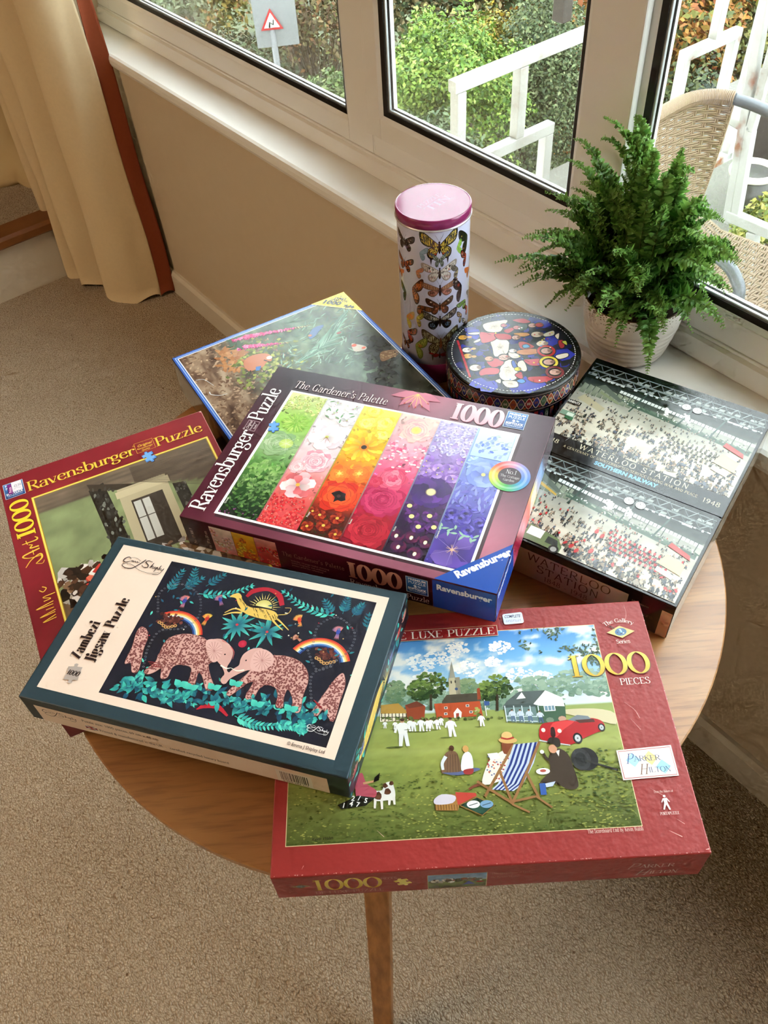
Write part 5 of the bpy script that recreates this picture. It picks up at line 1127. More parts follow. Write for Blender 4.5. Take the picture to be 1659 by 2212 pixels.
# lettering on the red card
A.rect(108, 233.3, 228.6, 246.4, (150, 34, 36)); A.frame(108, 233.3, 228.6, 246.4, .5, (226, 206, 170)); A.text('DE LUXE PUZZLE', 116, 235.6, 8.6, (244, 232, 220), width=109, thick=.13, thin=.04, space=.13)
GO = (236, 210, 84)
A.text('1000', 293.5, 179, 24.5, GO, width=82, thick=.13, thin=.035, space=.11, shade=((90, 60, 10), .6, -.6), both=(206, 170, 50))
A.text('PIECES', 342, 166.8, 7.2, (244, 226, 214), width=29.5, thick=.11, space=.12)
A.poly([(341, 228.5), (355.5, 236), (370, 228.5), (355.5, 221)], (206, 186, 120)); A.ell(355.5, 228.5, 6.2, 4.6, 12, (70, 110, 150), 18)
for k in range(12): A.ell(355.5 + 3.6 * math.cos(k * 2.4) * rg.rand(), 228.5 + 2.8 * math.sin(k * 2.4), .9, col=((140, 200, 236), (60, 60, 90), (200, 210, 220))[k % 3], n=6)
A.stroke([(350, 233), (345, 236.5)], 1.1, col=(50, 40, 30)); A.text('The Gallery', 355.5, 240.5, 4.6, (244, 226, 214), align='c', thick=.11, width=30, arc=26); A.text('Series', 355.5, 214.6, 4.6, (244, 226, 214), align='c', thick=.11, width=14)
A.poly([(322.4, 69), (373.8, 70.4), (374.2, 100.6), (322.4, 98.4)], (240, 226, 222)); A.stroke([(324, 70.6), (372.4, 71.8), (372.6, 98.8), (324, 97)], .6, col=(170, 60, 60), closed=True)
for cx, cy, c in ((336, 88, (170, 206, 232)), (352, 89, (232, 208, 150)), (362, 80, (160, 206, 236))): A.poly([(cx - 7, cy), (cx, cy + 7), (cx + 7, cy), (cx, cy - 7)], c)
A.text('P', 329, 84.5, 10, (70, 96, 150), thick=.09, slant=.3); A.text('ARKER', 337, 86.5, 5.2, (70, 84, 120), width=24, thick=.1); A.text('H', 339, 73.5, 10, (120, 86, 70), thick=.09, slant=.3); A.text('ILTON', 348, 75, 5.2, (70, 84, 120), width=20, thick=.1)
A.text('The Scoreboard End by Kevin Walsh', 281, 22.6, 3.6, (240, 214, 204), width=49, thick=.1, space=.14)
A.text('From the Makers of', 347.5, 55.5, 2.2, (240, 214, 204), width=17, align='l', thick=.1); A.text('PORTAPUZZLE', 348, 35, 2.6, (244, 226, 220), width=17, thick=.12)
A.ell(355.5, 52, 1.2, col=(246, 236, 230), n=10); A.poly([(353.6, 50), (357.4, 50.4), (357, 46), (358.4, 39.5), (357, 39.3), (355.4, 44.5), (353, 39.6), (351.8, 40), (354, 46)], (246, 236, 230)); A.stroke([(357, 50), (359, 46.5)], .8, col=(246, 236, 230)); A.stroke([(354, 50), (352, 46.5)], .8, col=(246, 236, 230))
# scuffs and scratches on the card
for P, w in (([(341, 148), (349, 139), (352, 130)], .35), ([(343, 130), (350, 118)], .3), ([(345, 60), (356, 52)], .3), ([(352, 21), (362, 15)], .7), ([(361, 31), (367, 26)], .4), ([(95, 36), (101, 30)], .35), ([(379, 3), (382, 3.4)], 1), ([(28, 6), (29.6, 9)], .4), ([(366, 262), (366, 250), (362, 240)], .35)): A.stroke(P, w * .3, w, (232, 180, 170), 4)
for k in range(60):
    x = rg.rand() * 383; A.jag(x, .9 + .3 * rg.rand(), .45, (206, 150, 140), 5)
    if k % 2: A.jag(382.9, rg.rand() * 266, .4, (222, 170, 160), 5)
A.build('cover_print', PM3, fc['top'].to3, t)
# price sticker left on the lid
B = Art(fc['top'].q, 33); B.z = A.z + .04
P = []
for cx, cy, a0 in ((255, 258.6, 0), (238.2, 257.4, 90), (238.6, 248.4, 180), (255.4, 249, 270)):
    for k in range(5): P.append((cx + 2.2 * math.cos(R(a0 + k * 22.5)), cy + 2.2 * math.sin(R(a0 + k * 22.5))))
B.poly(P, (226, 230, 240)); B.up()
B.text('COMPLETE', 237.6, 254.4, 3.6, (60, 62, 80), font='sans', width=17, slant=.2)
for k in range(9): x = 239 + k * 1.8; B.stroke([(x, 248.6 + 2 * B.rg.rand()), (x + .7, 252 + B.rg.rand()), (x + 1, 249)], .3, col=(120, 124, 150))
B.build('price_sticker', print_mat('paper_label', .6, .3), fc['top'].to3, t)['label'] = 'small white handwritten sticker'
B = Art(fc['front'].q, 34)
B.text('1000', 34, 17, 27, GO, width=62, thick=.13, thin=.035, space=.11, both=(196, 160, 46)); B.text('PIECES', 96, 36, 5, (226, 196, 186), width=14, thick=.1); B.text('DE LUXE PUZZLE', 35, 7, 7, (214, 180, 166), width=62, thick=.1, space=.14)
B.puzzle_piece(115, 27, 13, 20, (226, 206, 100)); B.poly([(15, 30), (24, 35), (33, 30), (24, 25)], (150, 120, 80)); B.ell(24, 30, 4, 3, 0, (90, 96, 90), 12)
B.rect(137, 4, 190.5, 40, (206, 190, 150)); B.grid(137.6, 4.6, 189.9, 39.4, 26, 18, lambda u, v: np.where((v > .55)[..., None], ramp([(0, (150, 170, 180)), (1, (110, 150, 190))], v), ramp([(0, (70, 86, 40)), (.55, (120, 136, 70))], v)) * (1 + .4 * (fbm(u * 9, v * 6, 4) - .5))[..., None]); B.up()
B.jags(60, 140, 20, 188, 27, 2.2, [(40, 62, 36), (120, 70, 50), (210, 206, 196), (60, 80, 50)]); B.poly([(168, 10), (174, 20), (180, 12)], (60, 80, 150)); B.jag(184, 17, 4, (150, 30, 36), 8, .2, 0, .5)
B.text('The Scoreboard End', 194, 33, 4.4, (206, 160, 150), width=34, thick=.1); B.text('By Kevin Walsh', 194, 24, 4.4, (206, 160, 150), width=26, thick=.1); B.text('690 x 480 mm', 194, 10, 3, (180, 130, 120), font='sans', width=16)
B.text('P', 314, 26, 14, (206, 176, 170), thick=.08, slant=.3); B.text('ARKER', 326, 28, 8, (214, 190, 184), width=30, thick=.1); B.text('H', 324, 9, 14, (206, 176, 170), thick=.08, slant=.3); B.text('ILTON', 337, 11, 8, (214, 190, 184), width=25, thick=.1)
B.build('front_print', PM3, fc['front'].to3, t)
# ------------------------------------------------------------------ 4. railway station puzzle: black glossy box by the window
t, fc = puzzle_box('WA', 'glossy black jigsaw box with two crowded railway station scenes, beside the window sill', BX['WA'], mat('black_gloss_card', (20, 20, 22), .13, .65))
PM4 = print_mat('laminated_print', .12, .65)
A = Art(fc['top'].q, 41); rg = A.rg; Lx, Ly = 241.6, 343.5
A.rect(.8, .8, Lx - .8, Ly - .8, (16, 18, 20)); A.up()
def station(y0, y1, x0, x1, day):
    h = y1 - y0; A.clip = (x0, x1, y0, y1); yf = y0 + h * .60
    def base(u, v):
        x, y = u * (x1 - x0), v * h
        fl_ = ramp([(0, (206, 200, 184)), (.5, (196, 190, 174)), (1, (150, 152, 142))], v / .62) * (1 + .30 * (fbm(x * .06, y * .10, 3 + day) - .5))[..., None]
        st_ = ramp([(.58, (96, 104, 96)), (.70, (58, 66, 62)), (.8, (28, 36, 36)), (1, (14, 18, 20))], v) * (1 + .3 * (fbm(x * .15, y * .2, 8) - .5))[..., None]
        return np.where((v > .60 + .05 * u)[..., None], st_, fl_)
    A.grid(x0, y0, x1, y1, 60, 40, base); A.up()
    # sloping concourse buildings and kiosks at the left
    for k in range(9): x = x0 + 4 + 8 * k; A.quad([(x, yf - 6), (x + 7, yf - 7), (x + 7, yf + 12), (x, yf + 14)], np.array([(120, 130, 110), (104, 112, 100), (150, 156, 140), (130, 140, 120)]))
    # platforms, coaches and the bright glazed screen
    for k in range(5): A.quad([(x0 + 70 + 30 * k, yf - 2 - 3 * k), (x0 + 112 + 30 * k, yf - 6 - 3 * k), (x0 + 112 + 30 * k, yf + 2 - 3 * k), (x0 + 70 + 30 * k, yf + 6 - 3 * k)], np.array([(70, 92, 76), (84, 104, 90), (60, 80, 70), (96, 116, 100)]))
    for k in range(40):
        x = x0 + 52 + k * 4.9; y = yf + 16 - k * .42; A.quad([(x, y), (x + 4.1, y - .3), (x + 4.1, y + 5.2), (x, y + 5.6)], np.array([(214, 220, 216), (190, 198, 196), (226, 230, 228), (206, 214, 212)]))
        if k % 4 == 0: A.stroke([(x - .4, y + 8), (x - 1.4, y - 12)], 1, col=(58, 70, 64))
    for k in range(26): x = x0 + 60 + k * 7; A.stroke([(x, yf + 4 - .5 * k), (x + 6, yf + 2 - .5 * k)], 1.4 + rg.rand(), col=mixc((60, 84, 70), (160, 170, 150), rg.rand()))
    for k in range(70): x = x0 + 60 + 170 * rg.rand(); A.jag(x, yf + 8 - (x - x0) * .06 + 3 * rg.randn(), 1.1, (226, 228, 224) if k % 2 else (84, 96, 90), 5)
    # roof: girders with zigzag webs, bright roof lights between
    for j, (ya, yb) in enumerate(((.96, .88), (.87, .805))):
        for k in range(26):
            x = x0 - 6 + 10 * k; xa, xb = x, x + 7
            A.quad([(xa, y0 + h * yb), (xb, y0 + h * yb), (xb + 1, y0 + h * (yb + .028)), (xa + 1, y0 + h * (yb + .028))], np.array([(150, 158, 154)] * 4) * (1 if rg.rand() > .45 else .25))
        A.stroke([(x0, y0 + h * ya), (x1, y0 + h * (ya - .012))], 1.5, col=(118, 128, 128)); A.stroke([(x0, y0 + h * yb), (x1, y0 + h * (yb - .012))], 1.5, col=(118, 128, 128))
        for k in range(15):
            x = x0 + 17 * k; A.stroke([(x, y0 + h * yb), (x + 8.5, y0 + h * ya)], 1.3, col=(128, 138, 138)); A.stroke([(x + 8.5, y0 + h * ya), (x + 17, y0 + h * yb)], 1.1, col=(96, 106, 108))
    for k in range(60): x = x0 + 240 * rg.rand(); A.rect(x, y0 + h * (.775 + .02 * rg.rand()), x + 2 + 3 * rg.rand(), y0 + h * .80, (196, 204, 204))
    # iron columns
    for fx in (.34, .60, .78): x = x0 + (x1 - x0) * fx; A.stroke([(x + 6, y0 + h * .80), (x - 3, y0 + h * .52)], 1.8, 2.2, (60, 82, 74))
    # steam
    for cx in (.52, .63):
        for k in range(26): A.jag(x0 + (x1 - x0) * cx + 2 * rg.randn() - .2 * k, yf + 4 + k * .55, 1.5, (226, 228, 226), 7)
    # pale canvas lorry, kiosk roof and van
    A.poly([(x0 + 8, yf - 20), (x0 + 46, yf - 32), (x0 + 48, yf - 22), (x0 + 14, yf - 8)], (176, 168, 140) if not day else (150, 160, 140)); A.poly([(x0 + 22, yf + 14), (x0 + 60, yf - 2), (x0 + 62, yf + 3), (x0 + 30, yf + 22)], (96, 106, 96)); A.poly([(x0 + 30, yf + 8), (x0 + 60, yf - 4), (x0 + 60, yf - 7), (x0 + 30, yf + 3)], (196, 160, 80) if day else (130, 140, 110))
    # the crowd: small coats, legs and heads, larger towards the viewer
    coats = [(60, 64, 74), (78, 82, 92), (110, 98, 84), (70, 76, 72), (130, 116, 98), (90, 98, 112), (44, 46, 54), (150, 140, 124), (176, 164, 146)]
    n = 560
    ys = np.sort(rg.rand(n) ** 1.15)[::-1]
    for f in ys:
        y = y0 + 2 + f * h * .56; sc = 1.9 + 5.2 * (1 - f); x = x0 + 4 + (x1 - x0 - 8) * rg.rand()
        if fbm(x * .055, y * .075, 12 + day) < .36: continue
        c = coats[rg.randint(len(coats))]
        if day and rg.rand() < .12: c = (176, 40, 44)
        A.stroke([(x - .25 * sc, y - .6 * sc), (x - .1 * sc, y)], .22 * sc, col=(36, 36, 42)); A.stroke([(x + .3 * sc, y - .6 * sc), (x + .1 * sc, y)], .22 * sc, col=(44, 42, 46))
        A.jag(x, y + .3 * sc, .52 * sc, c, 7, .3, 90 + 25 * rg.randn(), .55); A.ell(x, y + .92 * sc, .17 * sc, col=(190, 156, 130) if rg.rand() < .6 else (50, 44, 40), n=6)
        if rg.rand() < .5: A.ell(x + .5 * sc, y - .62 * sc, .5 * sc, .1 * sc, 0, (150, 146, 134), 6)
    for r in range(4 if day else 3):                      # marching ranks
        for k in range(12):
            x = x0 + 138 + 6 * k + 3 * r; y = y0 + h * (.40 - .05 * r) - .5 * k; A.ell(x, y, 1.5, 2.6, 0, (176, 44, 52) if day else (112, 108, 90), 8); A.ell(x, y + 3, 1, col=(26, 26, 30), n=6); A.stroke([(x - .6, y - 2), (x - 1, y - 4.6)], .9, col=(30, 30, 40)); A.stroke([(x + .6, y - 2), (x + 1.2, y - 4.6)], .9, col=(30, 30, 40))
    A.poly([(x1 - 36, y0 + h * .30), (x1 - 8, y0 + h * .26), (x1 - 8, y0 + h * .38), (x1 - 30, y0 + h * .42)], (206, 190, 150)); A.poly([(x1 - 34, y0 + h * .22), (x1 - 14, y0 + h * .19), (x1 - 14, y0 + h * .24), (x1 - 34, y0 + h * .27)], (214, 206, 190))
    A.poly([(x1 - 34, y0 + h * .50), (x1 - 6, y0 + h * .44), (x1 - 8, y0 + h * .49), (x1 - 32, y0 + h * .55)], (176, 60, 56))
    A.up()
    for x in (141, 155.3):                                  # the hanging clocks
        y = y0 + h * (.80 if day else .795); A.stroke([(x, y + 6), (x + 4, y + 16)], 1, col=(90, 100, 100)); A.ell(x, y, 6.4, col=(70, 78, 78), n=24); A.ell(x, y, 5.6, col=(240, 240, 234), n=24)
        for k in range(12): a = R(30 * k); A.stroke([(x + 3.7 * math.cos(a), y + 3.7 * math.sin(a)), (x + 5 * math.cos(a), y + 5 * math.sin(a))], .7, col=(20, 20, 20))
        A.stroke([(x, y), (x - 1.4, y + 2.6)], .6, col=(20, 20, 20)); A.stroke([(x, y), (x + 3.4, y + 1.4)], .5, col=(20, 20, 20))
    A.clip = None; A.up()
station(178, Ly - 5, 4, 238, 0); station(4, 144, 4, 238, 1)
A.rect(4, 239.5, 22.5, 246.5, (20, 22, 22)); A.text('NMENTS', 4.6, 241, 4.2, (226, 226, 218), font='sans', thick=.2, width=16.4); A.rect(5, 215, 24, 224, (120, 150, 130)); A.rect(14, 216, 23, 222, (206, 220, 206)); A.rect(14, 209, 25, 215, (60, 110, 80))
A.poly([(58, 4), (104, 4), (104, 12), (96, 22), (58, 28)], (104, 122, 84)); A.rect(60, 12, 78, 25, (222, 224, 222)); A.poly([(84, 10), (100, 10), (96, 19), (84, 20)], (50, 56, 54)); A.ell(97, 5.5, 6, col=(40, 40, 42), n=18); A.ell(97, 5.5, 3.6, col=(160, 160, 156), n=16)
for x, y in ((112, 16), (120, 13), (134, 20), (128, 50), (136, 47)): A.jag(x, y + 4, 4.2, (176, 40, 42), 7, .2, 80, .55); A.stroke([(x - 1, y), (x - 3, y - 7)], 2, col=(34, 36, 44)); A.stroke([(x + 1, y), (x + 2, y - 7)], 2, col=(34, 36, 44)); A.ell(x, y + 9.4, 1.7, col=(180, 140, 110), n=8)
A.rect(.8, 144.5, Lx - .8, 178, (22, 26, 30)); A.up()
IV = (226, 216, 184)
A.text('WATERLOO STATION', 54, 167, 8.6, IV, width=138, thick=.10, thin=.055, space=.32, font='flare'); A.text('A CENTENARY OF UNINTERRUPTED SERVICE DURING WAR AND PEACE', 36, 160, 4.2, (206, 190, 150), width=170, thick=.09, thin=.05, space=.2, font='flare')
A.text('SOUTHERN RAILWAY', 81, 151.2, 6, (110, 170, 200), width=80, font='sans', thick=.45); A.text('1948', 213, 157.4, 7, IV, width=20, thick=.10, thin=.05, font='flare', space=.2); A.text('1848', 7.5, 162, 7, IV, width=20, thick=.10, thin=.05, font='flare', space=.2)
A.stroke([(40, 190), (34, 172)], .5, .2, (180, 186, 190))
A.build('cover_print', PM4, fc['top'].to3, t)
B = Art(fc['front'].q, 42); BC = (196, 182, 160)
B.rect(.8, 1.8, 191, 49, BC); B.rect(229, 1.8, Lx - .8, 47, (206, 190, 164)); B.up()
DB = (92, 66, 40)
B.text('WATERLOO', 70, 33, 12.5, DB, width=101, thick=.09, thin=.07, space=.2, font='flare'); B.text('STATION', 83, 17.5, 12.5, DB, width=76, thick=.09, thin=.07, space=.2, font='flare'); B.text('1848 - 1948', 93, 6, 8, DB, width=54, thick=.09, thin=.06, space=.2, font='flare')
B.text('1000 pieces', 195, 40, 3.4, (150, 130, 110), font='sans', width=20); B.text('Gibsons', 200, 24, 6, (110, 84, 70), width=22, thick=.1)
for k in range(5): B.rect(196, 18 - 3 * k, 214 + 6 * (k % 2), 18.6 - 3 * k, (90, 70, 60))
B.build('front_print', PM4, fc['front'].to3, t)
B = Art(fc['right'].q, 43)
B.grid(.8, 1.8, Ly - .8, 55, 70, 10, lambda u, v: np.array((190, 184, 168)) * (1 + .5 * (fbm(u * 40, v * 6, 4) - .5) * np.clip(np.sin(u * 60) + .6, 0, 1))[..., None]); B.up()
for k in range(90): B.jag(10 + 320 * B.rg.rand(), 10 + 36 * B.rg.rand(), 2, mixc((90, 96, 90), (150, 150, 140), B.rg.rand()), 6)
B.build('side_print', PM4, fc['right'].to3, t)

# ------------------------------------------------------------------ 5. woodland puzzle: shrink-wrapped, blue edged, at the back
t, fc = puzzle_box('JH', 'blue-edged woodland jigsaw box with a yellow corner, shrink-wrapped, at the back', BX['JH'], mat('navy_gloss_card', (30, 40, 74), .2, .6))
PM5 = print_mat('film_wrapped_print', .16, .6, bump=.10, bscale=38)
A = Art(fc['top'].q, 51); rg = A.rg; Lx, Ly = 285.7, 370.0; J = lambda pts: A.q([(360 + a * .38577, 600 + b_ * .38577) for a, b_ in pts])
A.rect(.8, .8, Lx - .8, Ly - .8, (60, 100, 190)); A.rect(3.4, 3.4, Lx - 3.4, Ly - 3.4, (150, 186, 240)); A.rect(5, 5, Lx - 5, Ly - 5, (66, 110, 200)); A.rect(6.6, 6.6, Lx - 6.6, Ly - 6.6, (240, 244, 250)); A.up()
x0, x1, y0, y1 = 8, Lx - 8, 8, Ly - 8
def wood(u, v):
    x, y = u * Lx, v * Ly; n = fbm(x * .03, y * .03, 5, 5); n2 = fbm(x * .12, y * .05, 7, 4)
    c = ramp([(.2, (34, 38, 30)), (.45, (70, 80, 58)), (.6, (96, 112, 80)), (.8, (150, 160, 120))], n * .6 + n2 * .4)
    lit = ramp([(.2, (70, 50, 40)), (.5, (134, 108, 88)), (.8, (186, 164, 140))], n2)          # leaf litter towards the near-left
    k = np.clip((110 - x) / 60 + .25 * (n - .5) * 4, 0, 1)[..., None]; c = c * (1 - k) + lit * k
    g = np.clip(1 - np.abs(x - 210 + .25 * (y - 250)) / 60, 0, 1)[..., None] * .55; c = c * (1 - g) + np.array((110, 146, 124)) * g * (.6 + .8 * n2)[..., None] + 0
    d = (np.clip((x - 225) / 30, 0, 1) * np.clip((300 - y) / 60, 0, 1))[..., None]; return c * (1 - d) + ramp([(0, (30, 34, 30)), (1, (74, 80, 66))], n2) * d
A.grid(x0, y0, x1, y1, 80, 100, wood); A.up(); A.clip = (x0, x1, y0, y1)
for k in range(900):                                             # oak leaves and litter
    x, y = J([(60 + 620 * rg.rand(), 330 + 560 * rg.rand())])[0]
    if x > 150: continue
    A.jag(x, y, 3.4 * (.4 + .8 * rg.rand()), mixc((92, 66, 50), (206, 176, 146), rg.rand()), 7, .45, rg.rand() * 180, .5)
for k in range(90): p = J([(300 + 130 * rg.rand(), 400 + 110 * rg.rand())])[0]; A.leaf(p[0], p[1], 12, 6, rg.rand() * 360, mixc((150, 92, 50), (214, 164, 110), rg.rand()), (176, 120, 80))
for k in range(240):                                             # mossy bank
    p = J([(560 + 90 * rg.randn(), 470 + 60 * rg.randn())])[0]; A.jag(p[0], p[1], 3.2, mixc((70, 84, 40), (190, 196, 100), rg.rand()), 6, .5)
for a in range(9):                                                # hart's tongue ferns
    p0 = (720 + 22 * a, 480 - 14 * a); L_ = 200 + 60 * rg.rand(); an = R(-14 - 5 * a); P = J([(p0[0] + L_ * f * math.cos(an), p0[1] + L_ * f * math.sin(an) - 30 * math.sin(f * 2.5)) for f in np.linspace(0, 1, 7)])
    A.stroke(P, [2, 9, 10, 8, 2], col=mixc((70, 110, 84), (130, 176, 150), rg.rand())); A.stroke(P, .7, col=(170, 206, 184))
for k in range(170): p = J([(640 + 420 * rg.rand(), 180 + 330 * rg.rand())])[0]; A.leaf(p[0], p[1], 14, 2.2, 20 + 40 * rg.randn(), mixc((60, 90, 70), (170, 204, 180), rg.rand()))
for k in range(110): p = J([(1120 + 160 * rg.rand(), 330 + 300 * rg.rand())])[0]; A.jag(p[0], p[1], 5, mixc((20, 24, 22), (60, 64, 56), rg.rand()), 6, .5)
def fox(a, b_, n, w):
    p, q = J([a])[0], J([b_])[0]
    for k in range(n):
        f = k / n; c = p + (q - p) * f; r = w * (1 - .7 * f)
        for sg in (-1, 0, 1):
            col = mixc((206, 40, 116), (240, 130, 180), rg.rand()) if f < .8 else (206, 206, 150); A.ell(c[0] + sg * r * .7 + .6 * rg.randn(), c[1] + rg.randn() * .8 - abs(sg), 2.6 * (1.2 - f), 4.2 * (1.2 - f), sg * 35, col, 9); A.ell(c[0] + sg * r * .9, c[1] - 3.2 * (1.2 - f), 1.6 * (1.2 - f), 1.2, 0, (110, 16, 66), 7)
fox((392, 340), (810, 265), 26, 9); fox((415, 390), (690, 362), 18, 5)
for k in range(16): p = J([(365 + 40 * rg.rand(), 335 + 60 * rg.rand())])[0]; A.leaf(p[0], p[1], 14, 5, rg.rand() * 360, (60, 84, 56))
# jay, nuthatch, robins and owl
A.poly(J([(430, 485), (450, 450), (500, 430), (555, 425), (585, 440), (588, 465), (560, 475), (540, 500), (500, 515), (460, 525)]), (196, 124, 90), 4); A.poly(J([(500, 500), (530, 495), (520, 520), (498, 522)]), (70, 120, 190)); A.ell(*J([(575, 448)])[0], 4.4, 4, 0, (226, 214, 200), 12); A.stroke(J([(545, 462), (590, 475)]), 2.2, .6, (40, 36, 36)); A.stroke(J([(470, 520), (466, 548)]), 2, 1, (60, 50, 46))
A.poly(J([(795, 325), (820, 285), (860, 268), (880, 268), (855, 300), (830, 330), (805, 345)]), (90, 120, 170), 3); A.ell(*J([(803, 325)])[0], 3, 2.4, 0, (206, 130, 90), 10)
A.poly(J([(1035, 370), (1060, 372), (1115, 385), (1112, 405), (1060, 415), (1042, 400)]), (206, 196, 180), 3); A.ell(*J([(1050, 380)])[0], 4, 3.4, 0, (206, 80, 50), 10); A.ell(*J([(1103, 393)])[0], 3.4, 2.6, 0, (206, 90, 60), 10); A.ell(*J([(965, 310)])[0], 3.6, 2.6, 0, (150, 70, 56), 10)
A.poly(J([(1195, 425), (1230, 408), (1290, 405), (1296, 430), (1260, 450), (1205, 470)]), (130, 96, 66), 3)
for k in range(20): p = J([(1200 + 80 * rg.rand(), 412 + 40 * rg.rand())])[0]; A.jag(p[0], p[1], 1.6, (176, 146, 106), 5)
for p in ((1278, 418), (1290, 426)): A.ell(*J([p])[0], 1.3, col=(24, 20, 18), n=8)
A.stroke(J([(240, 640), (250, 655), (300, 660), (340, 650)]), 1.6, .6, (230, 232, 234), 4); A.stroke(J([(165, 575), (210, 572), (265, 605)]), 1, .6, (214, 220, 226), 4)
A.clip = None; A.up(4)
A.poly([(229, Ly - .6), (Lx - .6, Ly - .6), (Lx - .6, 311)], (238, 214, 40)); A.stroke([(228.6, Ly - .8), (Lx - .8, 310.6)], 1.2, col=(250, 244, 190)); A.up()
BK = (44, 40, 20)
A.text('A', 273.5, 361, 3.4, BK, ang=-47, font='sans', thick=.3); A.text('JAMES', 264.4, 361.6, 5, BK, ang=-47, font='sans', thick=.3, width=18, slant=.2); A.text('HAMILTON', 257, 361.6, 5, BK, ang=-47, font='sans', thick=.3, width=27, slant=.2); A.text('deluxe puzzle', 252, 360.5, 3, (130, 110, 30), ang=-47, font='serif', width=30, thick=.1)
A.text('1000', 242.6, 363.2, 9, BK, ang=-47, font='sans', thick=.5, width=30, slant=.2); A.puzzle_piece(270, 333.2, 7, 0, BK); A.puzzle_piece(275.5, 328, 7, 30, BK)
A.build('cover_print', PM5, fc['top'].to3, t)
B = Art(fc['left'].q, 52)
B.grid(.8, 1.8, Ly - .8, 52, 50, 8, lambda u, v: ramp([(0, (120, 110, 84)), (.35, (110, 98, 72)), (.5, (60, 50, 36)), (1, (56, 46, 34))], u) * (1 + .3 * (fbm(u * 20, v * 3, 4) - .5))[..., None]); B.stroke([(10, 48), (12, 20), (60, 8)], .5, col=(190, 186, 170), smooth=4); B.stroke([(12, 48), (70, 44), (62, 10)], .5, col=(176, 170, 150), smooth=4)
B.build('side_print', PM5, fc['left'].to3, t)

# ------------------------------------------------------------------ 6. art puzzle: deep red box with a gold frame line, at the left
t, fc = puzzle_box('AR', 'deep red jigsaw box with gold lettering and a gold-framed painting, at the left', BX['AR'], mat('deep_red_card', (132, 34, 42), .32, .5))
A = Art(fc['top'].q, 61); rg = A.rg; Lx, Ly = 272.3, 368.9; Bq = lambda pts: A.q([(a * .32558, 880 + b_ * .32558) for a, b_ in pts])
A.grid(.8, .8, Lx - .8, Ly - .8, 40, 54, lambda u, v: ramp([(0, (110, 26, 34)), (.5, (140, 36, 46)), (1, (164, 52, 58))], fbm(u * 4, v * 6, 3)) * (1 + .08 * (fbm(u * 60, v * 60, 9) - .5))[..., None]); A.up()
gx0, gx1, gy0, gy1 = 33.5, 264.5, 24, 316.5
A.rect(gx0, gy0, gx1, gy1, (236, 206, 70)); A.rect(gx0 + .9, gy0 + .9, gx1 - .9, gy1 - .9, (252, 232, 120)); A.rect(gx0 + 2.4, gy0 + 2.4, gx1 - 2.4, gy1 - 2.4, (176, 140, 30)); A.up()
x0, x1, y0, y1 = gx0 + 3.4, gx1 - 3.4, gy0 + 3.4, gy1 - 3.4
# a plain interior: green walls, beamed ceiling, pale doorway, brown boards, soft light drapery
def room(u, v):
    x, y = u * (x1 - x0), v * (y1 - y0); n = fbm(x * .05, y * .05, 6, 5)
    gw = np.array((134, 146, 104)) * (.82 + .4 * n)[..., None]; ce = np.array((112, 98, 84)) * (.7 + .6 * fbm(x * .03, y * .3, 9))[..., None]; fl_ = np.array((120, 96, 70)) * (.7 + .6 * fbm(x * .2, y * .06, 3))[..., None]
    c = np.where((v > .90 - .32 * np.clip(u - .45, 0, 1))[..., None], ce, gw); return np.where((v < .42)[..., None], fl_, c)
A.grid(x0, y0, x1, y1, 60, 74, room); A.up(); A.clip = (x0, x1, y0, y1)
DK = (52, 48, 42)
A.poly([(x0 + 64, y1 - 20), (x0 + 84, y1 - 14), (x0 + 94, y0 + 120), (x0 + 72, y0 + 120)], DK); A.poly([(x0 + 162, y1 - 58), (x0 + 178, y1 - 62), (x0 + 180, y0 + 130), (x0 + 164, y0 + 130)], DK); A.poly([(x0 + 64, y1 - 8), (x0 + 150, y1 - 50), (x0 + 150, y1 - 60), (x0 + 66, y1 - 22)], (70, 62, 52))
A.jags(90, x0 + 66, y0 + 122, x0 + 92, y1 - 20, 3, [(70, 70, 64), (40, 38, 36), (120, 124, 116)], sq=.5, ang=80, angj=20); A.jags(60, x0 + 162, y0 + 130, x0 + 178, y1 - 62, 2.6, [(70, 70, 64), (40, 38, 36), (110, 112, 104)], sq=.5, ang=80, angj=20)
A.rect(x0 + 96, y0 + 130, x0 + 158, y1 - 36, (190, 178, 146)); A.rect(x0 + 93, y1 - 52, x0 + 161, y1 - 40, (206, 194, 160)); A.rect(x0 + 108, y0 + 130, x0 + 148, y1 - 62, (70, 62, 54)); A.rect(x0 + 110, y0 + 150, x0 + 130, y1 - 66, (206, 206, 200)); A.stroke([(x0 + 120, y0 + 150), (x0 + 120, y1 - 66)], 2, col=(90, 84, 78)); A.stroke([(x0 + 110, y0 + 190), (x0 + 130, y0 + 190)], 1.6, col=(90, 84, 78))
for k in range(26): A.stroke([(x0 + 120, y1 - 4 - 2.2 * k * .5), (x1, y1 - 20 - 3 * k)], .7, col=(84, 72, 60))
A.jags(300, x0, y0 + 60, x1, y0 + 142, 5.5, [(222, 218, 216), (196, 190, 190), (150, 116, 88), (92, 62, 44), (206, 196, 180), (64, 44, 34), (176, 140, 110)], sq=.6)
A.jags(90, x0, y0 + 100, x0 + 90, y0 + 150, 7, [(60, 42, 32), (84, 54, 38), (44, 32, 28), (214, 208, 204)], sq=.7); A.jags(26, x0 + 30, y0 + 110, x0 + 80, y0 + 136, 4, [(190, 60, 50), (206, 110, 90)])
A.jags(220, x0, y0, x1, y0 + 70, 6, [(110, 88, 66), (90, 70, 52), (140, 118, 90)], sq=.3, angj=10)
A.clip = None; A.up()
GO2 = (246, 204, 76)
sh = ((70, 16, 20), .7, -.7)
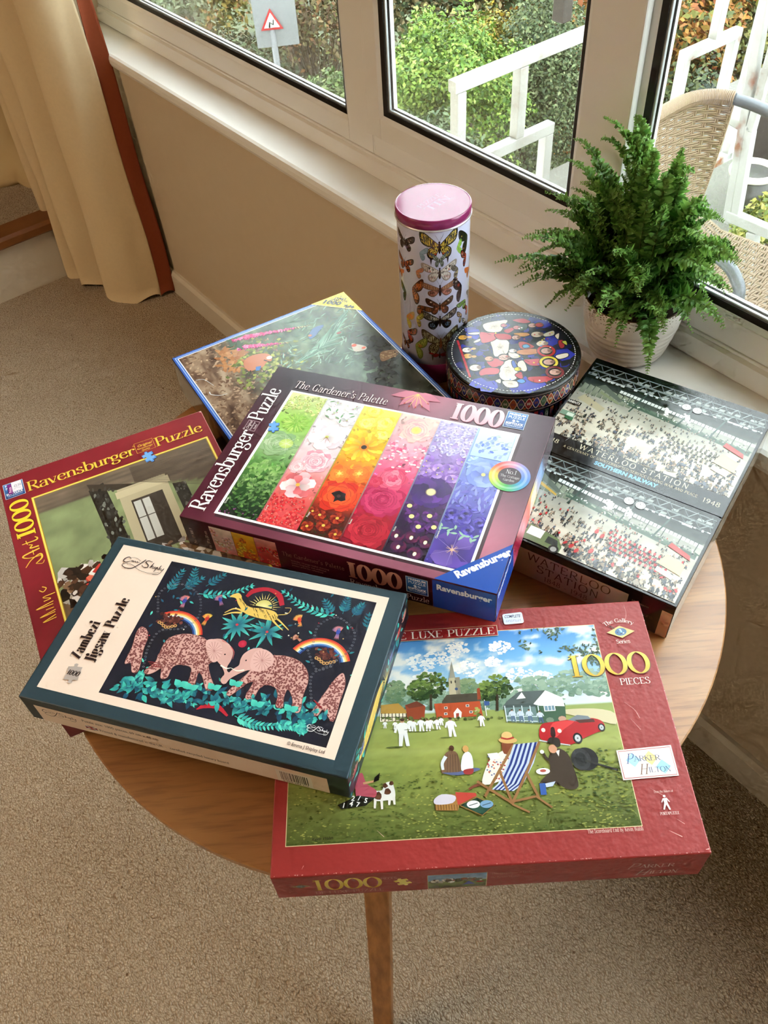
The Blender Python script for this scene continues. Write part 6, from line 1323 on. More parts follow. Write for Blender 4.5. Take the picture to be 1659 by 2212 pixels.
A.text('Ravensburger', 32.5, 329.5, 17.5, GO2, width=139, thick=.13, thin=.045, space=.09, shade=sh); A.text('Puzzle', 200, 329.5, 17.5, GO2, width=63, thick=.13, thin=.045, space=.09, shade=sh)
A.frame(173, 329, 198, 349, .4, GO2); A.text('Original', 176, 340, 4.5, GO2, font='sans', slant=.3, width=19); A.text('Ravensburger', 175, 335.4, 2.8, GO2, font='sans', width=21); A.text('Quality', 180, 331, 2.8, GO2, font='sans', width=11); A.ring(172, 345, .9, 1.3, GO2, 12)
A.puzzle_piece(185.5, 316, 15, 12, (80, 140, 220), (50, 20, 24)); A.puzzle_piece(185, 316.6, 12.6, 12, (120, 180, 240))
A.text('1000', 28.5, 252, 22, (250, 216, 60), ang=90, width=68, thick=.17, thin=.06, space=.06, shade=sh)
for P, w in (([(8, 205), (16, 214), (27, 219), (28, 212), (20, 206)], [1, 1.4, 2.4, 1]), ([(28.5, 216), (14, 218), (8, 224), (28, 228)], [1, 1.2, 2, 2.2]), ([(20, 206), (27, 203), (30, 207)], .8), ([(20, 221), (20, 229)], .9), ([(28, 232), (18, 233), (21, 237), (17, 239)], [2.2, 1.6, 1]), ([(10, 243), (26, 243), (28.5, 246), (26, 249)], [1.2, 2.2, 1]), ([(16, 240), (15, 247)], 1)): A.stroke(P, w, col=GO2, smooth=5)
for P in ([(27, 118), (12, 117), (27, 122)], [(27, 126), (10, 125), (28, 129)], [(27, 133), (18, 133)], [(27, 138), (8, 138), (28, 142)], [(18, 146), (26, 147), (18, 152), (32, 153)], [(16, 164), (20, 160), (24, 164), (20, 168)]): A.stroke(P, 1.1, col=GO2, smooth=5)
badge(A, 4, 328, 29, 356); A.rect(9, 335, 14.5, 354, (120, 40, 130)); A.text('Price', 13.6, 338, 3.6, (240, 190, 226), ang=90, font='sans', thick=.2, width=10); A.rect(14.5, 338, 27, 355.4, (240, 236, 244)); A.up()
A.text('£2.50', 17, 346, 4, (150, 150, 176), font='sans', width=9); A.stroke([(16, 342), (20, 344), (25, 342)], .5, col=(160, 160, 190), smooth=3)
A.stroke([(271.6, 368), (271.6, 270)], .7, col=(224, 150, 150)); A.stroke([(200, 368.2), (271.6, 368.2)], .5, col=(214, 140, 140)); A.ell(270.6, 367.2, 1.3, col=(236, 190, 190), n=10)
A.build('cover_print', print_mat('satin_art_print', .3, .5), fc['top'].to3, t)
# =================================================================== tins
class CylFace:
    """wall of a round tin: x runs round it in mm from the side that faces the viewer, y is the height in mm"""
    def __init__(s, c, r, z0): s.c = np.array(c, float); s.r = r; s.z0 = z0; s.a0 = math.atan2(CAM[1] - c[1], CAM[0] - c[0])
    def q(s, px):
        d = ray(px); o = CAM[:2] - s.c; a = (d[:, :2] ** 2).sum(1); b = (d[:, :2] * o).sum(1); k = o @ o - s.r ** 2
        t = (-b - np.sqrt(np.maximum(b * b - a * k, 0))) / a; P = CAM + d * t[:, None]; an = np.arctan2(P[:, 1] - s.c[1], P[:, 0] - s.c[0])
        return np.c_[((an - s.a0 + PI) % (2 * PI) - PI) * s.r, P[:, 2] - s.z0] * 1000
    def to3(s, P, z):
        a = P[:, 0] / 1000 / s.r + s.a0; rr = s.r + (z + .05) / 1000; return np.c_[rr * np.cos(a), rr * np.sin(a), P[:, 1] / 1000]
class Disc:
    def __init__(s, c, z): s.f = Face(Matrix.Translation((c[0], c[1], z)), (0, 0, 0), (1, 0, 0), (0, 1, 0), (0, 0, 1), 0, 0); s.q = s.f.q
# ---- tall butterfly tin
TC1, TR1, TH1 = (.0956, 1.0116), .0485, .26
tin = thing('puzzle_tin', 'tall cylindrical tin covered in butterflies, with a magenta lid', 'tin', loc=(*TC1, TH))
M_mag = mat('magenta_enamel', (142, 44, 98), .12, .65)
M_tinr = mat('bare_tin_rim', (226, 222, 228), .2, .6, metal=.5)
MB().lathe([(0, .001), (TR1 - .002, .001), (TR1 - .0006, .003), (TR1 - .0006, TH1 - .0145)], 72, cap=False).obj('body', mat('lavender_enamel', (204, 206, 232), .2, .6), tin)
MB().lathe([(0, 0), (TR1 - .001, 0), (TR1 + .0004, .002), (TR1 + .0004, .034), (TR1 - .0004, .0345)], 72, cap=False).obj('base_band', M_mag, tin)
MB().lathe([(TR1 - .0008, TH1 - .0150), (TR1 + .0014, TH1 - .0146), (TR1 + .0018, TH1 - .0134), (TR1 + .0014, TH1 - .0122), (TR1 - .0008, TH1 - .0118)], 72, cap=False).obj('rolled_rim', M_tinr, tin)
mb = MB(); mb.lathe([(TR1 + .0006, TH1 - .0122), (TR1 + .0010, TH1 - .0118), (TR1 + .0010, TH1 - .0014), (TR1 + .0004, TH1 - .0003), (TR1 - .001, TH1)], 72, cap=False); mb.lathe([(TR1 - .001, TH1), (TR1 - .0016, TH1 - .0003), (0, TH1 - .0003)], 72, cap=False, smooth=False)
mb.obj('lid', M_mag, tin)
D_ = Disc(TC1, TH + TH1 - .0003); A = Art(D_.q, 71); zt = lambda pts: A.q([(840 + a * .19, 380 + b_ * .19) for a, b_ in pts])
p0, p1 = zt([(470, 405), (720, 250)]); an = math.degrees(math.atan2(*(p1 - p0)[::-1])); A.text('TIN', *p0, 12, (150, 96, 140), ang=an, width=np.linalg.norm(p1 - p0), thick=.12, thin=.05)
p0, p1 = zt([(360, 365), (580, 195)]); A.text('PUZZLE', *p0, 7, (152, 92, 138), ang=an, width=np.linalg.norm(p1 - p0) * .95, thick=.12, thin=.05)
A.build('lid_lettering', print_mat('lid_lettering_ink', .14, .6), lambda P, z: np.c_[P / 1000, TH1 - .0003 + (z + .05) / 1000], tin)
cf = CylFace(TC1, TR1 - .0006, TH); A = Art(cf.q, 72); zt = lambda pts: A.q([(840 + a * .19, 380 + b_ * .19) for a, b_ in pts])
def butterfly(px, py, w, up, low, body=(50, 36, 28), edge=(34, 28, 24), dots=None, tail=False, rot=0, half=None, sweep=0, h=1.0, bars=None):
    w = w * (1.32 if half is None else 1.55)
    x, y = zt([(px, py)])[0]; ca, sa = math.cos(R(rot)), math.sin(R(rot))
    def pl(P, col, sm=3, sg=1):
        P = np.array(P, float) * [w * sg, w * h]; P = np.c_[x + P[:, 0] * ca - P[:, 1] * sa, y + P[:, 0] * sa + P[:, 1] * ca]; A.poly(P, col, sm); return P
    for sg in ((1, -1) if half is None else (half,)):
        s_ = sweep
        if tail: A.poly(np.array([(x + sg * w * .34, y - w * .5 * h), (x + sg * w * .42, y - w * .98 * h), (x + sg * w * .50, y - w * .5 * h)]), edge)
        pl([(.03, .02), (.45, -.06), (.62, -.25), (.58, -.55), (.34, -.68), (.14, -.45)], edge, 3, sg); pl([(.05, -.02), (.42, -.10), (.55, -.26), (.50, -.50), (.34, -.58), (.16, -.38)], low, 3, sg)
        pl([(.02, .05), (.25, .30), (.75, .62 + s_), (.98, .60 + s_), (.92, .22), (.62, .0), (.2, -.06)], edge, 3, sg); pl([(.05, .06), (.26, .26), (.72, .53 + s_), (.88, .50 + s_), (.83, .24), (.58, .06), (.2, -.02)], up, 3, sg)
        if bars:
            for k in range(4): pl([(.22 + .15 * k, .04 + .06 * k), (.27 + .15 * k, .03 + .06 * k), (.33 + .15 * k, .30 + .09 * k), (.27 + .15 * k, .28 + .08 * k)], bars, 0, sg)
            for k in range(5): A.ell(x + sg * w * (.84 + .02 * k) * ca, y + w * (.18 + .08 * k) * h, w * .022, col=up if k % 2 else bars, n=6)
        if dots:
            for (dx, dy, r, c) in dots: A.ell(x + sg * w * dx * ca - w * dy * h * sa, y + sg * w * dx * sa + w * dy * h * ca, w * r, col=c, n=9)
    if half is None:
        A.ell(x, y - w * .12, w * .07, w * .30, rot, body, 12); A.ell(x, y + w * .20, w * .055, col=body, n=8)
        for sg in (-1, 1): A.stroke([(x, y + w * .22), (x + sg * w * .2, y + w * .6)], .25, col=(60, 50, 44))
BK, YE, OR, RD = (36, 30, 28), (206, 178, 70), (196, 104, 44), (176, 66, 36)
butterfly(575, 800, 20, YE, YE, tail=True, bars=BK, sweep=.1, h=1.05, dots=[(.40, -.42, .09, (70, 84, 120)), (.2, -.4, .05, RD)])
butterfly(178, 740, 14, (72, 52, 46), (66, 48, 44), dots=[(.6, .3, .05, (200, 180, 160)), (.5, .1, .05, (180, 160, 140))]); butterfly(895, 690, 14, (40, 38, 32), (44, 40, 34), half=-1, h=1.3, dots=[(.7, .3, .05, YE), (.5, -.4, .06, YE)])
butterfly(770, 840, 8, (150, 190, 80), (150, 186, 84), edge=(110, 150, 60), half=1, rot=20, h=1.3); butterfly(575, 960, 7, (150, 160, 146), (130, 140, 130), edge=(70, 76, 70), h=1.6)
butterfly(180, 985, 13, (186, 100, 50), (190, 96, 40), dots=[(.6, .3, .06, BK), (.4, .1, .05, BK), (.4, -.4, .06, BK)]); butterfly(880, 900, 9, (186, 64, 44), (180, 70, 50), half=-1, h=1.5, dots=[(.7, .35, .13, (210, 190, 170)), (.5, -.4, .14, (60, 70, 120))])
butterfly(345, 880, 8, (150, 176, 200), (140, 166, 186), edge=(120, 140, 160), half=1, h=1.2); butterfly(578, 1095, 19, (226, 218, 208), (222, 216, 208), edge=(150, 138, 130), dots=[(.35, .2, .06, BK), (.55, .3, .06, BK), (.72, .42, .05, BK), (.5, .1, .04, (170, 50, 40)), (.45, -.42, .07, (180, 60, 44)), (.28, -.3, .05, (180, 60, 44)), (.12, 0, .1, (90, 80, 76))], h=.85)
butterfly(305, 1090, 8, (196, 120, 80), (206, 140, 96), edge=(130, 110, 100), half=1, h=1.1); butterfly(790, 1060, 8, (110, 100, 84), (160, 146, 110), edge=(60, 54, 48), half=-1, h=1.5)
butterfly(582, 1290, 20, (176, 130, 96), (196, 130, 116), edge=(120, 84, 64), h=.62, dots=[(.42, -.28, .12, (90, 40, 50)), (.42, -.28, .06, (30, 20, 26)), (.5, .2, .06, (120, 70, 50))]); butterfly(262, 1290, 12, OR, (206, 120, 50), edge=(70, 44, 30), half=1, h=1.7, dots=[(.4, .1, .12, (60, 30, 30)), (.4, -.3, .06, (120, 60, 36))])
butterfly(830, 1260, 11, (60, 44, 40), (70, 54, 46), half=-1, h=1.8, dots=[(.4, .2, .14, (186, 70, 50)), (.65, .45, .08, (220, 210, 200))]); butterfly(580, 1480, 15, (104, 62, 40), (150, 80, 44), edge=(60, 40, 30), h=1.0, dots=[(.6, .35, .07, (220, 206, 180)), (.4, .2, .06, (190, 120, 70)), (.4, -.35, .1, (60, 36, 30)), (.25, -.2, .06, (206, 130, 80))])
butterfly(330, 1470, 14, (140, 80, 44), (176, 100, 50), edge=(70, 50, 34), half=1, rot=-35, h=.8); butterfly(200, 1330, 9, (90, 90, 60), (110, 100, 60), half=-1, h=1.6); butterfly(870, 1400, 12, (110, 140, 70), (150, 170, 90), edge=(60, 80, 40), half=-1, rot=28, h=.9)
butterfly(582, 1640, 20, (150, 142, 126), (24, 24, 28), edge=(40, 38, 36), h=.85, dots=[(.4, -.35, .13, (120, 160, 206)), (.38, -.30, .12, (24, 24, 28)), (.6, .3, .08, (80, 76, 70)), (.35, .15, .09, (200, 194, 180))])
butterfly(200, 1600, 11, (226, 130, 50), (206, 196, 70), edge=(176, 150, 90), half=1, h=1.4); butterfly(310, 1620, 8, (206, 196, 80), (200, 180, 70), edge=(130, 120, 60), half=1, h=1.6); butterfly(830, 1580, 7, (176, 140, 100), (150, 130, 96), half=-1, h=1.5); butterfly(890, 1490, 7, (190, 80, 56), (180, 70, 50), half=-1, h=1.4)
butterfly(590, 1890, 21, (196, 196, 150), (206, 204, 160), edge=(84, 70, 48), tail=True, h=1.2, body=(150, 90, 40), dots=[(.62, .35, .06, (90, 80, 56)), (.4, -.35, .06, (110, 100, 70))], bars=(110, 96, 60)); butterfly(210, 1770, 13, (206, 100, 50), (196, 84, 44), edge=(60, 40, 30), half=1, h=1.1, bars=BK)
butterfly(300, 1930, 13, (176, 190, 80), (160, 176, 84), edge=(110, 124, 60), half=1, h=1.5, dots=[(.4, .1, .18, (176, 96, 50))]); butterfly(200, 1880, 9, (120, 80, 50), (130, 84, 50), h=1.2); butterfly(578, 2030, 12, (170, 50, 44), (160, 44, 40), edge=(110, 40, 40), h=.4); butterfly(870, 1640, 7, (210, 206, 196), (60, 56, 52), half=-1, h=1.4)
rg = A.rg
for k in range(34):                                       # the unseen back of the tin carries the same print
    x = (60 + 185 * rg.rand()); y = 46 + 190 * rg.rand(); w = 8 + 8 * rg.rand(); c = ((196, 104, 44), (206, 178, 70), (90, 70, 60), (160, 176, 100), (206, 200, 190))[rg.randint(5)]
    for sg in (-1, 1): A.poly([(x, y), (x + sg * w * .3, y + w * .35), (x + sg * w, y + w * .6), (x + sg * w * .8, y)], c, 3); A.poly([(x, y), (x + sg * w * .6, y - w * .1), (x + sg * w * .4, y - w * .7)], mixc(c, (60, 40, 30), .3), 3)
    A.ell(x, y, w * .07, w * .3, 0, BK, 8)
for k in range(60):
    x = -62 + 124 * rg.rand(); y = 44 + 196 * rg.rand(); A.stroke([(x, y), (x + 1.5, y + 2.5)], .18, col=(150, 150, 176))
A.build('butterfly_print', print_mat('enamel_print', .18, .6), cf.to3, tin, fine=3)

# ---- round stained-glass tin
TC2, TR2, TH2 = (.1918, .9109), .0905, .09
rt = thing('round_puzzle_tin', 'low round tin with a stained glass scene on its black lid', 'tin', loc=(*TC2, TH))
MB().lathe([(0, 0), (TR2 - .003, 0), (TR2 - .0018, .002), (TR2 - .0018, .062)], 96, cap=False).obj('body', mat('dark_blue_enamel', (30, 34, 62), .25, .5), rt)
mb = MB(); mb.lathe([(TR2 - .001, .058), (TR2, .0584), (TR2, TH2 - .0018), (TR2 - .0007, TH2 - .0005), (TR2 - .002, TH2)], 96, cap=False); mb.lathe([(TR2 - .002, TH2), (0, TH2)], 96, cap=False, smooth=False)
mb.obj('lid', mat('black_enamel', (26, 27, 30), .22, .55), rt)
D_ = Disc(TC2, TH + TH2); A = Art(D_.q, 73); rg = A.rg; zr = lambda pts: A.q([(950 + a * .18686, 660 + b_ * .18686) for a, b_ in pts])
R_ = TR2 * 1000
A.ell(0, 0, R_ - 11, col=(28, 28, 40), n=64); A.up()
for k in range(120):
    a = rg.rand() * 2 * PI; r = (R_ - 12) * rg.rand() ** .5; A.jag(r * math.cos(a), r * math.sin(a), 7, mixc((20, 22, 34), (46, 50, 150), rg.rand() ** 1.3), 5, .3)
for p, r in (((450, 900), 15), ((560, 930), 12), ((1010, 920), 16), ((1130, 900), 12), ((1440, 580), 13), ((1300, 400), 12), ((1180, 220), 12), ((380, 330), 12)): A.jag(*zr([p])[0], r, (50, 56, 170), 6, .3)
for k in range(116): a = k * 360 / 116; A.stroke([((R_ - 8) * math.cos(R(a + o)), (R_ - 8) * math.sin(R(a + o))) for o in (0, 1.1 + 1.2 * rg.rand())], .9, col=(226, 226, 220))
for k in range(70): a = rg.rand() * 360; A.jag((R_ - 3.5) * math.cos(R(a)), (R_ - 3.5) * math.sin(R(a)), 1.8, (52, 66, 60), 6, .5)
LEAD = (18, 16, 20)
def pane(P, c, lead=1.0):
    Q = zr(P); Q = catmull(Q, 4, True); A.stroke(Q, lead * 1.6, col=LEAD, closed=True); A.poly(Q, c); A.stroke(Q, lead * .6, col=LEAD, closed=True)
CRM, RED, FLE, YEL, BLU, GRN, PNK = (226, 214, 196), (176, 50, 60), (206, 164, 150), (214, 160, 60), (60, 90, 170), (90, 120, 96), (196, 96, 110)
def drape(P, c=CRM):
    pane(P, c); Q = zr(P); m_ = Q.mean(0)
    for k in range(11): a = rg.rand() * 6.28; b_ = a + 1.2; r = .3 + .55 * rg.rand(); A.stroke([m_ + (Q[rg.randint(len(Q))] - m_) * r * f + [math.sin(f * 3 + a) * 1.2, math.cos(f * 2 + b_)] for f in np.linspace(.1, 1, 6)], .35, .15, (168, 152, 136))
drape([(500, 220), (620, 185), (780, 170), (740, 240), (700, 300), (600, 310), (530, 290)]); drape([(590, 400), (700, 390), (790, 410), (800, 480), (770, 560), (640, 590), (610, 500)]); drape([(700, 720), (780, 630), (880, 650), (900, 760), (880, 850), (760, 870), (690, 820)]); drape([(720, 880), (800, 870), (890, 880), (900, 940), (780, 945)])
for P in ([(460, 310), (560, 315), (640, 320), (640, 395), (500, 435), (470, 380)], [(640, 330), (740, 325), (820, 345), (820, 390), (700, 395), (650, 370)], [(460, 760), (540, 720), (680, 730), (670, 790), (540, 800), (470, 810)], [(540, 640), (640, 610), (740, 650), (700, 700), (600, 710)], [(1020, 830), (1120, 820), (1300, 820), (1290, 860), (1150, 895), (1040, 870)], [(740, 290), (860, 250), (860, 280), (790, 320)], [(970, 630), (1060, 620), (1170, 620), (1160, 690), (1040, 690)], [(840, 170), (960, 150), (1050, 190), (960, 205)]): pane(P, mixc(RED, PNK, .5 * rg.rand()))
for P, c in (([(890, 530), (980, 505), (1130, 505), (1140, 550), (1010, 570), (910, 560)], (190, 120, 70)), ([(910, 430), (980, 420), (1090, 470), (1060, 495), (940, 500)], (170, 60, 60)), ([(960, 460), (1010, 450), (1040, 480), (970, 490)], (90, 150, 190)), ([(860, 320), (1000, 315), (1040, 340), (960, 360), (880, 345)], (196, 140, 80)), ([(1200, 330), (1310, 290), (1320, 340), (1220, 360)], (200, 196, 180)), ([(1370, 410), (1430, 405), (1440, 480), (1390, 490)], RED), ([(1410, 420), (1460, 410), (1470, 460)], (200, 196, 80)), ([(800, 540), (900, 560), (920, 600), (850, 610), (800, 580)], CRM), ([(910, 650), (970, 640), (1010, 740), (960, 760), (900, 700)], CRM), ([(830, 650), (860, 640), (890, 710), (850, 715)], BLU), ([(870, 800), (940, 770), (960, 840), (910, 840)], RED), ([(890, 870), (950, 850), (990, 880), (940, 900)], (60, 130, 200)), ([(1340, 580), (1470, 550), (1480, 590), (1380, 620)], CRM), ([(1330, 350), (1380, 320), (1370, 390)], CRM), ([(880, 230), (1000, 215), (1000, 270), (930, 290)], (60, 76, 70)), ([(640, 870), (700, 850), (700, 900)], CRM), ([(330, 320), (455, 310), (440, 335), (350, 335)], CRM), ([(390, 420), (460, 385), (465, 410), (410, 430)], CRM)): pane(P, c)
def head(x, y, r, c=FLE, halo=None):
    p = zr([(x, y)])[0]
    if halo: A.ell(*p, r * 1.9, col=LEAD, n=20); A.ring(*p, r * 1.25, r * 1.75, halo, 22)
    A.ell(*p, r * 1.15, col=LEAD, n=16); A.ell(*p, r, r * .82, 0, c, 14); [A.stroke([(p[0] + r * (u - .1), p[1] + r * w_), (p[0] + r * (u + .25), p[1] + r * (w_ + .15 * rg.randn()))], .35, col=(120, 84, 74)) for u, w_ in ((-.4, .2), (-.1, -.3), (.3, .25), (.3, -.15), (-.5, -.1))]; A.jag(p[0] + r * .7, p[1], r * .5, mixc(c, (90, 60, 50), .6), 7, .3)
for x, y, r, c, h_ in ((1070, 230, 5.5, FLE, None), (1150, 225, 5.5, (190, 56, 60), None), (890, 255, 5, (190, 110, 110), None), (1120, 335, 7.5, (206, 190, 170), None), (880, 370, 5.5, FLE, None), (1180, 440, 7.5, (226, 210, 190), None), (1230, 525, 7, FLE, (190, 50, 50)), (1260, 655, 7, FLE, (226, 206, 70)), (1330, 770, 7, FLE, (120, 50, 56)), (740, 600, 7, FLE, None), (410, 720, 7.5, (226, 206, 196), None), (840, 525, 4.5, (240, 236, 226), None), (570, 615, 5.5, (226, 150, 120), None), (740, 230, 4, PNK, None), (900, 735, 4.2, (226, 206, 50), None), (310, 515, 6, (226, 224, 216), None), (265, 370, 6, YEL, None), (320, 585, 6, YEL, None)): head(x, y, r, c, h_)
for p in ((345, 365), (395, 590), (390, 500)): A.ell(*zr([p])[0], 3.4, 2.4, 0, (206, 150, 90), 10)
A.stroke(zr([(205, 405), (350, 830)]), 4.2, col=LEAD); A.stroke(zr([(205, 405), (350, 830)]), 3, col=(186, 44, 56))
for k in range(9): p = zr([(210 + 15.5 * k, 420 + 45 * k)])[0]; A.stroke([(p[0] - 2, p[1]), (p[0] + 2, p[1] + .6)], .5, col=LEAD)
for k in range(26): p = zr([(600 + 700 * rg.rand(), 250 + 650 * rg.rand())])[0]; A.ell(*p, 1.2, col=((240, 236, 226), (226, 206, 60), (60, 120, 190), (186, 60, 60))[k % 4], n=8)
for k in range(30): p = zr([(480 + 900 * rg.rand(), 200 + 720 * rg.rand())])[0]; a = rg.rand() * 6.28; A.stroke([p, p + 7 * np.array([math.cos(a), math.sin(a)])], .6, col=LEAD)
A.build('lid_print', print_mat('glossy_tin_print', .2, .55), lambda P, z: np.c_[P / 1000, TH2 + (z + .05) / 1000], rt)
cf = CylFace(TC2, TR2, TH); A = Art(None, 74); C_ = 2 * PI * R_; n = 56; d = C_ / n; A.rect(-C_ / 2, 60, C_ / 2, 87, (46, 40, 40))
PAL = [(130, 40, 40), (40, 44, 110), (70, 90, 60), (150, 70, 40), (60, 50, 90)]
for k in range(n):
    x = -C_ / 2 + k * d; A.poly([(x, 73.5), (x + d / 2, 84), (x + d, 73.5), (x + d / 2, 63)], PAL[k % 5]); A.ell(x + d / 2, 73.5, 2.6, 3, 0, ((170, 160, 140), (110, 60, 60), (90, 110, 90))[k % 3], 8); A.ell(x, 81, 1.9, col=PAL[(k + 2) % 5], n=7); A.ell(x, 66, 1.9, col=PAL[(k + 3) % 5], n=7)
xs = np.linspace(-C_ / 2, C_ / 2, n * 12)
for ph, c in ((0, (206, 180, 150)), (PI, (196, 150, 130))): A.stroke(np.c_[xs, 73.5 + 8.5 * np.sin(xs / d * PI + ph)], .9, col=c)
for y in (61.5, 85.6): A.stroke(np.c_[xs, np.full(len(xs), y)], 1.4, col=(110, 90, 90))
A.build('rim_print', MATS['glossy_tin_print'], cf.to3, rt, fine=4)
cf = CylFace(TC2, TR2 - .0018, TH); A = Art(None, 75)
for k in range(70): x = -C_ / 2 + C_ * k / 70 * .98; A.rect(x, 6, x + 5.4, 56, PAL[k % 5]); A.ell(x + 2.7, 46, 2.2, 6, 0, ((200, 196, 180), (60, 90, 160), (190, 60, 60))[k % 3], 10); A.ell(x + 2.7, 24, 1.8, 10, 0, ((190, 60, 60), (206, 200, 190), (90, 120, 90))[k % 3], 10)
A.build('body_print', MATS['glossy_tin_print'], cf.to3, rt, fine=4)
# =================================================================== fern in a white pot on the sill
PS, PT = -.070, .022
pm = bpy.data.materials.new('speckled_glaze'); pm.use_nodes = True; nt, b = nodes_of(pm)
tc = nt.nodes.new('ShaderNodeTexCoord'); mp = nt.nodes.new('ShaderNodeMapping'); mp.inputs['Scale'].default_value = (1, 1, 1.6)
vo = nt.nodes.new('ShaderNodeTexVoronoi'); vo.inputs['Scale'].default_value = 210; nz = nt.nodes.new('ShaderNodeTexNoise'); nz.inputs['Scale'].default_value = 22; nz.inputs['Detail'].default_value = 3
nt.links.new(tc.outputs['Object'], mp.inputs[0]); nt.links.new(mp.outputs[0], vo.inputs['Vector']); nt.links.new(tc.outputs['Object'], nz.inputs['Vector'])
sx = nt.nodes.new('ShaderNodeSeparateXYZ'); nt.links.new(tc.outputs['Object'], sx.inputs[0])
m1 = nt.nodes.new('ShaderNodeMapRange'); m1.inputs[1].default_value = .060; m1.inputs[2].default_value = .094; m1.inputs[3].default_value = 0; m1.inputs[4].default_value = .75
nt.links.new(sx.outputs['Z'], m1.inputs[0])
mu = nt.nodes.new('ShaderNodeMath'); mu.operation = 'MULTIPLY'; nt.links.new(m1.outputs[0], mu.inputs[0]); nt.links.new(nz.outputs['Fac'], mu.inputs[1])
lt = nt.nodes.new('ShaderNodeMath'); lt.operation = 'LESS_THAN'; nt.links.new(vo.outputs['Distance'], lt.inputs[0]); nt.links.new(mu.outputs[0], lt.inputs[1])
mx = nt.nodes.new('ShaderNodeMix'); mx.data_type = 'RGBA'; mx.inputs[6].default_value = L4((236, 230, 222)); mx.inputs[7].default_value = L4((104, 76, 50)); nt.links.new(lt.outputs[0], mx.inputs[0]); nt.links.new(mx.outputs[2], b.inputs['Base Color'])
b.inputs['Roughness'].default_value = .3
PZ = -.001
pot = thing('fern_pot', 'white ribbed ceramic pot with brown speckles at its rim, on the window sill', 'plant pot', loc=W(PS, PT, PZ))
prof = [(0, .0005), (.048, .0005), (.054, .004)]
for k in range(40):
    f = k / 39; z = .006 + .056 * f; r = .055 + .0145 * f ** .75 + .0006 * math.sin(f * 2 * PI * 6); prof.append((r, z))
prof += [(.0706, .070), (.0715, .084), (.0720, .0925), (.0712, .0945), (.0690, .094), (.0672, .088), (.066, .072), (0, .072)]
MB().lathe(prof, 72, cap=False).obj('pot_wall', pm, pot)
MB().lathe([(.0, .076), (.03, .078), (.055, .075), (.0655, .0722)], 40, cap=False).obj('soil', mat('potting_soil', (44, 34, 26), .95, .1, noise=.4, nscale=160), pot)
MB().lathe([(.0690, .0942), (.0704, .0950), (.0714, .0944)], 72, cap=False).obj('rim_line', mat('brown_rim_glaze', (120, 92, 62), .35), pot)
fm = bpy.data.materials.new('fern_green'); fm.use_nodes = True; nt, b = nodes_of(fm)
a_ = nt.nodes.new('ShaderNodeVertexColor'); a_.layer_name = 'col'; nt.links.new(a_.outputs[0], b.inputs['Base Color']); b.inputs['Roughness'].default_value = .45; b.inputs['Specular IOR Level'].default_value = .4
tr = nt.nodes.new('ShaderNodeBsdfTranslucent'); nt.links.new(a_.outputs[0], tr.inputs[0]); ms = nt.nodes.new('ShaderNodeMixShader'); ms.inputs[0].default_value = .3
nt.links.new(b.outputs[0], ms.inputs[1]); nt.links.new(tr.outputs[0], ms.inputs[2]); nt.links.new(ms.outputs[0], nt.nodes['Material Output'].inputs[0])
fern = thing('fern', 'bushy green fern with curly arching fronds growing in the white pot', 'plant', loc=W(PS, PT, PZ))
frg = np.random.RandomState(8)
FO = W(PS, PT, PZ)
def to_px(P):
    q = (np.atleast_2d(P) - CAM) @ CB.T; return np.c_[IMW / 2 + FPX * q[:, 0] / -q[:, 2], IMH / 2 - FPX * q[:, 1] / -q[:, 2]]
def keep_in(P):
    """fronds press against the post and the glass instead of passing through"""
    d = P - WO_; s_ = d @ WD_; t_ = d @ WN_; z_ = d[:, 2]
    lim = np.where((s_ > -.262) & (s_ < -.145), .046, np.where(z_ < .10, .060, .074)); lim = np.where((s_ < -.262) & (z_ > .08), .058, lim)
    over = t_ > lim; P = P.copy(); P[over] -= ((t_ - lim)[over])[:, None] * WN_; low = (P[:, 2] < TH + .012) & (t_ > -.03); P[low, 2] = TH + .012; return P
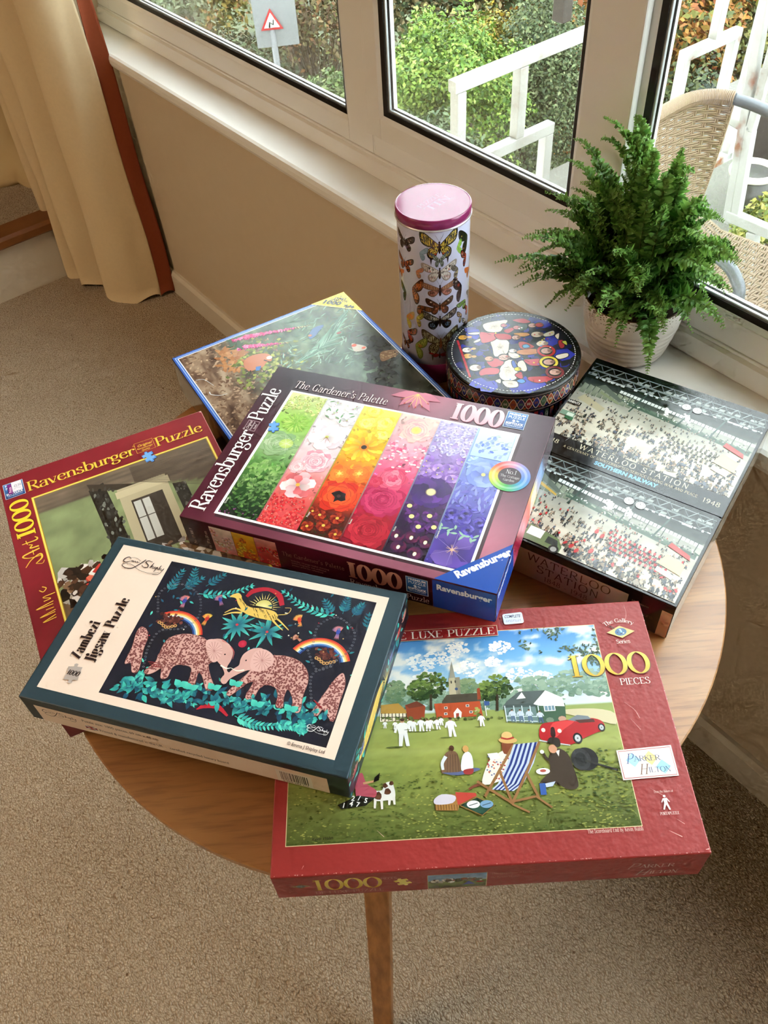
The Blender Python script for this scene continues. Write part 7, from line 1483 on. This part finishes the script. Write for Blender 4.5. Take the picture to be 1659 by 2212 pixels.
def frond(base, ctrl, tip, wmax, col0, col1, seedk, dens=1.0):
    L_ = np.linalg.norm(ctrl - base) + np.linalg.norm(tip - ctrl); n = max(14, int(L_ / .0042 * dens)); rg = np.random.RandomState(seedk)
    f = np.linspace(0, 1, n)[:, None]; C = keep_in((1 - f) ** 2 * base + 2 * f * (1 - f) * ctrl + f ** 2 * tip); d = np.gradient(C, axis=0); d /= np.linalg.norm(d, axis=1)[:, None] + 1e-9
    side = np.cross(d, np.array([0, 0, 1.0])); side /= np.linalg.norm(side, axis=1)[:, None] + 1e-6; tw = rg.randn() * .35; nor = np.cross(side, d)
    V = []; F = []; K = []
    def strip(P0, ax, w, l, c, cl):
        """one pinna: folded ruffled leaflet"""
        k = len(V); m_ = 4
        up = np.cross(ax, w); up /= np.linalg.norm(up) + 1e-9
        for j in range(m_ + 1):
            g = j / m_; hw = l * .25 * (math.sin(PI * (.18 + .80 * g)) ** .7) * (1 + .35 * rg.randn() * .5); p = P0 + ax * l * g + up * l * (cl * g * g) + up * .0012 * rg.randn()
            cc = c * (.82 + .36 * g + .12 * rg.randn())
            V.append(p + w * hw + up * hw * .5); V.append(p); V.append(p - w * hw + up * hw * .5); K.extend([cc, cc * .9, cc])
        for j in range(m_):
            a = k + 3 * j; F.append((a, a + 1, a + 4, a + 3)); F.append((a + 1, a + 2, a + 5, a + 4))
    for i in range(n):
        g = i / (n - 1)
        if g < .10: continue
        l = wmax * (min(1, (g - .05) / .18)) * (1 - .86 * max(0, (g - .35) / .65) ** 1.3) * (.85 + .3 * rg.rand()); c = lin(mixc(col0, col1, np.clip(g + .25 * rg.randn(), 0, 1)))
        for sg in (-1, 1):
            ax = side[i] * sg * .9 + d[i] * .42 + nor[i] * (.22 + .22 * rg.randn()) + nor[i] * sg * tw; ax /= np.linalg.norm(ax); w = d[i] - ax * (d[i] @ ax); w /= np.linalg.norm(w) + 1e-9
            strip(C[i], ax, w, l, c, -.25 + .3 * rg.randn())
    # stalk
    k = len(V); 
    for i in range(n):
        r = .0011 * (1 - .75 * i / n)
        for sx_, sy_ in ((1, 0), (-.5, .87), (-.5, -.87)): V.append(C[i] + r * (side[i] * sx_ + nor[i] * sy_)); K.append(lin((96, 112, 48)))
    for i in range(n - 1):
        for j in range(3): a = k + 3 * i + j; b2 = k + 3 * i + (j + 1) % 3; F.append((a, b2, b2 + 3, a + 3))
    V = keep_in(np.array(V)) - FO
    return raw_obj('frond', V, F, fm, fern, col=np.clip(np.array(K), 0, 1))
def pxt(u, v, t):
    d = ray([(u, v)])[0]; p = WO_ + t * WN_; k = ((p - CAM) @ WN_) / (d @ WN_); return CAM + d * k
TIPS = [(1305, 255, .030), (1340, 285, .03), (1372, 252, .05), (1396, 300, .04), (1240, 300, .02), (1222, 345, .02), (1255, 395, .0), (1178, 455, .0), (1150, 515, -.01), (1122, 578, -.03), (1185, 560, -.04), (1180, 662, -.06), (1178, 605, -.05), (1215, 430, .01), (1500, 372, .05), (1478, 395, .03),
        (1562, 478, .05), (1590, 572, .01), (1580, 630, -.01), (1530, 445, .04), (1520, 530, .0), (1398, 806, -.085), (1428, 676, -.06), (1462, 662, -.03), (1274, 668, -.06), (1330, 655, -.07), (1300, 300, .01), (1420, 330, .02), (1445, 380, .03), (1540, 560, .03), (1205, 520, .0), (1380, 640, -.07)]
k_ = 0
for u, v, t_ in TIPS:
    tip = pxt(u, v, t_); a = frg.rand() * 6.28; base = FO + np.array([.025 * math.cos(a), .025 * math.sin(a), .078]); dv = tip - base; hz = np.array([dv[0], dv[1], 0])
    rise = max(.03, dv[2]); ctrl = base + hz * .35 + np.array([0, 0, rise * .75 + .07 + .25 * np.linalg.norm(hz) * (dv[2] < .03)])
    if v > 640: ctrl = base + hz * .62 + np.array([0, 0, .062])
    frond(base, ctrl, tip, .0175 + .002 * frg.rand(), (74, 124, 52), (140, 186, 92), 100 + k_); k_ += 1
for k in range(90):
    az = frg.rand() * 2 * PI; el = frg.rand() ** .8; l = .10 + .12 * frg.rand() * (.6 + .6 * (1 - el)); hr = .19 * el * (.5 + .6 * frg.rand())
    base = FO + np.array([.045 * math.cos(az) * frg.rand(), .045 * math.sin(az) * frg.rand(), .078]); tip = base + np.array([hr * math.cos(az), hr * math.sin(az), .20 * (1 - el * .95) + .03 * frg.randn()]); ctrl = base + np.array([hr * .45 * math.cos(az), hr * .45 * math.sin(az), .5 * tip[2] - .5 * base[2] + .07])
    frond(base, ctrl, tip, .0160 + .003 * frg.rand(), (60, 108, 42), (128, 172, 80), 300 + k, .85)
# =================================================================== outside the window
M_rail = bpy.data.materials.new('rusty_white_paint'); M_rail.use_nodes = True; nt, b = nodes_of(M_rail)
tc = nt.nodes.new('ShaderNodeTexCoord'); nz = nt.nodes.new('ShaderNodeTexNoise'); nz.inputs['Scale'].default_value = 9; nz.inputs['Detail'].default_value = 6; nt.links.new(tc.outputs['Object'], nz.inputs['Vector'])
rp = nt.nodes.new('ShaderNodeValToRGB'); e = rp.color_ramp.elements; e[0].position = .27; e[0].color = L4((120, 72, 44)); e[1].position = .36; e[1].color = L4((150, 148, 142)); e.new(.5).color = L4((168, 168, 164))
nt.links.new(nz.outputs['Fac'], rp.inputs[0]); nt.links.new(rp.outputs[0], b.inputs['Base Color']); b.inputs['Roughness'].default_value = .5
# ---- balcony: deck, side railing of welded square tube
ZD = -1.12
deck = tag(MB().box(-1.34, 2.4, .225, 1.62, ZD - .12, ZD).obj('balcony_deck', mat('grey_concrete', (84, 82, 76), .9, noise=.15, nscale=14), None, WALLM), 'grey concrete balcony floor outside the window', 'balcony floor')
RS = -1.30; SCL = (RS - .5413) / (-1.01 - .5413)
def rz(t, z): return (RS, -.8729 + (t + .8729) * SCL, .8135 + (z - .8135) * SCL)
rail = thing('balcony_railing', 'white square-tube metal railing with rust spots outside the middle pane', 'railing', M=WALLM)
w_ = .034
def rbar(name, a, b_, w=w_): MB().bar(rz(*a), rz(*b_), w, w, up=(0, 0, 1) if a[1] == b_[1] else (1, 0, 0)).obj(name, M_rail, rail, bevel=.003)
rbar('top_rail', (.505, -.03), (1.05, -.03)); rbar('post', (.526, -.045), (.526, -.64)); rbar('post', (.733, -.045), (.733, -.222)); rbar('rail', (.50, -.236), (.862, -.236)); rbar('post', (.846, -.25), (.846, -.64)); rbar('post', (1.05, -.02), (1.05, -.42)); rbar('rail', (1.05, -.42), (1.40, -.42))
rbar('rail', (1.398, -.208), (1.664, -.208)); rbar('post', (1.412, -.22), (1.412, -.64)); rbar('post', (1.648, -.22), (1.648, -.64)); rbar('post', (1.543, .12), (1.543, -.20)); rbar('post', (1.768, .12), (1.768, -.64)); rbar('top_rail', (1.05, .12), (1.90, .12)); rbar('post', (1.05, .12), (1.05, -.03)); rbar('rail', (.50, -.63), (1.80, -.63))
rail2 = thing('stair_railing', 'white metal stair railing with rust, beyond the wicker chair', 'railing', M=WALLM)
tt = 1.95
def fpx(u, v, t): d = ray([(u, v)])[0]; p = WO_ + t * WN_; k = ((p - CAM) @ WN_) / (d @ WN_); q = CAM + d * k - WO_; return (q @ WD_, t, q[2])
for nm, a, b_, w in (('post', (1660, -30), (1572, 480), .032), ('rail', (1568, 250), (1622, 282), .03), ('post', (1700, 0), (1622, 282), .03), ('post', (1622, 282), (1590, 468), .032), ('rail', (1572, 462), (1720, 525), .04), ('post', (1628, 500), (1612, 640), .04)):
    MB().bar(fpx(*a, tt), fpx(*b_, tt), w, w, up=(0, 1, 0)).obj(nm, M_rail, rail2, bevel=.004)
# ---- wicker armchair
M_wick = mat('tan_wicker', (134, 114, 90), .55, .4, noise=.12, nscale=40); M_tube = mat('grey_steel_tube', (92, 96, 102), .35, .6, metal=.3)
chair = thing('wicker_chair', 'tan woven wicker armchair with a grey metal arm, standing on the balcony', 'chair', M=WALLM)
PLAN = catmull([(-.80, 1.005), (-.87, 1.05), (-.915, 1.13), (-.935, 1.24), (-.938, 1.36), (-.905, 1.435), (-.85, 1.465)], 8); _d = np.r_[0, np.cumsum(np.linalg.norm(np.diff(PLAN, axis=0), axis=1))]; _d /= _d[-1]
def cpos(a, b_):
    """a across (near 0 .. far 1), b down the back and along the seat 0..2"""
    x, y = np.interp(a, _d, PLAN[:, 0]), np.interp(a, _d, PLAN[:, 1]); zt_ = -.30 - .14 * max(0, (.22 - a) / .22) ** 1.6
    fs, fy = -.875 + .03 * math.sin(PI * a), 1.015 + .435 * a
    if b_ <= 1:
        k = b_; z = zt_ + (-.655 - zt_) * k; m_ = k ** 1.5; return np.array([x + (fs - x) * m_, y + (fy - y) * m_, z])
    k = b_ - 1; s_ = fs + .47 * k + .0; z = -.655 - .04 * min(1, k * 5) + .03 * k * k; 
    if k > .92: z -= (k - .92) * .5
    return np.array([s_, fy + .02 * math.sin(PI * k) * (2 * a - 1), z])
def cnor(a, b_):
    p = cpos(a, b_); u = cpos(min(1, a + .02), b_) - cpos(max(0, a - .02), b_); v = cpos(a, min(2, b_ + .02)) - cpos(a, max(0, b_ - .02)); n = np.cross(u, v); return n / (np.linalg.norm(n) + 1e-9)
NS = 15
def weave(name, b0, b1, rows):
    mb = MB(); A_ = np.linspace(0, 1, NS * 2 + 1)
    for r in range(rows):
        b_ = b0 + (b1 - b0) * (r + .5) / rows; pts = []
        for j, a in enumerate(A_):
            off = .0048 * math.sin(PI * (j / 2 + (r // 2) % 2 + .25)) ; pts.append(cpos(a, b_) + cnor(a, b_) * off)
        mb.tube(pts, .0033, 4)
    o = mb.obj(name, M_wick, chair); o['kind'] = 'stuff'; return o
weave('woven_back', .03, .99, 54); weave('woven_seat', 1.0, 1.96, 58)
mb = MB()
for k in range(NS + 1):
    a = min(.995, max(.005, k / NS))
    for da in (-.006, .006): mb.tube([cpos(min(1, max(0, a + da)), b_) for b_ in np.linspace(.0, 1.98, 34)], .0036, 4)
o = mb.obj('stakes', M_wick, chair); o['kind'] = 'stuff'
rim = catmull([cpos(a, 0) for a in np.linspace(0, 1, 14)], 6); MB().tube(rim, .0175, 10).obj('top_rim', M_tube, chair)
mb = MB(); _r = np.r_[0, np.cumsum(np.linalg.norm(np.diff(rim, axis=0), axis=1))]
for s_ in np.arange(.0, _r[-1], .0052):                                  # cane wrapped round the rim
    c = np.array([np.interp(s_, _r, rim[:, k]) for k in range(3)]); c2 = np.array([np.interp(min(_r[-1], s_ + .004), _r, rim[:, k]) for k in range(3)]); d_ = c2 - c; d_ /= np.linalg.norm(d_) + 1e-9
    u = np.cross(d_, [0, 0, 1]); u /= np.linalg.norm(u) + 1e-9; v = np.cross(u, d_); mb.tube([c + .0195 * (u * math.cos(a) + v * math.sin(a)) for a in np.linspace(0, 2 * PI, 13)], .0027, 4, cap=False)
o = mb.obj('rim_wrapping', M_wick, chair); o['kind'] = 'stuff'
arm = catmull([(-.85, 1.465, -.30), (-.76, 1.468, -.302), (-.62, 1.462, -.315), (-.50, 1.455, -.335), (-.44, 1.45, -.40), (-.42, 1.45, -.60), (-.41, 1.45, ZD + .001)], 8); MB().tube(arm, .0165, 10).obj('arm', M_tube, chair)
arm = catmull([(-.80, 1.005, -.44), (-.70, 1.0, -.45), (-.55, 1.0, -.46), (-.45, 1.005, -.50), (-.42, 1.01, -.62), (-.41, 1.01, ZD + .001)], 8); MB().tube(arm, .0165, 10).obj('arm', M_tube, chair)
for y in (1.03, 1.44): MB().tube([(-.87, y, -.66), (-.90, y, -.9), (-.92, y, ZD + .001)], .0125, 8).obj('leg', M_tube, chair)
MB().tube([cpos(a, 1.97) + [0, 0, -.006] for a in np.linspace(0, 1, 16)], .012, 8).obj('seat_front_bar', M_tube, chair)
p = cpos(.32, 1.62) + [0, 0, .012]
lf = MB().add([p + [-.03, 0, 0], p + [-.01, .016, .006], p + [.02, .012, .002], p + [.034, 0, .008], p + [.016, -.014, .002], p + [-.012, -.013, .004]], [(0, 1, 2, 3, 4, 5)]).add([p + [-.03, 0, -.001], p + [-.01, .016, .005], p + [.02, .012, .001], p + [.034, 0, .007], p + [.016, -.014, .001], p + [-.012, -.013, .003]], [(5, 4, 3, 2, 1, 0)]).obj('fallen_leaf', mat('dry_leaf', (206, 164, 110), .7), None, WALLM)
tag(lf, 'dry tan fallen leaf lying on the wicker seat', 'leaf')
# ---- dark hanging feeder tube on a bracket, at the top of the middle pane
fd = thing('hanging_feeder', 'dark grey square feeder tube hanging outside the middle pane', 'bird feeder', M=WALLM)
a0 = np.array(fpx(1213, 45, .55)); a1 = np.array(fpx(1205, -60, .55)); a1[:2] = a0[:2]
MB().bar(a0, (a0[0], .55, 1.28), .026, .03, up=(1, 0, 0)).obj('tube', mat('dark_grey_plastic', (62, 54, 48), .4), fd, bevel=.002)
MB().bar((a0[0], .222, 1.295), (a0[0], .58, 1.295), .02, .02).obj('bracket', mat('dark_grey_plastic', (62, 54, 48), .4), fd)

# ---- garden below: sloping ground, shrubs, trees
GN = np.array([-.78, .62]); GN = GN / np.linalg.norm(GN)
def gz(s_, t_): return -3.0 - .17 * max(0, (s_ * GN[0] + t_ * GN[1]) - 4)
N = 40; gs = np.linspace(-46, 10, N); gt = np.linspace(.23, 50, N); V = [(a, b_, gz(a, b_)) for a in gs for b_ in gt]; F = [(i * N + j, i * N + j + 1, (i + 1) * N + j + 1, (i + 1) * N + j) for i in range(N - 1) for j in range(N - 1)]
gm = bpy.data.materials.new('garden_ground'); gm.use_nodes = True; nt, b = nodes_of(gm); tc = nt.nodes.new('ShaderNodeTexCoord'); nz = nt.nodes.new('ShaderNodeTexNoise'); nz.inputs['Scale'].default_value = 1.6; nz.inputs['Detail'].default_value = 8
nt.links.new(tc.outputs['Object'], nz.inputs['Vector']); rp = nt.nodes.new('ShaderNodeValToRGB'); e = rp.color_ramp.elements; e[0].position = .3; e[0].color = L4((42, 40, 28)); e[1].position = .7; e[1].color = L4((88, 94, 56)); e.new(.5).color = L4((60, 70, 38)); nt.links.new(nz.outputs['Fac'], rp.inputs[0]); nt.links.new(rp.outputs[0], b.inputs['Base Color']); b.inputs['Roughness'].default_value = .95
gr = raw_obj('garden_ground', V, F, gm, None, WALLM); tag(gr, 'sloping garden ground below the window', 'ground', kind='structure')
lm = bpy.data.materials.new('garden_leaves'); lm.use_nodes = True; nt, b = nodes_of(lm); a_ = nt.nodes.new('ShaderNodeVertexColor'); a_.layer_name = 'col'; nt.links.new(a_.outputs[0], b.inputs['Base Color']); b.inputs['Roughness'].default_value = .6; b.inputs['Specular IOR Level'].default_value = .3
M_bark = mat('bark', (84, 70, 54), .9, noise=.3, nscale=12)
def at_px(u, v, D): d = ray([(u, v)])[0]; q = CAM + d * D - WO_; return np.array([q @ WD_, q @ WN_, q[2]])
grg = np.random.RandomState(12)
def bush(name, label, u, v, D, ru, rv, cols, n, leaf, drop=1.0, group=None, ragged=.25, cat='shrub', twigs=0):
    """leafy mass centred on the ray through (u,v) at distance D; ru, rv half sizes as seen, in pixels"""
    c = at_px(u, v, D); rx = ru * D / FPX; rzz = rv * D / FPX; g = gz(c[0], c[1]); base = np.array([c[0], c[1], min(g, c[2] - rzz)])
    th = thing(name, label, cat, M=WALLM @ Matrix.Translation(Vector(base)), group=group)
    d = grg.randn(n, 3); d /= np.linalg.norm(d, axis=1)[:, None]; d[:, 2] = np.where(d[:, 2] < -.2, -d[:, 2] * .6, d[:, 2])
    lump = 1 + ragged * (np.sin(d[:, 0] * 7 + u) * np.cos(d[:, 1] * 6 + v) + .7 * np.sin(d[:, 2] * 9 + u)) ; r = (grg.rand(n) ** .22) * lump
    P = c + d * r[:, None] * [rx, rx, rzz] - base
    low = grg.rand(n) < .22; P[low, 2] = P[low, 2] * grg.rand(low.sum())                    # skirt of foliage to the ground
    nn = d + .9 * grg.randn(n, 3); nn[:, 2] += .5; nn /= np.linalg.norm(nn, axis=1)[:, None]; ax = np.cross(nn, grg.randn(n, 3)); ax /= np.linalg.norm(ax, axis=1)[:, None]; bx = np.cross(nn, ax)
    sz = leaf * (.6 + .8 * grg.rand(n))[:, None]; V = np.stack([P - ax * sz, P + bx * sz * .55 + nn * sz * .15, P + ax * sz, P - bx * sz * .55 + nn * sz * .15], 1).reshape(-1, 3)
    F = np.arange(4 * n).reshape(-1, 4); k = grg.rand(n); cc = np.array([lin(c_) for c_ in cols]) * .42; col = cc[(k * len(cols)).astype(int)] * (.75 + .5 * grg.rand(n))[:, None]
    o = raw_obj('foliage', V, F, lm, th, col=np.repeat(np.clip(col, 0, 1), 4, axis=0)); o['kind'] = 'stuff'
    mb = MB(); H_ = c[2] - base[2]
    for j in range(5 + twigs):
        a = grg.rand() * 6.28; q = np.array([math.cos(a) * rx * .75, math.sin(a) * rx * .75, H_ + rzz * (.75 * grg.rand() if j >= 5 else .3)]); mb.tube([(0, 0, -.05), q * [.3, .3, .5], q], .05 if j < 5 else .012, 5, r1=.012 if j < 5 else .004)
    mb.obj('stems', M_bark, th); return th
YG = [(150, 190, 70), (176, 210, 90), (120, 166, 60), (196, 222, 110), (96, 140, 56)]
GG = [(120, 140, 90), (140, 156, 104), (96, 120, 76), (160, 170, 120), (84, 104, 66)]
YL = [(206, 176, 50), (190, 170, 60), (150, 150, 56), (220, 190, 70), (120, 136, 56)]
OR_ = [(206, 130, 50), (190, 150, 60), (176, 100, 44), (140, 140, 60), (216, 160, 70), (90, 104, 50)]
DG = [(70, 92, 50), (96, 116, 64), (56, 76, 44), (124, 136, 76), (110, 120, 60)]
BR = [(130, 116, 70), (150, 130, 84), (110, 104, 60), (170, 120, 70), (140, 144, 76), (120, 84, 56)]
LG = [(120, 156, 80), (140, 170, 90), (96, 130, 66), (160, 176, 110)]
bush('spring_green_shrub', 'rounded bright yellow-green shrub seen through the middle pane', 965, 215, 7.5, 135, 150, YG, 26000, .018)
bush('golden_shrub', 'golden yellow shrub between the bright green and grey-green ones', 1065, 170, 8.6, 75, 130, YL, 11000, .018)
bush('tall_grey_green_shrub', 'tall grey-green shrub behind the white railing', 1165, 260, 8.4, 95, 260, GG, 24000, .017, ragged=.12)
bush('low_shrub', 'low blue-green shrub at the foot of the bright green one', 900, 330, 6.6, 110, 60, [(110, 140, 100), (130, 156, 110), (90, 120, 80), (150, 170, 120)], 5000, .024)
bush('maple', 'orange and yellow autumn maple in the gap beside the post', 1262, 290, 10.5, 70, 260, OR_, 8000, .045, cat='tree')
bush('autumn_tree', 'orange and gold autumn tree behind the wicker chair', 1430, 110, 12, 125, 150, OR_, 12000, .045, cat='tree')
bush('olive_tree', 'olive green tree with thin leaves at the top right', 1590, 90, 13, 130, 210, [(150, 156, 84), (120, 130, 70), (176, 170, 96), (96, 106, 60), (200, 190, 110)], 12000, .04, cat='tree', twigs=12)
bush('dark_hedge_shrub', 'dark green shrub below the autumn tree', 1450, 290, 11, 150, 110, DG, 9000, .035)
bush('yellow_leaved_tree', 'yellow-leaved tree seen through the left pane', 430, 10, 13, 90, 70, [(196, 170, 70), (170, 150, 60), (140, 140, 66), (210, 150, 90), (110, 120, 60)], 7000, .04, cat='tree', twigs=10)
bush('twiggy_shrub', 'brown twiggy autumn shrub beside the road sign', 680, 70, 10, 95, 110, BR, 3200, .026, twigs=90, cat='shrub')
bush('green_verge_shrub', 'low fresh green shrub at the lower right of the left pane', 715, 235, 8, 80, 55, LG, 6000, .024)
bush('bramble_bank', 'tangled grey-green brambles below the road sign', 560, 150, 10.5, 150, 50, GG + BR[:3], 7000, .026, twigs=40)
bush('pale_verge_shrub', 'pale green shrub at the left end of the window', 330, 30, 11, 110, 60, [(150, 166, 120), (130, 150, 100), (170, 180, 140)], 5000, .03)
bush('olive_background_tree', 'dull olive tree behind the bright green shrub', 900, -20, 14, 170, 110, BR[:3] + DG[:2], 9000, .045, cat='tree')
bush('russet_background_tree', 'russet tree behind the tall grey-green shrub', 1110, -30, 14, 130, 80, OR_[:4] + DG[:2], 8000, .045, cat='tree')
bush('yellow_flowering_plant', 'low yellow-green leafy plant below the stair railing', 1660, 480, 5.2, 45, 40, [(196, 196, 80), (170, 180, 70), (216, 206, 110), (120, 140, 60)], 2500, .02)
bush('euphorbia_plant', 'yellow-green plant between chair and stair railing', 1612, 520, 5.0, 30, 36, [(176, 186, 80), (150, 166, 70), (206, 200, 100)], 2000, .02)
# road, warning sign
P4 = [at_px(u, v, D) for u, v, D in ((560, -60, 24), (660, -60, 24), (640, 60, 16), (580, 60, 16))]
rd = MB().add([(p[0], p[1], gz(p[0], p[1]) + .03) for p in [np.array((-26, 10, 0)), np.array((-10, 30, 0)), np.array((-8.5, 29, 0)), np.array((-24, 8.4, 0))]], [(0, 1, 2, 3)])
sg = thing('road_sign', 'triangular red-bordered bend warning sign beyond the left pane', 'road sign', M=WALLM)
c = at_px(586, 48, 9.2); e1 = at_px(604, 60, 9.2) - at_px(568, 64, 9.2); e1 /= np.linalg.norm(e1); up_ = np.array([0, 0, 1.0]); fw = np.cross(e1, up_); h_ = 21 * 9.2 / FPX
def tri(k, off): return [c + e1 * x * h_ * k + up_ * y * h_ * k + fw * off for x, y in ((-1, -.62), (1, -.62), (0, 1.1))]
side_ = np.sign((CAM - WO_ - 0) @ (WD_ * 0 + 0)) if False else 1
toward = np.array([(CAM - WO_) @ WD_, (CAM - WO_) @ WN_, CAM[2] - WO_[2]]) - c; fw = fw * (1 if fw @ toward > 0 else -1)
def plate(k, off, name, m_): a = tri(k, off); b_ = tri(k, off - .006); MB().add(a + b_, [(0, 1, 2), (5, 4, 3), (0, 1, 4, 3), (1, 2, 5, 4), (2, 0, 3, 5)]).obj(name, m_, sg)
plate(1.0, 0, 'red_border', mat('sign_red', (176, 40, 44), .4)); plate(.70, .004, 'white_panel', mat('sign_white', (232, 232, 228), .4))
MB().tube([c + fw * .012 + e1 * x * h_ + up_ * y * h_ for x, y in ((-.22, -.38), (-.16, .05), (.14, -.2), (.2, .22))], .012, 4, flat=.3).obj('bend_symbol', mat('sign_black', (24, 24, 26), .4), sg)
MB().tube([(c - up_ * h_ * .5) - fw * .03, np.array([c[0], c[1], gz(c[0], c[1])]) - fw * .03], .03, 8).obj('pole', mat('sign_grey', (120, 122, 124), .4), sg)
MB().add([c + e1 * x + up_ * y - fw * .02 for x, y in ((-.16, -.22), (.24, -.22), (.24, .35), (-.16, .35))] + [c + e1 * x + up_ * y - fw * .03 for x, y in ((-.16, -.22), (.24, -.22), (.24, .35), (-.16, .35))], [(0, 1, 2, 3), (7, 6, 5, 4), (0, 1, 5, 4), (1, 2, 6, 5), (2, 3, 7, 6), (3, 0, 4, 7)]).obj('back_board', mat('sign_board', (130, 132, 134), .5), sg)
# terrace things at the foot of the stairs
def gpt(u, v, z): d = ray([(u, v)])[0]; k = (z + TH - CAM[2]) / d[2]; q = CAM + d * k - WO_; return np.array([q @ WD_, q @ WN_, z])
ZG = -2.55
q = gpt(1690, 480, ZG); ter = tag(MB().box(q[0] - 1.7, q[0] + 1.6, q[1] - 1.0, q[1] + 2.4, -3.6, ZG).obj('gravel_terrace', mat('gravel', (100, 98, 90), .95, noise=.3, nscale=30), None, WALLM), 'grey gravel terrace at the foot of the stairs', 'terrace')
q = gpt(1600, 470, ZG); pt = thing('garden_pot', 'dark garden pot with a cream rim on the terrace', 'plant pot', M=WALLM @ Matrix.Translation(Vector(q)))
MB().lathe([(0, 0), (.09, 0), (.15, .34), (.13, .34), (.12, .30), (0, .30)], 28, cap=False).obj('pot_wall', mat('dark_glazed_pot', (50, 46, 40), .3), pt); MB().lathe([(.135, .335), (.165, .335), (.17, .36), (.16, .375), (.135, .37), (.135, .335)], 28, cap=False).obj('rim', mat('cream_pot_rim', (214, 206, 190), .5), pt)
q = gpt(1640, 425, ZG); f0, f1 = gpt(1590, 408, ZG), gpt(1800, 450, ZG); tag(MB().bar(f0 + [0, 0, .06], f1 + [0, 0, .06], .10, .12).obj('timber_edging', mat('orange_timber', (176, 126, 84), .8, noise=.2, nscale=8), None, WALLM), 'orange-brown timber sleeper edging the terrace', 'timber')
f0, f1 = gpt(1592, 398, ZG), gpt(1800, 440, ZG); tag(MB().bar(f0 + [0, 0, .3], f1 + [0, 0, .3], .05, .6).obj('garden_fence', mat('dark_fence', (50, 42, 36), .9, noise=.2, nscale=5), None, WALLM), 'dark brown board fence behind the terrace', 'fence')
q = gpt(1668, 425, ZG); MBs = MB().lathe([(0, 0), (.13, 0), (.14, .03), (.09, .06), (.08, .14), (.10, .17), (0, .18)], 24, cap=False).obj('stone_ornament', mat('grey_stone', (130, 130, 122), .9, noise=.2, nscale=20), None, WALLM @ Matrix.Translation(Vector(q))); tag(MBs, 'weathered grey stone ornament beside the garden pot', 'ornament')
